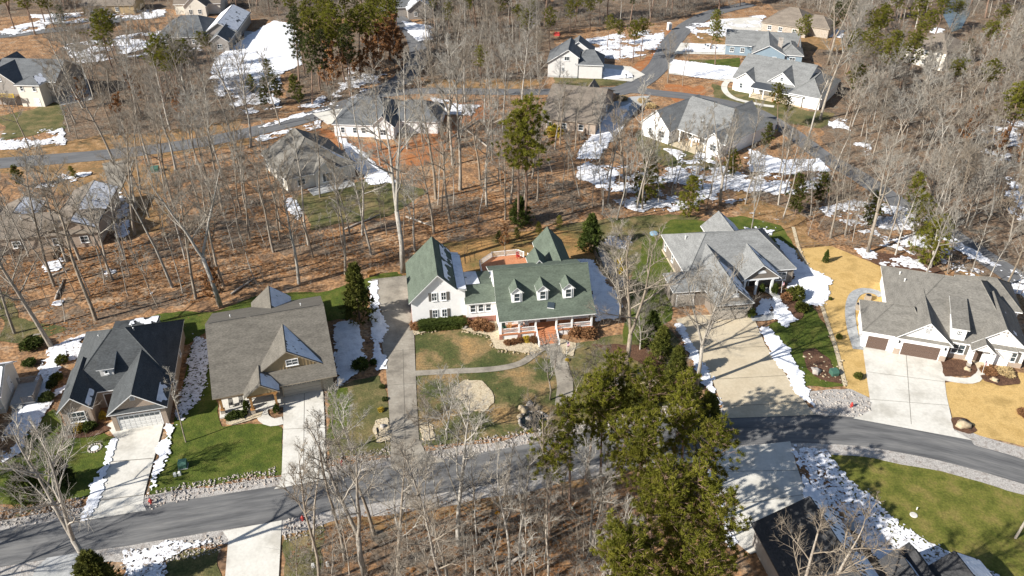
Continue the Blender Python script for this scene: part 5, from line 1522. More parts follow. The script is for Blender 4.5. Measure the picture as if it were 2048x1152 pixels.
for (u, v, vt, fk, k, lab) in [
    (442, 614, 330, 1, 0, 'tall pale-trunked bare tree behind the left corner of the taupe-roofed craftsman house'),
    (806, 545, 205, 1, 1, 'big forked bare tree beside the left wing of the green-roofed white house'),
    (617, 490, 255, 0, 1, 'bare tree at the leafy edge below the lawn of the hipped house'),
    (103, 694, 380, 0, 2, 'leaning bare tree at the wood edge left of the charcoal-roofed house'),
    (192, 640, 345, 0, 0, 'bare tree of a pair right behind the charcoal-roofed house, rear left corner'),
    (345, 575, 300, 0, 5, 'long slanting bare trunk with a snowy foot in the left woods'),
    (1248, 760, 470, 1, 3, 'large bare yard tree right of the green-roofed house porch'),
    (1393, 772, 545, 1, 4, 'thick bare tree on the snowy edge of the tan concrete driveway'),
    (1735, 506, 285, 1, 0, 'pale forked tree standing at the top edge of the golden lawn'),
    (1440, 412, 215, 1, 2, 'tall pale tree in front of the white farmhouse patio'),
    (1234, 440, 265, 0, 3, 'tall bare tree at the wood edge behind the green house fence'),
    (1300, 370, 215, 0, 1, 'pale bare tree in front of the white farmhouse tall gable'),
    (2012, 572, 420, 0, 2, 'pale bare tree on the bank behind the right edge house'),
    (917, 1090, 800, 0, 6, 'tall bare tree on the orange leaf floor beside the front road'),
    (896, 1165, 850, 0, 3, 'dark slim-crowned bare tree at the bottom edge, left of centre'),
    (205, 1190, 880, 1, 1, 'leaning bare tree across the road at the bottom left corner'),
    (1090, 1060, 790, 0, 0, 'bare tree between the bottom woods and the pines'),
    (1560, 1330, 1010, 1, 3, 'pale bare tree spreading over the dark bottom-right roof'),
    (690, 1120, 820, 0, 7, 'bare tree in a thin group beside the road, bottom left of centre'),
    (730, 1150, 850, 1, 2, 'many-stemmed bare tree at the bottom edge near the road'),
    (872, 398, 130, 0, 4, 'tall bare tree on the slope right of the clay bank'),
    (905, 330, 95, 0, 0, 'bare tree behind the clay bank, beside a fallen trunk'),
    (920, 380, 120, 0, 2, 'straight bare tree in the middle woods left of the tall pine'),
    (895, 300, 100, 1, 0, 'forked bare tree above the clay bank'),
    (1640, 240, 0, 0, 0, 'very tall pale tree right of the porch farmhouse'),
    (1655, 130, -60, 1, 2, 'tall pale forked tree behind the porch farmhouse'),
    (1610, 300, 90, 0, 5, 'bare tree by the bend right of the white farmhouse'),
    (640, 1170, 900, 0, 1, 'bare tree right of the bottom driveway'),
    ]:
    tree_px(FT if fk else BT, 'bare_tree', 'bare tree', u, v, vt, k=k, label=lab, group=G_BARE, lean=(rng.normal() * 0.03, rng.normal() * 0.03))
    OCC.append(g(u, v))
def scatter(kind, name, desc, px, n, h0, h1, mind, group, cat='tree', lean=0.06, world=False, wide=1.0):
    poly = px if world else gp(px)
    for (x, y) in in_poly(poly, n * 3, rng, mind)[:n * 3]:
        if n <= 0:
            break
        if any((x - a) ** 2 + (y - b) ** 2 < mind * mind for a, b in OCC):
            continue
        OCC.append((x, y))
        n -= 1
        tree(kind, name, desc, x, y, h0 + (h1 - h0) * rng.random(), cat, group, lean=(rng.normal() * lean, rng.normal() * lean), wide=wide)
W_SLOPE = [(0, 500), (230, 490), (380, 450), (480, 400), (560, 410), (620, 465), (820, 430), (980, 340), (1110, 340), (1190, 410), (1160, 440), (980, 462), (860, 485), (780, 535), (600, 575), (480, 590), (420, 600), (250, 630), (120, 680), (0, 600)]
W_LEFT = [(250, 340), (330, 325), (500, 290), (525, 330), (545, 400), (400, 445), (270, 470), (250, 400)]
W_TOPL = [(130, 120), (330, 115), (420, 155), (500, 160), (540, 220), (420, 255), (330, 270), (130, 290), (125, 220)]
W_PINES = [(580, 90), (760, 80), (815, 100), (800, 140), (700, 185), (620, 205), (590, 150)]
W_MID = [(855, 60), (1080, 60), (1085, 165), (850, 168)]
W_MID2 = [(905, 200), (1070, 195), (1080, 280), (1130, 310), (1100, 345), (970, 345), (910, 310)]
W_RIGHT = [(1690, 70), (1840, 150), (1920, 150), (2090, 60), (2120, 560), (1980, 500), (1800, 385), (1720, 330), (1680, 240)]
W_RMID = [(1490, 345), (1640, 345), (1720, 385), (1880, 490), (2080, 600), (2080, 640), (1920, 570), (1830, 525), (1760, 505), (1640, 490), (1590, 455), (1480, 430)]
W_SNOW = [(1130, 340), (1300, 345), (1470, 345), (1470, 420), (1350, 425), (1210, 440), (1180, 410)]
W_BOT = [(580, 1100), (700, 1030), (860, 1005), (1050, 985), (1150, 1000), (1230, 1060), (1240, 1300), (580, 1300)]
W_TOP = [(-60, -70), (2110, -70), (2110, 50), (1950, 40), (1860, 10), (1700, 40), (1520, 0), (1430, 30), (1100, 60), (880, 50), (760, 20), (600, 60), (480, 20), (330, 5), (0, 30)]
W_TOPR = [(1620, 20), (1860, 20), (1830, 60), (1700, 100), (1640, 90)]
W_LEFTEDGE = [(-120, 480), (-20, 520), (60, 560), (90, 640), (0, 690), (-120, 700)]
scatter(BT, 'bare_tree', 'bare tree', W_SLOPE, 30, 15, 22, 4.5, G_BARE)
scatter(ST, 'slender_tree', 'slender bare tree', W_SLOPE, 48, 8, 15, 2.4, G_SLIM)
scatter(BT, 'bare_tree', 'bare tree', W_LEFT, 15, 16, 22, 4.5, G_BARE)
scatter(ST, 'slender_tree', 'slender bare tree', W_LEFT, 14, 9, 15, 2.6, G_SLIM)
scatter(BT, 'bare_tree', 'bare tree', W_LEFTEDGE, 7, 15, 21, 4.5, G_BARE)
scatter(BT, 'bare_tree', 'bare tree', W_TOPL, 30, 13, 20, 4.5, G_BARE)
scatter(ST, 'slender_tree', 'slender bare tree', W_TOPL, 34, 7, 13, 2.6, G_SLIM)
scatter(BT, 'bare_tree', 'bare tree', W_MID, 22, 12, 18, 4.2, G_BARE)
scatter(ST, 'slender_tree', 'slender bare tree', W_MID, 22, 7, 12, 3, G_SLIM)
scatter(BT, 'bare_tree', 'bare tree', W_MID2, 9, 15, 21, 4.5, G_BARE)
scatter(ST, 'slender_tree', 'slender bare tree', W_MID2, 12, 8, 14, 3, G_SLIM)
scatter(BT, 'bare_tree', 'bare tree', W_RIGHT, 42, 11, 17, 4.6, G_BARE)
scatter((YARD, 10), 'spreading_tree', 'spreading bare tree', W_RIGHT, 64, 8.5, 13, 4.4, 'spreading bare trees')
scatter((YARD, 10), 'spreading_tree', 'spreading bare tree', W_TOPL, 12, 8, 12, 4, 'spreading bare trees')
scatter((YARD, 10), 'spreading_tree', 'spreading bare tree', W_MID, 18, 8, 12, 4, 'spreading bare trees')
scatter(ST, 'slender_tree', 'slender bare tree', W_RIGHT, 34, 6, 11, 3.2, G_SLIM)
scatter(BT, 'bare_tree', 'bare tree', W_RMID, 16, 11, 17, 4.5, G_BARE)
scatter(ST, 'slender_tree', 'slender bare tree', W_RMID, 34, 7, 13, 2.6, G_SLIM)
scatter(BT, 'bare_tree', 'bare tree', W_SNOW, 7, 14, 20, 5, G_BARE)
scatter(ST, 'slender_tree', 'slender bare tree', W_SNOW, 24, 9, 15, 2.6, G_SLIM)
scatter(BT, 'bare_tree', 'bare tree', W_BOT, 9, 13, 19, 3.5, G_BARE)
scatter(ST, 'slender_tree', 'slender bare tree', W_BOT, 34, 7, 14, 1.8, G_SLIM)
scatter(BT, 'bare_tree', 'bare tree', W_TOP, 20, 14, 19, 6, G_BARE)
scatter(BT, 'bare_tree', 'bare tree', W_TOPR, 8, 15, 20, 5, G_BARE)
# trees standing round the far houses
for (u, v, vt) in [(1335, 165, 70), (1365, 172, 80), (1240, 60, -30), (300, 330, 110), (230, 330, 120), (560, 250, 100), (690, 320, 170), (760, 330, 190), (60, 300, 170), (30, 480, 300), (1500, 330, 190), (1180, 262, 170), (1200, 290, 190), (1110, 300, 170), (270, 470, 240), (60, 520, 330),
                  (1285, 420, 270), (1500, 480, 340), (1690, 470, 330), (1850, 555, 400), (160, 520, 300), (225, 560, 330), (1010, 440, 280), (960, 360, 190), (700, 470, 300), (560, 480, 300), (500, 480, 290), (762, 300, 125), (722, 308, 150), (815, 298, 115), (680, 298, 160), (845, 285, 105), (1120, 290, 150), (1150, 300, 170), (640, 395, 230)]:
    tree_px(BT, 'bare_tree', 'bare tree', u, v, vt, group=G_BARE, lean=(rng.normal() * 0.04, rng.normal() * 0.04))
for (x, y, hh) in [(-74, 49, 18), (-67, 51, 17), (-82, 56, 19), (-72, 60, 17), (-63, 48, 15), (-78, 68, 18)]:
    tree(BT if rng.random() < 0.5 else FT, 'bare_tree', 'bare tree', x, y, hh, group=G_BARE)
# yard trees
for (u, v, vt, lab) in [(895, 880, 770, 'small pale bare tree on the patchy lawn beside the old driveway'), (860, 880, 790, 'thin grey bare tree by the old driveway mailbox'), (1100, 800, 690, 'twisted bare ornamental tree beside the garden pond'), (1150, 800, 740, 'pale multi-stemmed bare shrub tree right of the pond'),
                        (1200, 790, 700, 'thin bare tree in the yard below the porch steps'), (372, 885, 750, 'lone young bare tree by the right side of the charcoal-roofed house'), (700, 900, 790, 'grey-green bare tree on the lawn right of the craftsman driveway'), (120, 1010, 880, 'bushy bare tree on the left front lawn above the gravel'),
                        (1420, 660, 560, 'bare tree in front of the light grey-roofed garage'), (1240, 640, 480, 'pale bare tree in the snow beside the green-roofed house'), (605, 905, 875, 'tiny staked sapling on the green front lawn'), (1280, 700, 600, 'bare reddish tree beside the light grey-roofed house'), (1180, 1110, 960, 'pale bushy bare tree at the edge of the bottom pines'),
                        (1225, 470, 420, 'dense bare bush tree behind the fence')]:
    tree_px(ST if u in (372, 605) else YT, 'small_bare_tree', 'small bare tree', u, v, vt, label=lab, group='small yard trees', wide=1.1)
# pines
tree_px(PT, 'pine_tree', 'pine', 1048, 450, 195, k=2, label='tall isolated olive pine in the middle woods', group=G_PINE, wide=1.15)
tree_px(PT, 'pine_tree', 'pine', 1036, 452, 225, k=4, label='second olive pine close beside the tall isolated one', group=G_PINE, wide=1.0)
for i_, (u, v, lab) in enumerate([(1105, 905, 'leftmost pine of the bottom clump, crown over the road'), (1150, 855, 'second pine from the left of the bottom clump, near the pond'), (1215, 825, 'pine of the bottom clump rising left of the tallest'), (1300, 790, 'tallest pine of the bottom clump, reaching above the road'), (1390, 825, 'pine crown over the tan driveway mouth'),
    (1345, 860, 'pine crown over the road below the tan driveway'), (1275, 880, 'pine crown over the road, middle of the clump'), (1405, 900, 'pine crown at the road beside the lower driveway'), (1330, 945, 'pine crown in the centre of the bottom clump'), (1390, 985, 'pine crown beside the upper snow strip of the lower driveway'), (1285, 1000, 'pine crown in the lower left of the clump'),
    (1350, 1040, 'pine crown in the lower centre of the clump'), (1415, 1065, 'pine crown beside the middle snow strip'), (1290, 1085, 'pine crown near the bottom edge, left'), (1360, 1115, 'pine crown near the bottom edge, centre'), (1420, 1140, 'pine crown near the bottom edge beside the dark roof'), (1255, 1130, 'pine crown at the bottom edge, leftmost'), (1182, 800, 'pine crown above the stone verge right of the pond'), (1255, 790, 'pine crown above the verge beside the tallest one'), (1225, 900, 'thin pine crown over the middle of the road'), (1310, 1160, 'lowest pine crown at the bottom edge')]):
    x, y = g(u, v, 12.5)
    tree(PT, 'pine_tree', 'pine', x, y, 15.5 + 2.5 * rng.random(), group=G_PINE, label=lab, k=i_, lean=(rng.normal() * 0.05, rng.normal() * 0.05), wide=1.0)
for (u, v, vt) in [(600, 190, 30), (640, 180, 20), (660, 200, 60), (690, 165, 10), (720, 160, 15), (745, 140, 5), (610, 150, 15), (780, 120, -10), (665, 140, 0), (625, 210, 70), (700, 190, 50), (340, 190, 70), (230, 150, 30), (240, 130, 20), (360, 210, 100), (30, 60, -40), (70, 70, -30), (110, 60, -20), (0, 50, -40),
                   (1265, 125, 40), (1280, 118, 35), (1240, 115, 40), (1215, 95, 30), (1100, 100, 15), (1050, 110, 20), (1040, 90, 10), (1430, 130, 40), (1420, 100, 20), (1555, 265, 170), (1570, 255, 195), (1590, 120, 30), (1720, 170, 60), (1760, 190, 80), (1800, 175, 70), (1730, 130, 20), (1830, 90, -10), (1870, 70, -20), (1790, 60, -10),
                   (1780, 25, -40), (1850, 30, -40), (2010, 290, 170), (2040, 280, 160), (2070, 300, 180), (1960, 130, 40), (1900, 60, 0), (870, 60, -10), (900, 45, -15), (930, 40, -30), (1150, 55, -20), (1200, 50, -20), (480, 40, -40), (560, 40, -40), (1690, 60, -20), (590, 70, -30), (640, 50, -40), (1000, 60, -20), (960, 170, 90), (330, 205, 90), (380, 185, 80), (355, 175, 70), (420, 135, 60), (215, 115, 20), (1745, 115, 10), (1690, 155, 60), (1775, 155, 60), (1815, 145, 50), (1860, 62, -20), (1920, 155, 80), (1960, 215, 120), (1890, 205, 120), (1700, 225, 130), (2030, 125, 40), (1990, 85, 10), (2000, 300, 165), (2045, 310, 175), (1660, 95, 5), (60, 40, -50), (140, 90, 10), (90, 45, -40), (900, 75, 5), (945, 65, -10), (1060, 75, 0), (1020, 45, -30), (1140, 70, 0), (1180, 62, -10), (1330, 30, -50), (1300, 45, -40), (1260, 50, -40), (1480, 12, -60), (1740, 45, -40), (1800, 40, -50), (1840, 110, 20), (2060, 60, -20), (720, 60, -30), (540, 30, -60), (20, 30, -60), (130, 25, -60)]:
    tree_px(PT if rng.random() < 0.75 else PD, 'pine_tree', 'pine', u, v, vt, group=G_PINE, lean=(rng.normal() * 0.03, rng.normal() * 0.03), wide=1.4 if u > 1650 or u < 450 else 1.15)
scatter(PT, 'pine_tree', 'pine', [(560, 70), (800, 60), (810, 110), (700, 180), (620, 195), (590, 140)], 16, 14, 19, 4, G_PINE)
scatter(PT, 'pine_tree', 'olive pine', W_TOP, 85, 14, 20, 4.5, G_PINE, wide=1.45)
scatter(PD, 'pine_tree', 'dark pine', W_TOP, 28, 14, 19, 6, G_PINE, wide=1.4)
scatter(RT, 'russet_tree', 'rust-leaved small tree', [(700, 130), (800, 100), (815, 130), (760, 165), (660, 200), (640, 180)], 12, 8, 13, 4, 'trees with dead leaves')
for (u, v, vt) in [(435, 610, 540), (425, 585, 520), (1265, 385, 345), (1990, 330, 260), (2040, 340, 280), (1930, 300, 220), (1010, 500, 460), (280, 205, 150), (235, 245, 190), (365, 235, 180), (170, 215, 160)]:
    tree_px(RT, 'russet_tree', 'rust-leaved small tree', u, v, vt, group='trees with dead leaves')
# cedars and evergreen saplings
for (u, v, vt, k, w, lab) in [(720, 640, 530, 0, 0.95, 'bushy yellow-green cedar between the craftsman house and the old driveway'), (1040, 448, 395, 1, 1.3, 'dark narrow cedar at the foot of the tall isolated pine'), (1180, 500, 430, 1, 1.1, 'broad grey-green evergreen beside the fence corner'),
    (1118, 455, 432, 1, 0.9, None), (1080, 470, 445, 1, 0.9, None), (1035, 480, 455, 1, 1.0, None), (995, 488, 462, 1, 1.0, None), (45, 375, 330, 1, 1.4, None), (150, 355, 332, 1, 1.5, None), (1590, 430, 355, 0, 1.2, None), (1635, 410, 350, 0, 1.3, None), (1735, 455, 390, 0, 1.2, None), (1830, 420, 350, 0, 1.2, None), (1835, 470, 395, 1, 1.3, None),
    (1855, 530, 435, 0, 1.5, None), (1375, 435, 360, 0, 1.1, None), (1290, 410, 320, 2, 1.2, None), (1460, 350, 300, 2, 1.4, None), (1530, 300, 250, 2, 1.5, None), (1320, 720, 655, 0, 1.2, 'dark evergreen bush left of the snowy drive edge, uppermost'), (1350, 760, 695, 0, 1.2, 'dark evergreen bush left of the snowy drive edge, lowest'),
    (1300, 690, 625, 1, 1.1, 'dark evergreen beside the light grey-roofed garage bay'), (210, 1200, 1110, 0, 1.3, 'round evergreen at the bottom left driveway'), (540, 165, 120, 2, 1.3, None), (600, 210, 150, 2, 1.2, None), (530, 215, 160, 2, 1.5, None), (560, 200, 150, 2, 1.3, None), (505, 185, 150, 2, 1.3, None), (1650, 525, 500, 1, 0.8, 'small conical evergreen alone on the golden lawn'),
    (60, 1000, 930, 1, 1.2, 'dark evergreen on the left front lawn'), (135, 965, 915, 2, 1.4, 'dark low evergreen behind the bushy lawn tree'), (1330, 800, 745, 0, 1.3, 'evergreen above the road under the pines'), (1260, 820, 760, 0, 1.5, 'olive evergreen above the stone verge'), (1205, 830, 770, 0, 1.4, 'olive evergreen above the stone verge, left one'), (1410, 860, 790, 0, 1.4, 'olive evergreen at the mouth of the tan driveway')]:
    yp = lab is None and v < 560
    tree_px((YOUNG, 7) if yp else CT, 'young_pine' if yp else 'cedar_tree', 'young pine' if yp else 'young evergreen', u, v, vt, k=None if yp else k, wide=1.0 if yp else w, label=lab, group='cedars and young evergreens')
# labels: each by what it stands beside; those nothing tells apart share one
ORD = ['leftmost', 'second from left', 'third from left', 'fourth from left', 'fifth from left', 'sixth from left', 'seventh from left', 'eighth from left', 'ninth from left', 'tenth from left', 'eleventh from left', 'twelfth from left', 'thirteenth from left', 'fourteenth from left', 'fifteenth from left', 'sixteenth from left']
by = {}
for t_ in TREES:
    o, lab, desc, x, y, cat, grp = t_
    h_ = o.scale[2]
    if lab is None:
        size = 'tall ' if h_ > 1.0 and 'bare' in desc and 'slender' not in desc else ''
        lab = size + desc + ' ' + label_place(x, y)
    by.setdefault(lab, []).append(t_)
for lab, ts in by.items():
    ts.sort(key=lambda t_: t_[3] / (t_[4] + 38))
    for i, (o, _, desc, x, y, cat, grp) in enumerate(ts):
        l = lab
        if 1 < len(ts) <= 16:
            w = ORD[i] if i < len(ts) - 1 or len(ts) > 2 else 'rightmost'
            l = lab + ', ' + w
        tag(o, ' '.join(l.split()[:16]), cat, grp)

# ---------------------------------------------------------------- the mass of thin trees behind them: nobody could count it
def mesh_arrays(me):
    v = np.empty(len(me.vertices) * 3, dtype=np.float32)
    me.vertices.foreach_get('co', v)
    lp = np.empty(len(me.loops), dtype=np.int32)
    me.loops.foreach_get('vertex_index', lp)
    st = np.empty(len(me.polygons), dtype=np.int32)
    tot = np.empty(len(me.polygons), dtype=np.int32)
    me.polygons.foreach_get('loop_start', st)
    me.polygons.foreach_get('loop_total', tot)
    st = st[tot == 4]
    return v.reshape(-1, 3), lp[st[:, None] + np.arange(4)[None, :]]
THIN = []
for k in range(4):
    a_, b_ = bare_tree(300 + k, 14, [0.3, 0.45, 0.25, 0.38][k], [0.26, 0.2, 0.3, 0.22][k], 0.10, 7, False, 0.6)
    (v1, f1), (v2, f2) = mesh_arrays(a_), mesh_arrays(b_)
    THIN.append((np.concatenate([v1, v2]), np.concatenate([f1, f2 + len(v1)])))
def wood(name, label, px, n, h0, h1):
    Vs, Fs, o = [], [], 0
    for (x, y) in in_poly(gp(px), n, rng):
        v, f = THIN[int(rng.integers(4))]
        s_ = (h0 + (h1 - h0) * rng.random()) / 14
        a = rng.random() * 6.283
        c, d = math.cos(a) * s_ * 1.15, math.sin(a) * s_ * 1.15
        lx, ly = rng.normal(size=2) * 0.06
        z = v[:, 2] * s_
        Vs.append(np.stack([v[:, 0] * c - v[:, 1] * d + x + lx * z, v[:, 0] * d + v[:, 1] * c + y + ly * z, z], 1))
        Fs.append(f + o)
        o += len(v)
    return stuff(link(name, np_mesh(name, np.concatenate(Vs), np.concatenate(Fs), 'brush')), label, 'wood')
wood('distant_wood', 'grey mass of thin bare trees along the top edge', W_TOP, 110, 13, 18)
wood('distant_wood', 'grey thin bare trees behind the top left houses', [(90, 60), (340, 45), (430, 105), (330, 112), (130, 118)], 26, 9, 15)
wood('distant_wood', 'grey thin bare trees at the top middle edge', [(860, 0), (1110, 0), (1095, 65), (860, 58)], 40, 10, 16)
wood('distant_wood', 'grey thin bare trees at the top right by the lake', [(1560, 0), (1870, 0), (1830, 60), (1700, 60), (1640, 20)], 40, 10, 16)
wood('thicket', 'grey mass of thin bare trees filling the right side', W_RIGHT, 60, 8, 13)
wood('thicket', 'grey mass of thin bare trees in the upper left woods', W_TOPL, 22, 7, 14)
wood('thicket', 'grey mass of thin bare trees in the upper middle', W_MID, 36, 7, 13)

# ---------------------------------------------------------------- undergrowth: nobody could count it
def brush(name, label, px, dens, h=(0.6, 2.2), stems=6, m='brush', rad=0.013, world=False):
    poly = px if world else gp(px)
    P = np.array(poly)
    lo, hi = P.min(0), P.max(0)
    area = 0.5 * abs(np.dot(P[:, 0], np.roll(P[:, 1], 1)) - np.dot(P[:, 1], np.roll(P[:, 0], 1)))
    n = int((hi - lo).prod() * dens)
    Q = lo + (hi - lo) * rng.random((n, 2))
    keep = sdist(poly, Q[:, 0], Q[:, 1]) > 0
    keep &= fbm(Q[:, 0] * 0.11, Q[:, 1] * 0.11, 77, 3) > -0.25 + 0.5 * (rng.random(n) - 0.5)
    Q = Q[keep]
    n = len(Q)
    B = np.repeat(np.concatenate([Q, np.zeros((n, 1))], 1), stems, 0)
    hh = np.repeat(h[0] + (h[1] - h[0]) * rng.random(n) ** 1.6, stems)
    m_ = len(B)
    D = rng.normal(size=(m_, 3)) * 0.42
    D[:, 2] = 1
    L = hh * (0.6 + 0.5 * rng.random(m_))
    T = B + D * L[:, None]
    B2 = B + rng.normal(size=(m_, 3)) * 0.05
    B2[:, 2] = 0
    mid = B2 + (T - B2) * (0.45 + 0.2 * rng.random((m_, 1)))
    S = mid + rng.normal(size=(m_, 3)) * (0.3 * hh[:, None])
    S[:, 2] = np.maximum(S[:, 2], mid[:, 2])
    tw = Twigs()
    tw.a, tw.b = np.concatenate([B2, mid]), np.concatenate([T, S])
    tw.ra, tw.rb = np.full(2 * m_, rad), np.full(2 * m_, rad * 0.4)
    V, F = tw.arrays(3)
    return stuff(link(name, np_mesh(name, V, F, m)), label, 'brush')
brush('undergrowth', 'thin brown undergrowth on the leafy slope behind the houses', W_SLOPE, 0.55)
brush('undergrowth', 'grey brown undergrowth in the woods at left', W_LEFT, 0.6)
brush('undergrowth', 'dense grey undergrowth in the upper left woods', W_TOPL, 0.6, (0.6, 2.4), 7, rad=0.016)
brush('undergrowth', 'pale thicket in the upper middle', W_MID, 0.7, (0.8, 3.0), 7, rad=0.017)
brush('undergrowth', 'brown undergrowth in the middle woods', W_MID2, 0.6)
brush('undergrowth', 'dense grey thicket filling the right side', W_RIGHT, 0.3, (0.6, 2.2), 7, rad=0.015)
brush('undergrowth', 'brown brush between the side road and the golden lawn', W_RMID, 0.9, (0.6, 2.6))
brush('undergrowth', 'sparse brush on the snowy wood edge', W_SNOW, 0.6, (0.5, 2.2))
brush('undergrowth', 'grey brush in the bottom woods', W_BOT, 1.3, (0.5, 2.8), 7)
brush('undergrowth', 'grey brush along the top edge', W_TOP, 0.35, (1.5, 5.0), 7, rad=0.024)
brush('undergrowth', 'dark brush under the far pines', W_PINES, 0.9, (0.8, 3.0))
brush('undergrowth', 'brown brush at the left wood edge', [(-120, 480), (-20, 520), (60, 560), (130, 640), (60, 690), (-120, 700)], 0.8, (0.6, 2.6))
brush('undergrowth', 'brush under the bottom right pines', [(1120, 960), (1400, 930), (1440, 1000), (1470, 1100), (1470, 1300), (1150, 1300), (1150, 1050)], 1.0, (0.5, 2.2))
brush('undergrowth', 'grey bushes left of the light grey-roofed garage', [(1255, 580), (1330, 560), (1345, 640), (1400, 760), (1380, 800), (1290, 700)], 1.6, (0.5, 2.4))

def leaf_fall(name, label, px, dens, m='leaf_russet', size=0.17):
    """curled dead leaves lying loose on the woodland floor."""
    poly = gp(px)
    P = np.array(poly)
    lo, hi = P.min(0), P.max(0)
    n = int((hi - lo).prod() * dens)
    Q = lo + (hi - lo) * rng.random((n, 2))
    Q = Q[(sdist(poly, Q[:, 0], Q[:, 1]) > 0) & (fbm(Q[:, 0] * 0.2, Q[:, 1] * 0.2, 31, 3) > -0.2)]
    n = len(Q)
    a = rng.random(n) * 6.283
    s_ = size * (0.6 + 0.9 * rng.random(n))
    z = 0.02 + 0.05 * rng.random(n)
    V = []
    for k, (t, up) in enumerate(((0, 0), (1.7, 0.5), (3.14, 0.1), (4.5, 0.6))):
        V.append(np.stack([Q[:, 0] + np.cos(a + t) * s_, Q[:, 1] + np.sin(a + t) * s_ * 0.7, z + up * s_ * rng.random(n)], 1))
    V = np.stack(V, 1).reshape(-1, 3)
    stuff(link(name, np_mesh(name, V, np.arange(n * 4).reshape(n, 4), m)), label, 'leaves')
leaf_fall('fallen_leaves', 'rust-brown fallen leaves on the slope behind the houses', W_SLOPE, 5.0)
leaf_fall('fallen_leaves', 'rust-brown fallen leaves in the bottom woods', W_BOT, 6.0)
leaf_fall('fallen_leaves', 'brown fallen leaves in the left woods', W_LEFT, 3.0, 'leaf_rust_shrub')
leaf_fall('fallen_leaves', 'brown fallen leaves in the middle woods', W_MID2, 3.0)
leaf_fall('fallen_leaves', 'brown fallen leaves beside the golden lawn', W_RMID, 2.0, 'leaf_rust_shrub')
leaf_fall('fallen_leaves', 'brown leaves blown over the patchy front lawn', [(828, 668), (985, 652), (1100, 700), (1330, 690), (1390, 780), (1140, 830), (1080, 862), (842, 895), (834, 790)], 0.9, 'leaf_rust_shrub', 0.1)
leaf_fall('fallen_leaves', 'brown leaves blown over the lawns behind the left houses', [(175, 690), (240, 650), (430, 622), (520, 592), (760, 548), (800, 545), (745, 575), (700, 640), (375, 690)], 0.8, 'leaf_rust_shrub', 0.1)
leaf_fall('fallen_leaves', 'brown leaves blown over the left front lawn', [(40, 880), (108, 815), (212, 862), (236, 878), (196, 985), (60, 1005), (-20, 1012), (-20, 950)], 0.8, 'leaf_rust_shrub', 0.09)

# ================================================================ SMALLER THINGS
def at(u, v, z=0.0):
    x, y = g(u, v, z)
    return (x, y, z)
def rock_mesh(seed, sx=1, sy=1, sz=0.7, sub=1):
    import bmesh
    bm = bmesh.new()
    bmesh.ops.create_icosphere(bm, subdivisions=sub, radius=0.5)
    r = np.random.default_rng(seed)
    for v in bm.verts:
        k = 1 + 0.22 * r.normal()
        v.co = Vector((v.co.x * sx * k, v.co.y * sy * k, max(v.co.z * sz * k, -0.2 * sz) + 0.2 * sz))
    vs_ = [tuple(v.co) for v in bm.verts]
    bm.verts.index_update()
    fs_ = [tuple(v.index for v in f.verts) for f in bm.faces]
    bm.free()
    return vs_, fs_
def stones(name, label, pts, size, m, seed=3):
    """loose stones lying along a strip: one heap nobody could count."""
    r = np.random.default_rng(seed)
    base = [rock_mesh(seed + k) for k in range(4)]
    Vs, Fs, o = [], [], 0
    for (x, y) in pts:
        v, f = base[int(r.integers(4))]
        s = size * (0.45 + 1.5 * r.random() ** 2.5)
        a = r.random() * 6.28
        c, sn = math.cos(a), math.sin(a)
        v = np.array(v) * s * (0.8 + 0.4 * r.random(3))
        Vs.append(np.stack([v[:, 0] * c - v[:, 1] * sn + x, v[:, 0] * sn + v[:, 1] * c + y, v[:, 2] + 0.07], 1))
        Fs.append(np.array(f) + o)
        o += len(v)
    return stuff(link(name, np_mesh(name, np.concatenate(Vs), np.concatenate(Fs), m)), label, 'stones')
def strip_pts(px, w0, w1, dens, seed):
    L = smooth_line(gp(px), 0.5)
    a, b = ribbon_pts(L, w0, w1)
    r = np.random.default_rng(seed)
    n = int(len(L) * 0.5 * abs(w1 - w0) * dens)
    i = r.integers(0, len(L), n)
    t = r.random((n, 1))
    return a[i] * (1 - t) + b[i] * t + r.normal(size=(n, 2)) * 0.12
def poly_pts(px, n, seed):
    return in_poly(gp(px), n, np.random.default_rng(seed))
stones('riprap', 'pale riprap stones along the upper verge, between the two left driveways', strip_pts([(300, 1006), (345, 990), (448, 970), (548, 952)], -1.2, 1.3, 30, 1), 0.15, 'stone_pale')
stones('riprap', 'pale riprap stones on the verge between craftsman and old driveways', strip_pts([(662, 934), (715, 920), (780, 908)], -1.0, 1.1, 30, 2), 0.15, 'stone_pale')
stones('riprap', 'pale riprap stones along the verge below the patchy lawn', strip_pts([(862, 912), (930, 898), (1000, 886), (1080, 872), (1180, 852), (1300, 830), (1390, 818)], -1.1, 1.3, 30, 3), 0.15, 'stone_pale')
stones('riprap', 'pale riprap stones on the verge at the left edge', strip_pts([(-20, 1040), (60, 1030), (160, 1014)], -1.3, 1.4, 30, 4), 0.15, 'stone_pale')
stones('riprap', 'pale riprap stones on the lower verge left of the bottom driveway', strip_pts([(250, 1122), (330, 1108), (440, 1088)], -1.2, 1.2, 30, 5), 0.15, 'stone_pale')
stones('riprap', 'pale riprap stones on the lower verge right of the bottom driveway', strip_pts([(570, 1064), (610, 1056), (640, 1048)], -1.4, 1.6, 30, 6), 0.15, 'stone_pale')
stones('pebbles', 'tan pebbles filling the kidney-shaped island bed', poly_pts([(906, 776), (930, 760), (965, 764), (986, 785), (988, 808), (965, 826), (935, 822), (925, 805), (908, 795)], 900, 7), 0.13, 'stone_tan')
stones('pebbles', 'tan edging stones along the green-roofed house front beds', strip_pts([(828, 668), (862, 664), (905, 655), (935, 666), (975, 676), (992, 702), (1050, 708), (1084, 704)], -0.2, 0.3, 16, 8), 0.22, 'stone_tan')
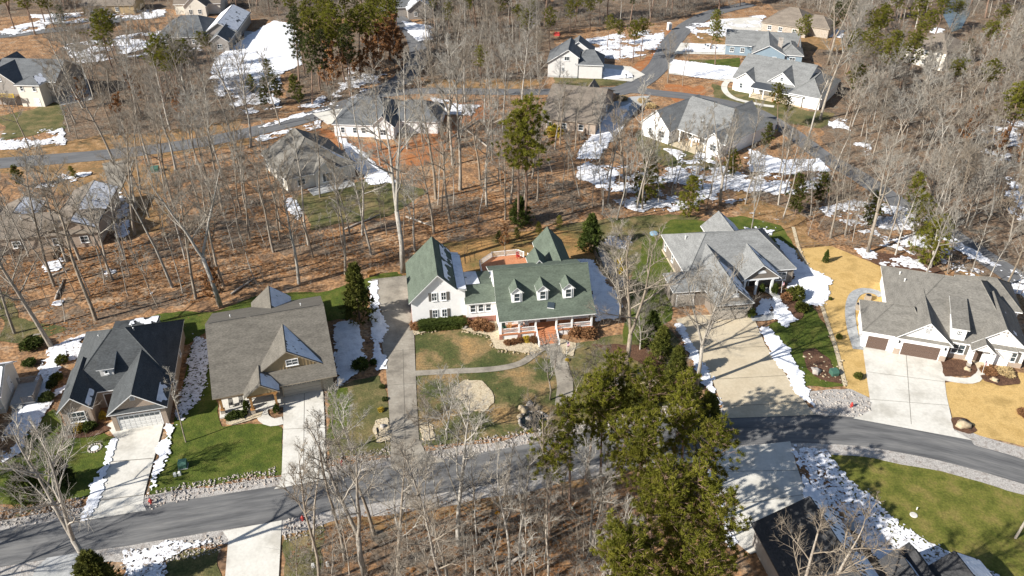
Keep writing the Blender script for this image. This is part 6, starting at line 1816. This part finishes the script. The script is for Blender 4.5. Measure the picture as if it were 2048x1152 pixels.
stones('pebbles', 'tan stones round the old driveway mailbox', poly_pts([(752, 842), (778, 836), (782, 880), (758, 886), (745, 866)], 170, 9), 0.19, 'stone_tan')
stones('pebbles', 'tan stones opposite the mailbox, right of the old driveway', poly_pts([(838, 845), (862, 850), (870, 880), (842, 884)], 120, 10), 0.19, 'stone_tan')
stones('pebbles', 'gravel stones between the tan and pale right driveways', poly_pts([(1618, 785), (1700, 782), (1742, 802), (1740, 822), (1714, 836), (1634, 828)], 500, 12), 0.2, 'stone_pale')
stones('pebbles', 'snow-flecked edging stones of the mulch island', poly_pts([(1606, 705), (1630, 698), (1660, 720), (1685, 770), (1640, 762), (1612, 735)], 90, 13), 0.24, 'stone_tan')
stones('pebbles', 'edging stones dividing green and golden lawns', strip_pts([(1590, 470), (1604, 512), (1628, 562), (1654, 645), (1674, 705), (1690, 772)], -0.25, 0.25, 10, 14), 0.24, 'stone_tan')
BOULD = [(MB().add(*rock_mesh(60 + k, 1.0, 0.75, 0.7, 2)).mesh('boulder', ['stone_tan', 'stone_pale'][k % 2], True)) for k in range(4)]
for k, (u, v, s, lab) in enumerate([(1925, 852, 1.9, 'large tan boulder in the mulch at the pale driveway mouth'), (1632, 746, 1.6, 'flat tan boulder in the mulch island by the transformer'), (1988, 762, 1.1, 'tan boulder in the mulch bed before the right edge house'), (930, 655, 1.2, 'reddish tan boulder at the corner of the front pebble bed'),
    (1048, 822, 1.5, 'tallest tan boulder of the pond waterfall'), (1060, 812, 1.2, 'tan boulder at the back of the pond waterfall'), (1074, 818, 1.0, 'small tan boulder right of the pond waterfall'), (1058, 838, 0.9, 'rounded grey boulder in the middle of the pond'), (1040, 835, 0.9, 'low boulder left of the pond'),
    (765, 855, 0.9, 'tan boulder beside the old driveway mailbox'), (1288, 770, 1.0, 'tan boulder near the large yard tree'), (1240, 770, 0.9, 'tan boulder in the pebble ring of the yard tree'), (605, 902, 0.5, 'pale stone at the foot of the staked sapling'), (1840, 520, 0.8, 'dark boulder on the bank behind the golden lawn'),
    (1934, 741, 1.0, 'round stone in the entry bed beside the pale driveway'), (395, 465, 1.0, 'grey boulder by the low snow-striped house lawn'), (330, 470, 0.9, 'grey boulder on the left woodland edge')]):
    o = link('boulder', BOULD[k % 4], None, at(u, v), k * 1.3)
    o.scale = (s, s, s)
    tag(o, lab, 'boulder', 'boulders')
# garden pond
p = thing('garden_pond', 'round garden pond with dark water and stone rim on the patchy lawn', 'pond', at(1068, 843))
MB().lathe([(1.75, 0.02), (1.75, 0.085), (0.01, 0.09)], 24).build('water', 'pond_water', p)
mb = MB()
for k in range(26):
    a = k / 26 * 6.283
    v, f = rock_mesh(300 + k, 0.5, 0.42, 0.4)
    mb.add([(x + 1.85 * math.cos(a), y + 1.85 * math.sin(a), z + 0.03) for x, y, z in v], f)
mb.build('stone_rim', 'stone_pale', p)
# shrubs
SH = {}
def shrub(u, v, w, hgt, m, lab, name='shrub', group='garden shrubs', seed=0, N=260):
    k = (m, seed % 2, N)
    if k not in SH:
        SH[k] = shrub_mesh(400 + len(SH), 1.0, 1.0, m, N, 5)
    o = link(name, SH[k], None, at(u, v), seed * 1.7)
    o.scale = (w, w, hgt)
    return tag(o, lab, 'shrub', group)
for i, (u, v, w, hh, m, lab) in enumerate([
    (135, 866, 1.3, 0.9, 'leaf_green', 'small green shrub at the brick house window, left one'), (160, 862, 1.2, 1.0, 'leaf_gold', 'bright yellow shrub under the brick house window'), (180, 858, 1.5, 1.0, 'leaf_green', 'green shrub beside the yellow one at the brick house'), (208, 838, 0.8, 1.1, 'leaf_gold', 'yellow shrub in the brick house entry recess'),
    (462, 838, 1.1, 0.8, 'leaf_green', 'leftmost dark shrub before the craftsman porch'), (474, 834, 1.2, 0.9, 'leaf_green', 'middle dark shrub before the craftsman porch'), (486, 832, 1.1, 0.8, 'leaf_green', 'rightmost dark shrub before the craftsman porch'), (554, 826, 0.7, 1.3, 'leaf_green', 'slim potted evergreen at the craftsman path'), (494, 822, 0.7, 1.6, 'leaf_green', 'slim evergreen beside the middle timber post'),
    (722, 738, 1.9, 1.6, 'leaf_green', 'round shrub on the snow beside the old driveway'), (747, 728, 0.9, 0.8, 'leaf_green', 'small shrub between snow and old driveway'), (835, 655, 1.9, 0.9, 'leaf_rust_shrub', 'rusty shrub at the left end of the clipped hedge'), (926, 648, 2.2, 1.2, 'leaf_rust_shrub', 'rusty shrub right of the clipped hedge'),
    (960, 656, 2.4, 1.3, 'leaf_rust_shrub', 'pinkish brown shrub before the link windows'), (978, 660, 1.5, 1.0, 'leaf_rust_shrub', 'small brown shrub beside the porch corner'), (1016, 689, 1.0, 0.7, 'leaf_rust_shrub', 'brown clipped shrub below the porch, leftmost'), (1028, 687, 1.0, 0.7, 'leaf_rust_shrub', 'brown clipped shrub below the porch, second'),
    (1040, 685, 1.0, 0.8, 'leaf_rust_shrub', 'brown clipped shrub below the porch, third'), (1052, 683, 1.0, 0.8, 'leaf_gold', 'yellowish shrub below the porch'), (1066, 684, 1.1, 0.9, 'leaf_rust_shrub', 'brown clipped shrub beside the porch steps'), (1150, 668, 2.0, 1.2, 'leaf_rust_shrub', 'brown bush under the right porch railing'), (1175, 672, 2.2, 1.2, 'leaf_rust_shrub', 'larger brown bush at the right porch end'),
    (1134, 722, 0.5, 0.4, 'leaf_gold', 'tiny yellow plant near the flag'), (1590, 598, 2.4, 2.0, 'cedar_leaf', 'tall olive shrub in the snowy bed, upper'), (1602, 622, 1.8, 1.4, 'cedar_leaf', 'round olive shrub in the snowy bed, lower'), (1574, 600, 1.6, 1.2, 'leaf_rust_shrub', 'reddish shrub beside the flag of the grey-roofed house'), (1500, 636, 1.0, 1.8, 'leaf_green', 'slim evergreen at the grey-roofed garage corner'),
    (1522, 588, 0.8, 1.7, 'leaf_green', 'slim evergreen left of the white entry column'), (1548, 590, 0.9, 2.0, 'leaf_green', 'slim evergreen right of the white entry column'), (1716, 757, 1.0, 0.9, 'cedar_leaf', 'small round shrub left of the pale driveway, lowest'), (1677, 678, 0.8, 0.8, 'cedar_leaf', 'small round shrub on the golden lawn, left of the slate path'),
    (1975, 745, 1.8, 0.8, 'leaf_rust_shrub', 'rusty low shrub before the right edge house'), (2010, 748, 1.9, 0.8, 'leaf_straw', 'pale grass clump before the right edge house'), (1240, 548, 1.3, 1.1, 'leaf_gold', 'olive yellow shrub on the tan lawn, upper'), (1238, 530, 1.2, 1.2, 'leaf_gold', 'olive yellow shrub on the tan lawn, lower'), (60, 730, 1.5, 0.9, 'leaf_green', 'low shrub in snow behind the pale left house'),
    (115, 760, 1.4, 1.0, 'cedar_leaf', 'shrub in snow beside the charcoal-roofed house, upper'), (105, 775, 1.3, 1.0, 'needles_dark', 'shrub in snow beside the charcoal-roofed house, middle'), (95, 800, 1.6, 1.0, 'needles_dark', 'shrub in snow beside the charcoal-roofed house, lower'), (66, 695, 2.6, 1.5, 'leaf_green', 'wide green shrub at the wood edge by the leaning tree'),
    (125, 725, 1.4, 1.1, 'cedar_leaf', 'olive shrub in snow near the dark roof corner'), (705, 585, 1.2, 0.8, 'leaf_rust_shrub', 'brown bush beside the yellow-green cedar'), (770, 800, 0.7, 0.4, 'needles_dark', 'small dark shrub on the strip left of the old driveway, upper'), (762, 822, 0.7, 0.5, 'leaf_gold', 'yellowish shrub on the strip left of the old driveway'), (765, 775, 0.7, 0.4, 'needles_dark', 'small dark shrub on the strip left of the old driveway, lower'),
    (1245, 200, 2.4, 1.0, 'leaf_straw', 'straw-coloured grass clump beside the crossroads drive, left'), (1300, 215, 2.4, 1.0, 'leaf_straw', 'straw-coloured grass clump beside the white farmhouse'), (1285, 205, 2.2, 1.0, 'leaf_straw', 'straw-coloured grass clump between drive and farmhouse'), (1108, 272, 3.4, 2.2, 'leaf_gold', 'yellow leafed bush in front of the brown gable house'),
    (2044, 830, 1.2, 0.9, 'leaf_rust_shrub', 'rusty shrub cut by the right edge on the golden lawn'), (1660, 600, 0.5, 0.5, 'cedar_leaf', 'tiny evergreen on the golden lawn edge')]):
    shrub(u, v, w, hh, m, lab, seed=i)
hb = link('clipped_hedge', shrub_mesh(777, 1.0, 1.0, 'leaf_green', 1500, 6, True, 0.16, 0.05), C_house.o, (-8.4, 4.9, 0), 0)
hb.parent = None
c_, s_ = math.cos(R(8.86)), math.sin(R(8.86))
def c_world(x, y, z=0):
    return (-1.88 + c_ * x - s_ * y, 93.92 + s_ * x + c_ * y, z)
hb.location, hb.rotation_euler, hb.scale = c_world(-7.9, 4.95), (0, 0, R(8.86)), (5.6, 1.5, 1.25)
tag(hb, 'long clipped green hedge under the garage wing windows', 'hedge')
# hydrants
def hydrant(u, v, lab):
    o = thing('fire_hydrant', lab, 'hydrant', at(u, v), 0.4, 'red fire hydrants')
    MB().lathe([(0.19, 0), (0.19, 0.06), (0.13, 0.07), (0.13, 0.62), (0.17, 0.64), (0.17, 0.70), (0.12, 0.80), (0.05, 0.86), (0.05, 0.92), (0.01, 0.93)], 12).build('barrel', 'red_paint', o)
    MB().tube([(-0.26, 0, 0.5), (0.26, 0, 0.5)], 0.07, 8).build('nozzle', 'red_paint', o)
    MB().tube([(0, -0.24, 0.48), (0, 0, 0.48)], 0.09, 8).build('pumper_cap', 'red_paint', o)
hydrant(303, 1008, 'red fire hydrant in stones beside the leftmost concrete driveway')
hydrant(1702, 815, 'red fire hydrant on gravel left of the pale right driveway')
hydrant(684, 930, 'red fire hydrant in stones right of the craftsman driveway')
hydrant(606, 1042, 'red fire hydrant on the lower verge near the bottom driveway')
# utility boxes
def utility(u, v, w, d, hh, lab, m='green_box', rz=0.2):
    o = thing('utility_box', lab, 'utility box', at(u, v), rz)
    MB().box(-w / 2 - 0.08, -d / 2 - 0.08, 0, w / 2 + 0.08, d / 2 + 0.08, 0.1).build('pad', 'concrete_grey', o)
    MB().box(-w / 2, -d / 2, 0.1, w / 2, d / 2, hh * 0.7).add([(-w / 2, -d / 2, hh * 0.7), (w / 2, -d / 2, hh * 0.7), (w / 2, d / 2, hh * 0.7), (-w / 2, d / 2, hh * 0.7), (-w / 2, -d / 2 + 0.2, hh), (w / 2, -d / 2 + 0.2, hh), (w / 2, d / 2, hh), (-w / 2, d / 2, hh)], [(0, 1, 5, 4), (1, 2, 6, 5), (2, 3, 7, 6), (3, 0, 4, 7), (4, 5, 6, 7)]).build('cabinet', m, o)
    MB().box(-w / 2 + 0.06, -d / 2 - 0.03, 0.18, -0.02, -d / 2 + 0.01, hh * 0.66).box(0.02, -d / 2 - 0.03, 0.18, w / 2 - 0.06, -d / 2 + 0.01, hh * 0.66).build('door', m, o)
utility(367, 934, 0.95, 0.85, 0.95, 'green utility cabinet on the lawn above the riprap')
utility(1667, 750, 1.0, 0.95, 0.9, 'green transformer box at the tip of the mulch island')
utility(311, 343, 1.5, 1.3, 1.1, 'green transformer box beside the far road driveway')
for (u, v, lab) in [(351, 953, 'pale cable pedestal left of the green cabinet'), (360, 951, 'tan cable pedestal under the green cabinet'), (627, 1135, 'white marker post at the bottom woods edge, left'), (656, 1132, 'white marker post at the bottom woods edge, right')]:
    o = thing('cable_pedestal', lab, 'pedestal', at(u, v), 0.2)
    MB().box(-0.16, -0.13, 0, 0.16, 0.13, 0.5).build('post', 'white_plastic', o)
    MB().taper(0, 0, 0.5, 0.62, 0.17, 0.1).build('cap', 'white_plastic', o)
# mailboxes
def mailbox(u, v, lab, rz=0.3, m='black_metal'):
    o = thing('mailbox', lab, 'mailbox', at(u, v), rz, 'mailboxes')
    MB().box(-0.07, -0.07, 0, 0.07, 0.07, 1.05).build('post', 'trim_dark', o)
    mb = MB().extrude([(-0.14, 1.05), (0.14, 1.05), (0.14, 1.22), (0.09, 1.31), (0, 1.34), (-0.09, 1.31), (-0.14, 1.22)], -0.32, 0.32, 'y')
    b = mb.build('box', m, o)
    MB().box(0.14, -0.1, 1.2, 0.16, -0.05, 1.42).build('flag', 'red_paint', b)
mailbox(757, 874, 'dark mailbox in tan stones left of the old concrete driveway')
mailbox(1252, 158, 'black mailbox at the tall pale house drive')
mailbox(1266, 160, 'black mailbox at the tall pale house drive, right one')
mailbox(631, 245, 'black mailbox by the slate-roofed house drive')
# flags
def flag(x, y, z0, hh, lab, lean=0.0, pole=True):
    o = thing('flag', lab, 'flag', (x, y, z0), 0.2, 'american flags')
    MB().tube([(0, 0, 0), (0, lean, hh)], 0.022, 6).build('pole', 'trim_white', o)
    w, f_h = 0.95, 0.62
    def cloth(u0, u1, v0, v1, m, name, parent, dy=0.0):
        P = []
        n = 8
        for i in range(n + 1):
            for v in (v0, v1):
                u = u0 + (u1 - u0) * i / n
                P.append((0.03 + v * f_h * 0.55 + 0.03 * math.sin(u * 7), lean * 0.9 + 0.10 * math.sin(u * 6 + v * 2) + dy, hh - 0.06 - u * w * 0.95 - v * 0.22))
        mb = MB().add(P, [(2 * i, 2 * i + 1, 2 * i + 3, 2 * i + 2) for i in range(n)])
        return mb.build(name, m, parent)
    for k in range(13):
        cloth(0, 1, k / 13, (k + 1) / 13, 'flag_red' if k % 2 == 0 else 'flag_white', 'stripe', o)
    cn = cloth(0, 0.4, 0, 7 / 13, 'flag_blue', 'canton', o, -0.012)
    st = MB()
    for i in range(5):
        for j in range(4):
            u, v = 0.04 + i * 0.08, 0.05 + j * 0.13
            c = Vector((0.03 + v * f_h * 0.55 + 0.03 * math.sin(u * 7), lean * 0.9 + 0.10 * math.sin(u * 6 + v * 2) - 0.026, hh - 0.06 - u * w * 0.95 - v * 0.22))
            P = []
            for q in range(10):
                r_ = 0.026 if q % 2 == 0 else 0.011
                a = q * math.pi / 5 + math.pi / 2
                P.append((c.x + r_ * math.cos(a), c.y, c.z + r_ * math.sin(a)))
            st.add(P, [tuple(range(10))])
    st.build('stars', 'flag_white', cn)
x_, y_ = g(1133, 712)
flag(x_, y_, 0, 2.6, 'american flag on a short pole beside the porch steps')
x_, y_ = g(1560, 596)
flag(x_, y_, 1.0, 2.0, 'american flag hanging at the grey-roofed house entry', 0.3)
x_, y_ = g(1962, 752)
flag(x_, y_, 0.4, 2.2, 'american flag by the right edge house porch', 0.2)
# covered pool table, grill and furniture on the rear deck
o = thing('pool_cover', 'dark green round covered hot tub on the red deck', 'hot tub', c_world(4.6, 15.6, 1.1))
MB().lathe([(1.35, 0), (1.4, 0.75), (1.3, 0.8)], 20).build('tub', 'fabric_grey', o)
MB().lathe([(1.45, 0.8), (1.48, 0.9), (0.9, 1.02), (0.02, 1.06)], 20).build('cover', 'cover_green', o)
for k, (x, y, lab) in enumerate([(1.2, 16.0, 'snow-covered grey patio table at the left end of the deck'), (2.6, 15.8, 'snow-dusted covered grill beside the hot tub')]):
    o = thing('covered_furniture', lab, 'furniture', c_world(x, y, 1.1), 0.3)
    MB().lathe([(0.95 - 0.3 * k, 0), (0.9 - 0.3 * k, 0.75), (0.8 - 0.3 * k, 0.9), (0.25, 1.1 + 0.15 * k), (0.02, 1.15 + 0.15 * k)], 14).build('cover', 'fabric_grey', o)
    sn = MB().lathe([(0.7 - 0.25 * k, 0.97), (0.5 - 0.2 * k, 1.06), (0.2, 1.16 + 0.15 * k), (0.02, 1.2 + 0.15 * k)], 14).build('snow_cap', 'snow', o)
def chair(x, y, z, rz, lab, m='timber', name='porch_chair'):
    o = thing(name, lab, 'chair', (x, y, z), rz, 'porch chairs')
    MB().box(-0.28, -0.28, 0.38, 0.28, 0.28, 0.44).build('seat', m, o)
    mb = MB()
    for i in range(5):
        mb.box(-0.26 + i * 0.115, 0.24, 0.44, -0.18 + i * 0.115, 0.29, 1.1)
    mb.box(-0.28, 0.235, 1.05, 0.28, 0.295, 1.14).build('backrest', m, o)
    for a in (-0.24, 0.24):
        for b in (-0.24, 0.24):
            MB().box(a - 0.03, b - 0.03, 0, a + 0.03, b + 0.03, 0.38).build('leg', m, o)
        MB().box(a - 0.04, -0.28, 0.6, a + 0.04, 0.26, 0.64).build('armrest', m, o)
for (x, y, rz, m, lab) in [(1.0, 1.6, 0.4, 'cover_green', 'green chair at the left end of the long porch'), (1.8, 1.7, -0.3, 'timber', 'brown wooden rocker on the long porch, left section'), (4.4, 1.9, 0.1, 'trim_white', 'white rocking chair on the long porch'), (3.6, 1.9, 0.0, 'trim_white', 'white rocking chair beside the second porch post')]:
    px_, py_, _ = c_world(x, y)
    chair(px_, py_, 1.05, R(8.86) + rz, lab, m)
cb_, sb_ = math.cos(R(17.58)), math.sin(R(17.58))
for (x, y, lab) in [(2.0, 1.3, 'dark wicker chair on the craftsman porch, left'), (3.3, 1.4, 'dark wicker chair on the craftsman porch, right')]:
    chair(-38.37 + cb_ * x - sb_ * y, 77.74 + sb_ * x + cb_ * y, 0.22, R(17.58), lab, 'trim_dark')
for (u, v, lab) in [(1372, 283, 'tan patio chair at the white farmhouse, left'), (1384, 287, 'tan patio chair at the white farmhouse, middle'), (1396, 291, 'tan patio chair at the white farmhouse, right'), (1546, 206, 'orange porch chair at the porch farmhouse, left'), (1556, 209, 'orange porch chair at the porch farmhouse, right')]:
    x_, y_ = g(u, v)
    chair(x_, y_, 0.12, 0.8, lab, 'timber', 'patio_chair')
chair(*c_world(6.3, 21.6)[:2], 1.1, 0.4, 'red chair at the back of the red deck', 'red_paint', 'deck_chair')
# heat pumps beside the slate path of the right house
def heat_pump(u, v, lab, rz=0.0):
    o = thing('heat_pump', lab, 'air conditioner', at(u, v), rz, 'outdoor heat pumps')
    MB().box(-0.5, -0.5, 0, 0.5, 0.5, 0.1).build('pad', 'concrete_grey', o)
    MB().box(-0.42, -0.42, 0.1, 0.42, 0.42, 0.95).build('casing', 'trim_tan', o)
    MB().lathe([(0.36, 0.95), (0.36, 0.99), (0.05, 1.0)], 16).build('fan_grille', 'black_metal', o)
heat_pump(1735, 600, 'heat pump beside the slate path, right one', -0.3)
heat_pump(1716, 618, 'heat pump beside the slate path, left one', -0.3)
# cars at the blue house
def car(u, v, rz, lab, m='car_white'):
    o = thing('parked_car', lab, 'car', at(u, v), rz)
    prof = [(-2.3, 0.35), (-2.3, 0.78), (-2.1, 0.92), (-1.1, 1.0), (-0.55, 1.48), (1.0, 1.52), (1.75, 1.05), (2.25, 0.95), (2.3, 0.4)]
    n = len(prof)
    V = []
    for y, k in ((-0.9, 1), (0.9, 1)):
        for x, z in prof:
            V.append((x, y * (0.8 if z > 1.2 else 1), z))
    MB().add(V, [(i, (i + 1) % n, (i + 1) % n + n, i + n) for i in range(n)] + [tuple(range(n))[::-1], tuple(range(n, 2 * n))]).build('body', m, o)
    MB().add([(-0.98, -0.7, 1.08), (-0.98, 0.7, 1.08), (-0.58, 0.62, 1.44), (-0.58, -0.62, 1.44)], [(0, 1, 2, 3)]).build('windscreen', 'glass', o).location = (-0.03, 0, 0.03)
    MB().add([(1.68, -0.7, 1.12), (1.68, 0.7, 1.12), (1.04, 0.62, 1.5), (1.04, -0.62, 1.5)], [(0, 3, 2, 1)]).build('rear_window', 'glass', o).location = (0.03, 0, 0.03)
    for sgn in (-1, 1):
        for a, b in ((-0.75, 0.15), (0.22, 1.2)):
            MB().add([(a, sgn * 0.905, 1.02), (b, sgn * 0.905, 1.02), (b - 0.05, sgn * 0.74, 1.44), (a + 0.2, sgn * 0.74, 1.44)], [(0, 1, 2, 3)]).build('side_window', 'glass', o)
        for x in (-1.45, 1.4):
            w = MB().tube([(x, sgn * 0.72, 0.34), (x, sgn * 0.93, 0.34)], 0.34, 14).build('wheel', 'black_metal', o)
            MB().tube([(x, sgn * 0.92, 0.34), (x, sgn * 0.95, 0.34)], 0.2, 10).build('rim', 'pipe', w)
        MB().box(-2.33, sgn * 0.62 - 0.16, 0.68, -2.28, sgn * 0.62 + 0.16, 0.82).build('headlight', 'glass_pale', o)
        MB().box(2.26, sgn * 0.66 - 0.14, 0.72, 2.32, sgn * 0.66 + 0.14, 0.86).build('tail_light', 'red_paint', o)
car(1415, 98, 0.05, 'white car parked on the snowy drive of the blue-grey house')
# portable toilet on the hill road
o = thing('portable_toilet', 'grey portable toilet beside the hill road', 'toilet', at(1338, 60), 0.3)
MB().box(-0.6, -0.6, 0, 0.6, 0.6, 2.15).build('cabin', 'pipe', o)
MB().extrude([(-0.64, 2.15), (0.64, 2.15), (0.45, 2.38), (-0.45, 2.38)], -0.64, 0.64, 'y').build('roof', 'white_plastic', o)
MB().box(-0.42, -0.63, 0.1, 0.42, -0.6, 1.95).build('door', 'fabric_grey', o)
# lamp post in the dark bush of the crossroads house
o = thing('lamp_post', 'black lamp post rising before the brown gable house', 'lamp post', at(1150, 276))
MB().tube([(0, 0, 0), (0, 0, 7.0)], [0.11, 0.07], 8).build('pole', 'black_metal', o)
MB().tube([(0, 0, 5.9), (0.7, 0, 6.4), (1.2, 0, 6.3)], 0.05, 6).build('arm', 'black_metal', o)
MB().box(1.05, -0.15, 6.12, 1.4, 0.15, 6.3).build('lamp_head', 'black_metal', o)
# round lid and utility pole on the olive lawn
o = thing('well_cover', 'round pale concrete lid lying on the olive lawn', 'lid', at(1827, 1031))
MB().lathe([(0.42, 0), (0.42, 0.12), (0.36, 0.16), (0.02, 0.17)], 18).build('lid', 'concrete_new', o)
o = thing('cleanout_pipe', 'short white pipe beside the round lid on the olive lawn', 'pipe', at(1833, 1020))
MB().lathe([(0.06, 0), (0.06, 0.35), (0.075, 0.36), (0.075, 0.42), (0.01, 0.43)], 10).build('pipe', 'white_plastic', o)
ux, uy = g(2030, 1077)
o = thing('utility_pole', 'pale leaning wooden pole at the right edge of the olive lawn', 'pole', (ux, uy, 0))
MB().tube([(0, 0, -0.2), (0.35, 0, 5), (0.6, 0, 9.0)], [0.15, 0.13, 0.1], 8).build('shaft', 'log_bark', o)
MB().tube([(-0.5, 0, 8.5), (1.6, 0, 8.5)], 0.06, 6).build('crossarm', 'log_bark', o)
# fire ring plate beside the big driveway tree, propane tank, bench
o = thing('round_grate', 'rusty round cover in the snow by the thick driveway tree', 'cover', at(1417, 772))
MB().lathe([(0.5, 0.05), (0.5, 0.16), (0.44, 0.18), (0.02, 0.17)], 16).build('rim', 'red_paint', o)
MB().lathe([(0.26, 0.175), (0.22, 0.22), (0.02, 0.23)], 12).build('centre', 'white_plastic', o)
o = thing('garden_drum', 'pale blue round lid on the green lawn behind the fence', 'lid', at(1308, 469))
MB().lathe([(0.75, 0), (0.8, 0.3), (0.5, 0.5), (0.02, 0.55)], 16).build('shell', 'blue_plastic', o)
o = thing('garden_bench', 'small brown garden bench at the top of the old driveway', 'bench', at(744, 552), 0.6)
MB().box(-0.7, -0.25, 0.4, 0.7, 0.25, 0.46).build('seat', 'timber', o)
MB().box(-0.7, 0.22, 0.5, 0.7, 0.28, 0.95).build('backrest', 'timber', o)
for a in (-0.6, 0.6):
    MB().box(a - 0.04, -0.22, 0, a + 0.04, 0.25, 0.4).build('leg', 'timber', o)
o = thing('tree_ring', 'snowy round stone ring on the left front lawn', 'ring', at(190, 897))
mb = MB()
for k in range(16):
    a = k / 16 * 6.283
    v, f = rock_mesh(500 + k, 0.34, 0.28, 0.3)
    mb.add([(x + 0.75 * math.cos(a), y + 0.75 * math.sin(a), z + 0.03) for x, y, z in v], f)
mb.build('stone_ring', 'stone_pale', o)
MB().lathe([(0.5, 0.03), (0.45, 0.1), (0.02, 0.14)], 14).build('snow_fill', 'snow', o)
o = thing('warning_sign', 'small yellow diamond road sign in the bottom woods', 'sign', at(995, 1050), 0.0)
MB().tube([(0, 0, 0), (0, 0, 2.2)], 0.03, 6).build('post', 'pipe', o)
MB().add([(0, -0.04, 1.6), (0.38, -0.04, 1.98), (0, -0.04, 2.36), (-0.38, -0.04, 1.98), (0, -0.02, 1.6), (0.38, -0.02, 1.98), (0, -0.02, 2.36), (-0.38, -0.02, 1.98)], [(0, 1, 2, 3), (7, 6, 5, 4), (0, 4, 5, 1), (1, 5, 6, 2), (2, 6, 7, 3), (3, 7, 4, 0)]).build('panel', 'orange_panel', o)
o = thing('red_tarp', 'small red tarp draped in the trees behind the tall pale house', 'tarp', at(1114, 72))
MB().add([(-0.9, 0, 0), (0.9, 0, 0), (0.7, 0.9, 1.0), (-0.6, 0.9, 1.1), (-1.2, 1.5, 0), (1.3, 1.6, 0)], [(0, 1, 2, 3), (3, 2, 5, 4)]).build('sheet', 'red_paint', o)
# fences
def fence_line(name, lab, px, step, hh, m, rails, rad=0.03, mesh_sp=0.0):
    L = smooth_line(gp(px), step)
    o = thing(name, lab, 'fence', (L[0][0], L[0][1], 0))
    for q in L:
        link('post', FP(hh, rad, m), o, (q[0] - L[0][0], q[1] - L[0][1], 0))
    for a, b in zip(L[:-1], L[1:]):
        for z in rails:
            d = b - a
            r_ = link('rail', FR(round(float(np.linalg.norm(d)), 2), rad * 0.7, m), o, (a[0] - L[0][0], a[1] - L[0][1], z), math.atan2(d[1], d[0]))
    return o
def FP(hh, rad, m):
    k = ('fp', hh, rad, m)
    if k not in CACHE:
        CACHE[k] = MB().box(-rad, -rad, 0, rad, rad, hh).mesh('post', m)
    return CACHE[k]
def FR(L, rad, m):
    k = ('fr', L, rad, m)
    if k not in CACHE:
        CACHE[k] = MB().box(0, -rad, -rad, L, rad, rad).mesh('rail', m)
    return CACHE[k]
fence_line('wire_fence', 'thin black wire fence along the back yard of the green-roofed house', [(930, 528), (935, 502), (1000, 486), (1080, 470), (1165, 455)], 2.6, 1.3, 'black_metal', (0.15, 0.7, 1.25), 0.025)
fence_line('wooden_fence', 'brown wooden fence at the right side of the back yard', [(1165, 458), (1180, 492), (1205, 545)], 0.9, 1.3, 'fence_wood', (0.3, 0.75, 1.2), 0.06)
fence_line('rail_fence', 'low wooden rail fence along the wood edge at the golden lawn', [(1600, 497), (1680, 492), (1730, 500)], 2.2, 1.1, 'fence_wood', (0.5, 1.0), 0.05)
# fallen trunks
LOGS = MB().tube([(0, 0, 0.16), (1.0, 0.03, 0.18), (2, -0.05, 0.15), (3, 0.02, 0.12)], [0.17, 0.15, 0.12, 0.07], 7).tube([(1.9, -0.05, 0.15), (2.4, 0.4, 0.3), (2.7, 0.7, 0.35)], [0.06, 0.04, 0.015], 5).mesh('fallen_log', 'log_bark', True)
for (a, b, lab) in [((885, 288), (960, 240), 'pale fallen trunk lying across the slope below the clay'), ((812, 435), (868, 455), 'pale fallen trunk pointing at the green-roofed house'), ((463, 590), (512, 556), 'grey fallen trunk behind the craftsman house'), ((975, 295), (930, 258), 'pale slanting fallen trunk in the middle woods'),
                    ((112, 600), (128, 560), 'snow-topped fallen log in the left woods'), ((100, 555), (140, 540), 'short fallen log in the left woods, upper'), ((690, 460), (760, 430), 'dark fallen trunk below the hipped house lawn'), ((1800, 470), (1770, 395), 'pale fallen trunk in the thicket by the side road'), ((60, 675), (90, 668), 'thin fallen branch at the left wood edge'),
                    ((1020, 1130), (1080, 1090), 'fallen trunk on the orange leaf floor at the bottom')]:
    A, B = np.array(g(*a)), np.array(g(*b))
    d = B - A
    L_ = float(np.linalg.norm(d))
    o = link('fallen_log', LOGS, None, (A[0], A[1], 0.0), math.atan2(d[1], d[0]))
    o.scale = (L_ / 3, 1.2, 1.2)
    tag(o, lab, 'log', 'fallen trunks')
